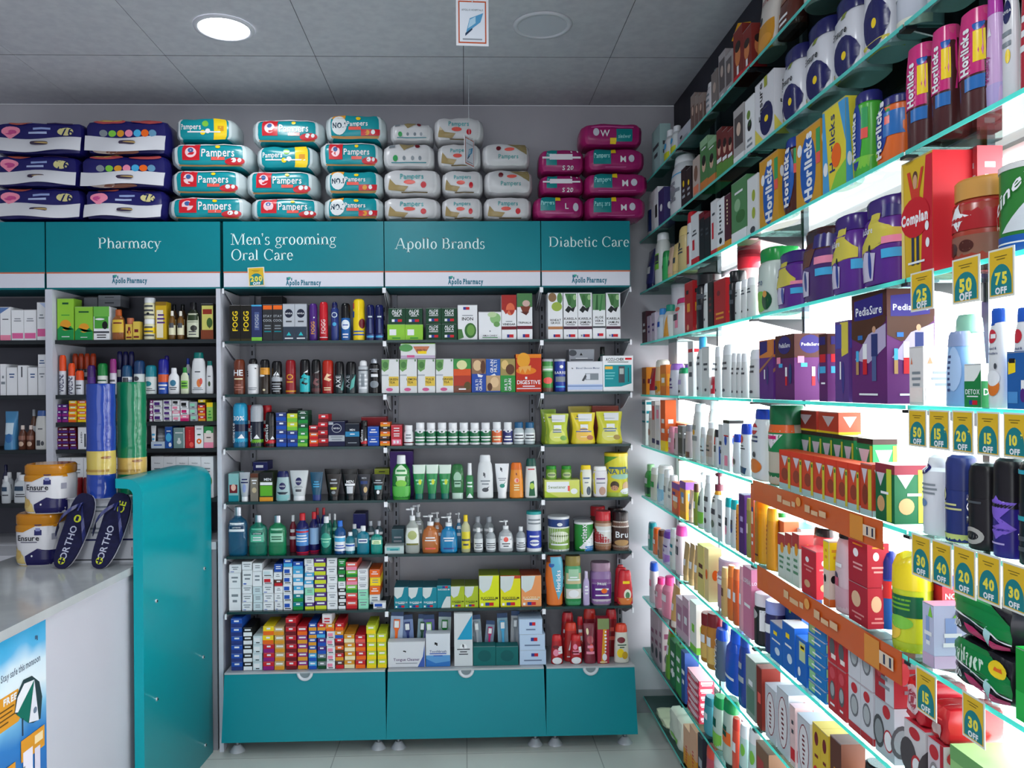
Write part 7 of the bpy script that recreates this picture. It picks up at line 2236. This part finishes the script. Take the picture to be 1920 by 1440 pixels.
glass_row(8, [
    'tl 1210 1217 978 #3a9a8a t | k:w:1 | teal bottle beside the wall',
    'tl 1219 1226 988 #d8703c o | k:w:1 | orange bottle',
    'tl 1228 1235 992 #9a7a5a n | e:#4a3020:.5:.2:.24:.1 | brown bottle',
    'tl 1236 1248 994 #c8c0d8 #6a3aa0 | b:#a878c8:.3 k:p:1:.5:.6 e:p:.4:.4:.2:.06 | white and lilac bottle with purple cap',
    'tl 1250 1259 990 #d4d8d4 w | k:t:2 | white bottle with teal print',
    'tl 1260 1271 984 #d8c8d0 #d84a9a | k:S:1 e:k:.6:.7:.1:.03 | white bottle with pink cap',
    'tb 1274 1283 1016 #b89a6a #c8a878 | k:w:1 | gold tube, first',
    'tb 1284 1293 1018 #b89a6a #c8a878 | k:w:1 | gold tube, second',
    'tb 1294 1303 1022 #c0a070 #c8a878 | k:w:1 | gold tube, third',
    'cc 1305 1317 1020 #d8c878 - @d.05 | k:n:2 | cream yellow carton',
    'cc 1318 1326 1026 #e0c890 - @d.05 | e:o:.5:.5:.24:.1 | cream carton with orange dot',
    'jr 1332 1356 1046 #b08aa4 #c4a8c0 @b.01 | k:w:2:.5:.7 r:w:.3:.5:.7:.6 | lilac hair spa jar',
    'tl 1346 1355 1062 #c8a468 #d8b478 @b-.005 | k:n:1 | gold bottle in front of the lilac jar',
    'tl 1358 1367 1058 #d8702c #e0843c | k:w:1 | orange shampoo bottle, first',
    'tl 1368 1377 1064 #cc5a28 #d86a34 | k:w:1 | orange shampoo bottle, second',
    'tl 1379 1389 1060 #d89aa8 #e0a8b4 | k:w:1 | pale pink shampoo bottle',
    'cc 1390 1406 1062 #c87a9a - @d.05 | h:w:LOREAL:.8:.2 k:w:1:.4:.5 | pink carton with white lettering',
    'fb 1410 1424 1056 #e0c890 #2a201c @b.07 | k:O:1 | yellow bottle with dark cap',
    'jr 1404 1420 1110 #1c1a1c #d8d4dc @b-.004 | e:#a8a8a8:.4:.6:.24:.1 r:w:.7:.3:.9:.7 | black cup with pale lid, front one',
    'jr 1424 1440 1124 #26265a #8a9ad8 | k:w:1 | navy cup with pale blue lid',
    'rc*3 1462 1500 1112 #1d4f98 #16386e @d.06 @b.05 | r:l:.1:.7:.4:.9 e:c:.7:.4:.2:.16 k:w:2:.1:.3 | blue repellent carton, back row',
    'rc*2 1440 1486 1168 #1f62b8 #d0d8e0 @d.05 | e:#c8d8e8:.6:.3:.2:.1 k:w:1:.5:.6 r:y:.3:.7:.6:.8 | blue repellent carton with white top',
    'rc 1489 1508 1194 #1f62b8 #2a6ac0 @d.06 | r:#b8c8a0:.3:.5:.9:.92 r:y:.4:.74:.84:.86 r:k:.46:.78:.8:.84 e:w:.3:.24:.14:.1 | blue repellent carton with yellow badge',
    'bb*2 1548 1582 5120 #b82a34 #e0c0c8 @d.06 | e:#c84a54:.5:.8:.3:.12 e:#5a5a5e:.5:.44:.3:.2 e:#9aa0a4:.5:.46:.22:.14 k:w:1:.1:.2 | red light bulb carton, back lower',
    'bb*2 1548 1582 5115 #b82a34 #e0c0c8 @d.06 @z.1215 | e:#c84a54:.5:.8:.3:.12 e:#5a5a5e:.5:.34:.3:.2 r:#e8dcd8:.4:.1:.9:.2 | red light bulb carton, back upper',
    'bb*2 1586 1632 5120 #c8c8d0 #e0b0b8 @d.06 | e:#b82a34:.5:.84:.26:.1 e:#6a6a70:.5:.5:.34:.22 e:#a8acb0:.5:.5:.26:.17 b:#b82a34:.14 | white light bulb carton, lower',
    'bb*2 1586 1632 5120 #c8c8d0 #e0b0b8 @d.06 @z.1215 | e:#b82a34:.5:.84:.26:.1 e:#6a6a70:.5:.46:.34:.22 e:#a8acb0:.5:.46:.26:.17 | white light bulb carton, upper',
    'bb 1636 1672 5120 #b8bcc4 #e0b8c0 @d.085 | e:#b82a34:.6:.84:.2:.12 e:#4a4a4e:.2:.4:.3:.3 e:#8a9094:.2:.4:.22:.22 e:#b82a34:.7:.34:.24:.2 e:w:.7:.34:.2:.17 | light bulb carton at the post, lower',
    'bb 1636 1672 5120 #a82834 #e8d8dc @d.085 @z.1215 | r:#c4c8d0:.55:.0:1:1 k:x:4:.2:.8 e:#c84a54:.24:.6:.16:.2 | light bulb carton at the post, upper',
    'pk 1690 1726 5090 #c02434 - @d.1 @z.121 | e:#d8b8c0:.5:.55:.3:.34 e:#a03a4a:.5:.55:.2:.22 | red and white soap pack',
    'bb 1690 1730 5120 #c8c4c8 #c03040 @d.08 | e:#b82a34:.5:.84:.26:.1 e:#4a4448:.2:.4:.4:.3 e:#b82a34:.6:.3:.26:.2 e:w:.6:.3:.2:.15 | white light bulb carton under the soap pack',
    'pk 1735 1770 5075 #b01c24 - @d.12 @z.12 | r:#c8a8a8:.3:.2:.7:.5 k:#d84a4a:1:.6:.7 | red foil pack behind a tag',
    'bb 1734 1764 5118 #c4b8c0 #c03040 @d.06 | e:#b82a34:.4:.8:.3:.12 e:#8a8488:.4:.4:.3:.24 e:w:.4:.4:.22:.18 r:#a82030:.8:.0:1:1 | light bulb carton beside the pale green one',
    'cc 1776 1842 5135 #8fc07a #a8d490 @d.1 | r:#d0dcd8:.2:.3:.5:.7 t:#6aa060:.2 r:#3a6a3a:.24:.34:.44:.44 e:#d8a890:.8:.4:.12:.2 | pale green carton under the pad packs',
    'cc 1858 1905 5120 #9accb0 #b8dcc4 @d.1 @b.02 | r:w:.3:.1:.8:.3 k:w:2 | pale mint carton with barcode',
    'jr 1880 1940 5085 #d8902a #d88a1c @d.12 @b-.03 | k:w:1 | orange tub at the picture corner',
])
glass_row(9, [
    'tl 1212 1219 1052 #d4d4d8 #1d56c8 | k:i:1 | white bottle with blue cap beside the wall',
    'fb 1221 1231 1080 #e09aae #e8408a | e:R:.4:.5:.2:.06 k:w:1 | pink bottle with bright pink cap, first',
    'fb 1233 1246 1078 #dc8aa4 #e8408a | k:w:1 | pink bottle with bright pink cap, second',
    'tb 1249 1261 1096 #d4a86a #ecd8d0 | k:w:1 | gold tube with pale cap',
    'cc*2 1264 1288 1118 #c4a8b8 - @d.05 | r:#a87a94:.1:.2:.9:.8 k:w:1 | pale pink carton',
    'cc 1290 1302 1126 #dfe0dc - @d.05 | r:l:.3:.4:.7:.56 b:l:.14 | white carton with green base',
    'jr*2 1305 1328 1146 #b8782a #7a1c24 | r:#d8b060:.1:.1:.9:.4 k:w:1 | amber jar with dark red lid',
    'lo 1344 1354 1162 #1d3a90 #1d4ab0 @b.03 | k:w:1 | dark blue bottle behind the grey one',
    'tl 1332 1346 1176 #5a6a80 #1d4ab0 | x:w:NIVEA:.4:.5:.34 | grey blue bottle with blue cap',
    'fb 1348 1372 1178 #1d4fb8 #1d56c8 | k:w:1:.2:.3 | bright blue bottle with white print',
    'lo 1376 1390 1190 #1d3a90 #1d4ab0 | k:s:2 | dark blue bottle with silver band',
    'bx 1394 1412 1230 #8a9890 #d0d0cc @d.08 | k:w:2 r:#5a7a6a:.1:.1:.9:.5 | grey green flat carton',
    'bx 1414 1424 1246 #7a2418 - @d.06 | k:v:1 | dark red carton at the shelf post',
    'bx 1430 1450 1284 #c0c2ca #a8aab4 @d.09 | e:#8a1c2a:.5:.5:.4:.4 e:#d8d4d8:.5:.5:.36:.38 v:R:0.5:0.24:0.76:0.135 | white pain relief carton, first',
    'bx 1452 1474 1290 #c0c2ca #a8aab4 @d.09 | e:#8a1c2a:.5:.5:.4:.4 e:#d8d4d8:.5:.5:.36:.38 v:R:0.5:0.24:0.76:0.135 | white pain relief carton, second',
    'bx 1476 1486 5170 #d8b8b8 #e0c0c8 @d.05 | r:r:.1:.1:.9:.3 k:S:2:.5:.8 | narrow white and red carton',
    'bx 1490 1514 5165 #c0c2ca #a8aab4 @d.08 | e:#8a1c2a:.5:.5:.4:.4 e:#d8d4d8:.5:.5:.36:.38 v:R:0.5:0.24:0.76:0.135 | white pain relief carton, third',
    'bx*2 1518 1548 5180 #d0b034 - @d.06 | e:R:.5:.8:.24:.1 e:r:.4:.3:.3:.1 k:R:1:.5:.6 | yellow carton',
    'bx 1551 1572 5190 #5a3024 - @d.06 | k:O:2 | brown carton',
    'fb 1580 1640 5190 #d8b420 #1c1a1c | k:R:1 | yellow bottle under the bulb cartons',
    'pk 1650 1700 5120 #7a2030 - @d.1 | k:w:1 | dark red pack under the bulb cartons',
    'jr 1706 1760 5170 #8ab4d8 #a8d0e8 | k:w:1 | pale blue jar at the picture bottom',
])
glass_row(10, [
    'cc*3 1216 1238 1140 #b8a8b0 - @d.05 | k:#8a4a6a:2 e:S:.5:.2:.3:.1 | pale mauve carton',
    'pu 1240 1250 1160 #6aa03a - | t:r:.2 k:w:1 | lime pouch with red top',
    'bx 1252 1262 1196 #2a6a44 - @d.06 | k:w:3:.2:.8 e:w:.5:.3:.2:.1 | green carton, first',
    'bx 1263 1272 1204 #3a8a4a - @d.06 | k:w:3:.2:.8 | green carton, second',
    'bx 1273 1280 1216 #2a4a8a - @d.06 | k:w:2 | blue carton',
    'tl 1310 1324 1300 #4a9aa8 #2a7a8a | k:w:1 | aqua bottle beside the soap packs',
    'tl 1326 1342 1300 #b8ccc0 #1a8a4a | b:l:.3 k:G:1 | clear green bottle with dark green cap, first',
    'tl 1344 1362 1304 #b0c4b8 #1a8a4a | r:o:.1:.3:.9:.5 k:G:1 | clear green bottle with dark green cap, second',
    'tl 1364 1374 1340 #d84a34 #c83a2c | k:w:1 | red orange bottle',
    'tl 1376 1390 1352 #bcd8d4 w | b:t:.3 e:l:.7:.6:.2:.1 | pale aqua bottle with white cap, first',
    'tl 1392 1408 1360 #bcd8d4 w | b:t:.3 e:l:.7:.6:.2:.1 | pale aqua bottle with white cap, second',
    'bx 1412 1436 1395 #7a5a44 - @d.08 | b:k:.4 r:#a83a3a:.1:.5:.6:.8 | brown and black carton',
    'bx*3 1440 1530 5140 #5a4a40 - @d.08 | k:w:1 r:#8a7a6a:.1:.5:.9:.8 | brown carton at the picture bottom',
])
glass_row(11, [
    'pk 1222 1244 1335 #d8d8b8 - @d.09 | k:l:2:.1:.4 | white and lime soft pack',
    'pk 1247 1272 1330 #e0e0d0 - @d.09 | k:l:1:.1:.4 | white soft pack with pale green print',
    'fc*2 1276 1300 1358 #d8a88a - @d.06 | b:O:.4 v:r:0.5:0.06:0.56:0.18 | peach carton with orange base',
    'bx 1303 1312 1372 #2a2a34 - @d.06 | k:s:1 | narrow black carton',
    'tl 1314 1326 1390 #b84a5a #d84a3a | k:w:1 | rose bottle with coral cap',
    'tl 1328 1340 1404 #d0d4d4 w | b:T:.3 k:t:1 | white bottle with aqua base',
    'bx*2 1344 1400 5160 #8a6a50 - @d.08 | k:w:1 | tan carton',
])


t = MB()
A = onX(1364, 70, XF + .03)
t.box(-.03, -.0012, 0, .03, .0012, .062, M('#d89a18', 'p'))
deco(t, Flat((-.03, -.0012, 0), (1, 0, 0), (0, 0, 1), .06, .062, (0, -1, 0)), 'k:n:2:.4:.8 e:n:.5:.25:.1:.08')
o = t.obj('shelf_card')
o.location = (A.x + .03, A.y - .02, A.z - .02)
o.rotation_euler = (-.2, .3, -1.1)
tag(o, 'amber card tilted on top of the dark red portrait cartons', 'card')


# soap packs in a neat pile
def pile(k, px0, px1, n, h, c, c2, dec, desc, kind, d, back=0.0):
    xf = XF + .012 + back
    y0, y1 = onX(px0, 726, xf).y, onX(px1, 726, xf).y
    for i in range(n):
        pr = build(kind, round(y0 - y1 - .0015, 3), d, h - .0008, c, c2, dec, True)
        bay = sum(1 for b_ in BAYY[1:4] if (y0 + y1) / 2 < b_)
        put(pr, (xf + d / 2 + (i % 2) * .002, (y0 + y1) / 2 + (i % 3) * .0006, GLASS[k] + .0005 + i * h), -PI / 2, desc, 'box', '%s glass shelf, %s' % (ORD[k], BAYN[bay]), round(-(y0 + y1) / 2, 3))


# ------------------------------------------------------------------ discount tags and orange strips on the shelf edges
def price_tag(px0, px1, pyt, pyb, num, off_, where, tilt=0.0, pct=False, plane='x', yy=None):
    if plane == 'x':
        xf = XF - .004
        A, B2 = onX(px0, (pyt + pyb) / 2, xf), onX(px1, (pyt + pyb) / 2, xf)
        w = A.y - B2.y
        ym = (A.y + B2.y) / 2
        zt = onX((px0 + px1) / 2, pyt, xf).z
        zb = onX((px0 + px1) / 2, pyb, xf).z
        loc, rz = (xf, ym, zb), -PI / 2
    else:
        A, B2 = onY(px0, pyb, yy), onY(px1, pyt, yy)
        w = B2.x - A.x
        zt, zb = B2.z, A.z
        loc, rz = ((A.x + B2.x) / 2, yy, zb), 0
    h = zt - zb
    b = MB()
    b.box(-w / 2, -.0006, 0, w / 2, .0006, h, M('#dcdcd4', 'g'))
    for sgn in (-1,):
        sf = Flat((-w / 2, -.0006, 0), (1, 0, 0), (0, 0, 1), w, h, (0, -1, 0))
        arch = 'p:#1a7a80:' + ','.join('%.3f,%.3f' % (.5 + .40 * math.cos(a), .30 + .38 * math.sin(a)) for a in [PI * i / 14 for i in range(15)]) + ',.1,.07,.9,.07'
        deco(b, sf, 'r:#d8b028:.06:.05:.94:.96 ' + arch + ' H:#e8d84a:%s:.40:.30:%s:.7 H:w:OFF:.15:.17:.5:.6 r:#6a5a20:.26:.83:.74:.845 r:#6a5a20:.34:.775:.66:.79' % (num, '.44' if pct else '.5') + (' H:#e8d84a:%:.50:.12:.82:.3' if pct else ''))
    o = b.obj('discount_tag')
    o.location = loc
    o.rotation_euler = (0, tilt, rz) if plane == 'y' else (tilt, 0, rz)
    tag(o, 'yellow and teal discount tag reading %s OFF, %s' % (num + ('%' if pct else ''), where), 'tag', 'discount tags')


price_tag(466, 497, 501, 537, '200', 1, "stuck on the Men's grooming sign", -.05, False, 'y', YS - .006)
for a0, a1, t0, t1, num, wh, pc in ((1708, 1751, 508, 582, '25', 'under the red and yellow drink carton', 0), (1786, 1838, 482, 568, '50', 'under the red chocolate drink jar', 0), (1854, 1903, 465, 558, '75', 'under the green protein tin', 0),
                                    (1704, 1738, 768, 838, '50', 'first of five below the white drop carton', 0), (1742, 1781, 769, 843, '15', 'below the pale blue bottle', 1), (1786, 1826, 770, 850, '20', 'below the DETOX carton', 1), (1832, 1875, 772, 855, '15', 'below the white shampoo bottles', 0), (1882, 1926, 774, 860, '10', 'below the blue repellent carton', 1),
                                    (1710, 1746, 1004, 1084, '30', 'below the white roll on can', 0), (1748, 1785, 1016, 1098, '40', 'below the navy body spray', 0), (1788, 1830, 1026, 1118, '20', 'below the black body spray with swirl', 0), (1833, 1877, 1040, 1132, '40', 'below the violet body spray', 0), (1880, 1926, 1058, 1148, '30', 'below the black and aqua body spray', 0),
                                    (1718, 1756, 1258, 1342, '15', 'below the lilac hair removal carton', 0), (1805, 1847, 1306, 1392, '30', 'below the sanitary pad packs', 0)):
    price_tag(a0, a1, t0, t1, num, 1, wh, .0, bool(pc))


def promo_strip(k, y0, y1, h, label):
    t = MB()
    z1 = GLASS[k] + .004
    n = 10
    om = M('#cc5a22', 'g')
    for i in range(n):
        a, b2 = y0 + (y1 - y0) * i / n, y0 + (y1 - y0) * (i + 1) / n
        w0, w1 = .002 * math.sin(i * 1.3), .002 * math.sin((i + 1) * 1.3)
        t.poly([(XF - .004 + w0, a, z1 - h), (XF - .004 + w1, b2, z1 - h), (XF - .004 + w1, b2, z1), (XF - .004 + w0, a, z1)], om, True)
        t.poly([(XF - .003 + w0, a, z1), (XF - .003 + w1, b2, z1), (XF - .003 + w1, b2, z1 - h), (XF - .003 + w0, a, z1 - h)], om, True)
    sf = Flat((XF - .0064, y0, z1 - h), (0, -1, 0), (0, 0, 1), y0 - y1, h, (-1, 0, 0))
    deco(t, sf, 'r:#dcb48c:.26:.4:.30:.7 r:#dcb48c:.31:.36:.38:.56 r:#dcb48c:.39:.4:.42:.62 r:#dcb48c:.5:.38:.54:.68 r:#dcb48c:.55:.36:.6:.54 r:#dcb48c:.61:.4:.66:.64 r:#d88a30:.82:.05:.9:.95 r:#e0c8b0:.9:.3:.97:.7 r:#2a2a4a:.92:.35:.93:.65 r:#2a2a4a:.95:.35:.96:.65 e:#e8a050:.45:.7:.02:.2', 'g')
    o = t.obj('promo_strip')
    tag(o, label, 'shelf strip', 'orange promotion strips')


promo_strip(6, 2.43, 1.67, .062, 'orange promotion strip below the orange malt drink cartons')
promo_strip(7, 2.40, 1.60, .07, 'orange promotion strip below the red hair colour cartons')
t = MB()
t.box(XF - .004, 2.425, GLASS[7] + .004, XF - .001, 2.45, GLASS[6] - .012, M('#c8562a', 'g'))
deco(t, Flat((XF - .004, 2.45, GLASS[7] + .004), (0, -1, 0), (0, 0, 1), .025, .24, (-1, 0, 0)), 'r:#e8d0b0:.2:.5:.8:.66 r:#3a3a8a:.3:.66:.8:.72 k:w:2:.2:.4', 'g')
tag(t.obj('promo_strip'), 'upright orange promotion strip linking two glass shelves beside the sunscreen bottle', 'shelf strip', 'orange promotion strips')
pile(10, 1284, 1306, 6, .028, '#c43a50', '#e8b0bc', 'k:w:1:.2:.5 r:#e8c8d0:.1:.5:.9:.9', 'red soap pack', 'sc', .06)
pile(8, 1511, 1543, 6, .031, '#1f74bc', '#d8e4e8', 'r:#8ac08a:.05:.2:.4:.9 k:w:1:.4:.7', 'blue repellent carton with white top, stacked', 'rc', .08)
pile(6, 1251, 1284, 5, .026, '#e8763a', '#f0a060', 'r:i:.05:.5:.4:.8', 'flat orange carton behind pink bottles', 'fc', .05, .055)
# ------------------------------------------------------------------ words for every thing
grp = {}
for it in ITEMS:
    grp.setdefault((it[1], it[2]), []).append(it)
for (desc, place), its in grp.items():
    wall = 'glass' in place
    base = desc + ' on ' + place
    if len(its) == 1:
        o, g_ = its[0][0], its[0][5]
        o['label'] = base
        if g_:
            o['group'] = g_
        continue
    cols = {}
    for it in its:
        cols.setdefault(round(it[3], 2), []).append(it)
    keys = sorted(cols)
    for ci, kx in enumerate(keys):
        col = sorted(cols[kx], key=lambda q: q[4])
        for ri, it in enumerate(col):
            s = ''
            if len(col) > 1:
                s = (NTH[ri] if ri < 12 else 'upper') + ' from bottom'
                if len(keys) > 1:
                    s += ', ' + NTH[ci] + ' column'
            elif len(keys) > 1:
                s = NTH[ci] + (' from the corner' if wall else ' from left')
            it[0]['label'] = base + ', ' + s
            it[0]['group'] = it[5] or (desc + ' row, ' + place)[:100]


def short(o):
    """keep a label within sixteen words"""
    t = o['label']
    if len(t.split()) > 16:
        for a in (', corner bay', ', second bay', ', third bay', ', nearest bay'):
            t = t.replace(a, '')
    if len(t.split()) > 16:
        for a in (" of the men's bay", ' of the middle bay', ' of the diabetic bay', ' of the pharmacy bay', ' of the frame-edge bay'):
            t = t.replace(a, '')
    if len(t.split()) > 16:
        t = t.replace(' from the corner', ' along').replace(' from bottom', ' up')
    o['label'] = t


for it in ITEMS:
    short(it[0])
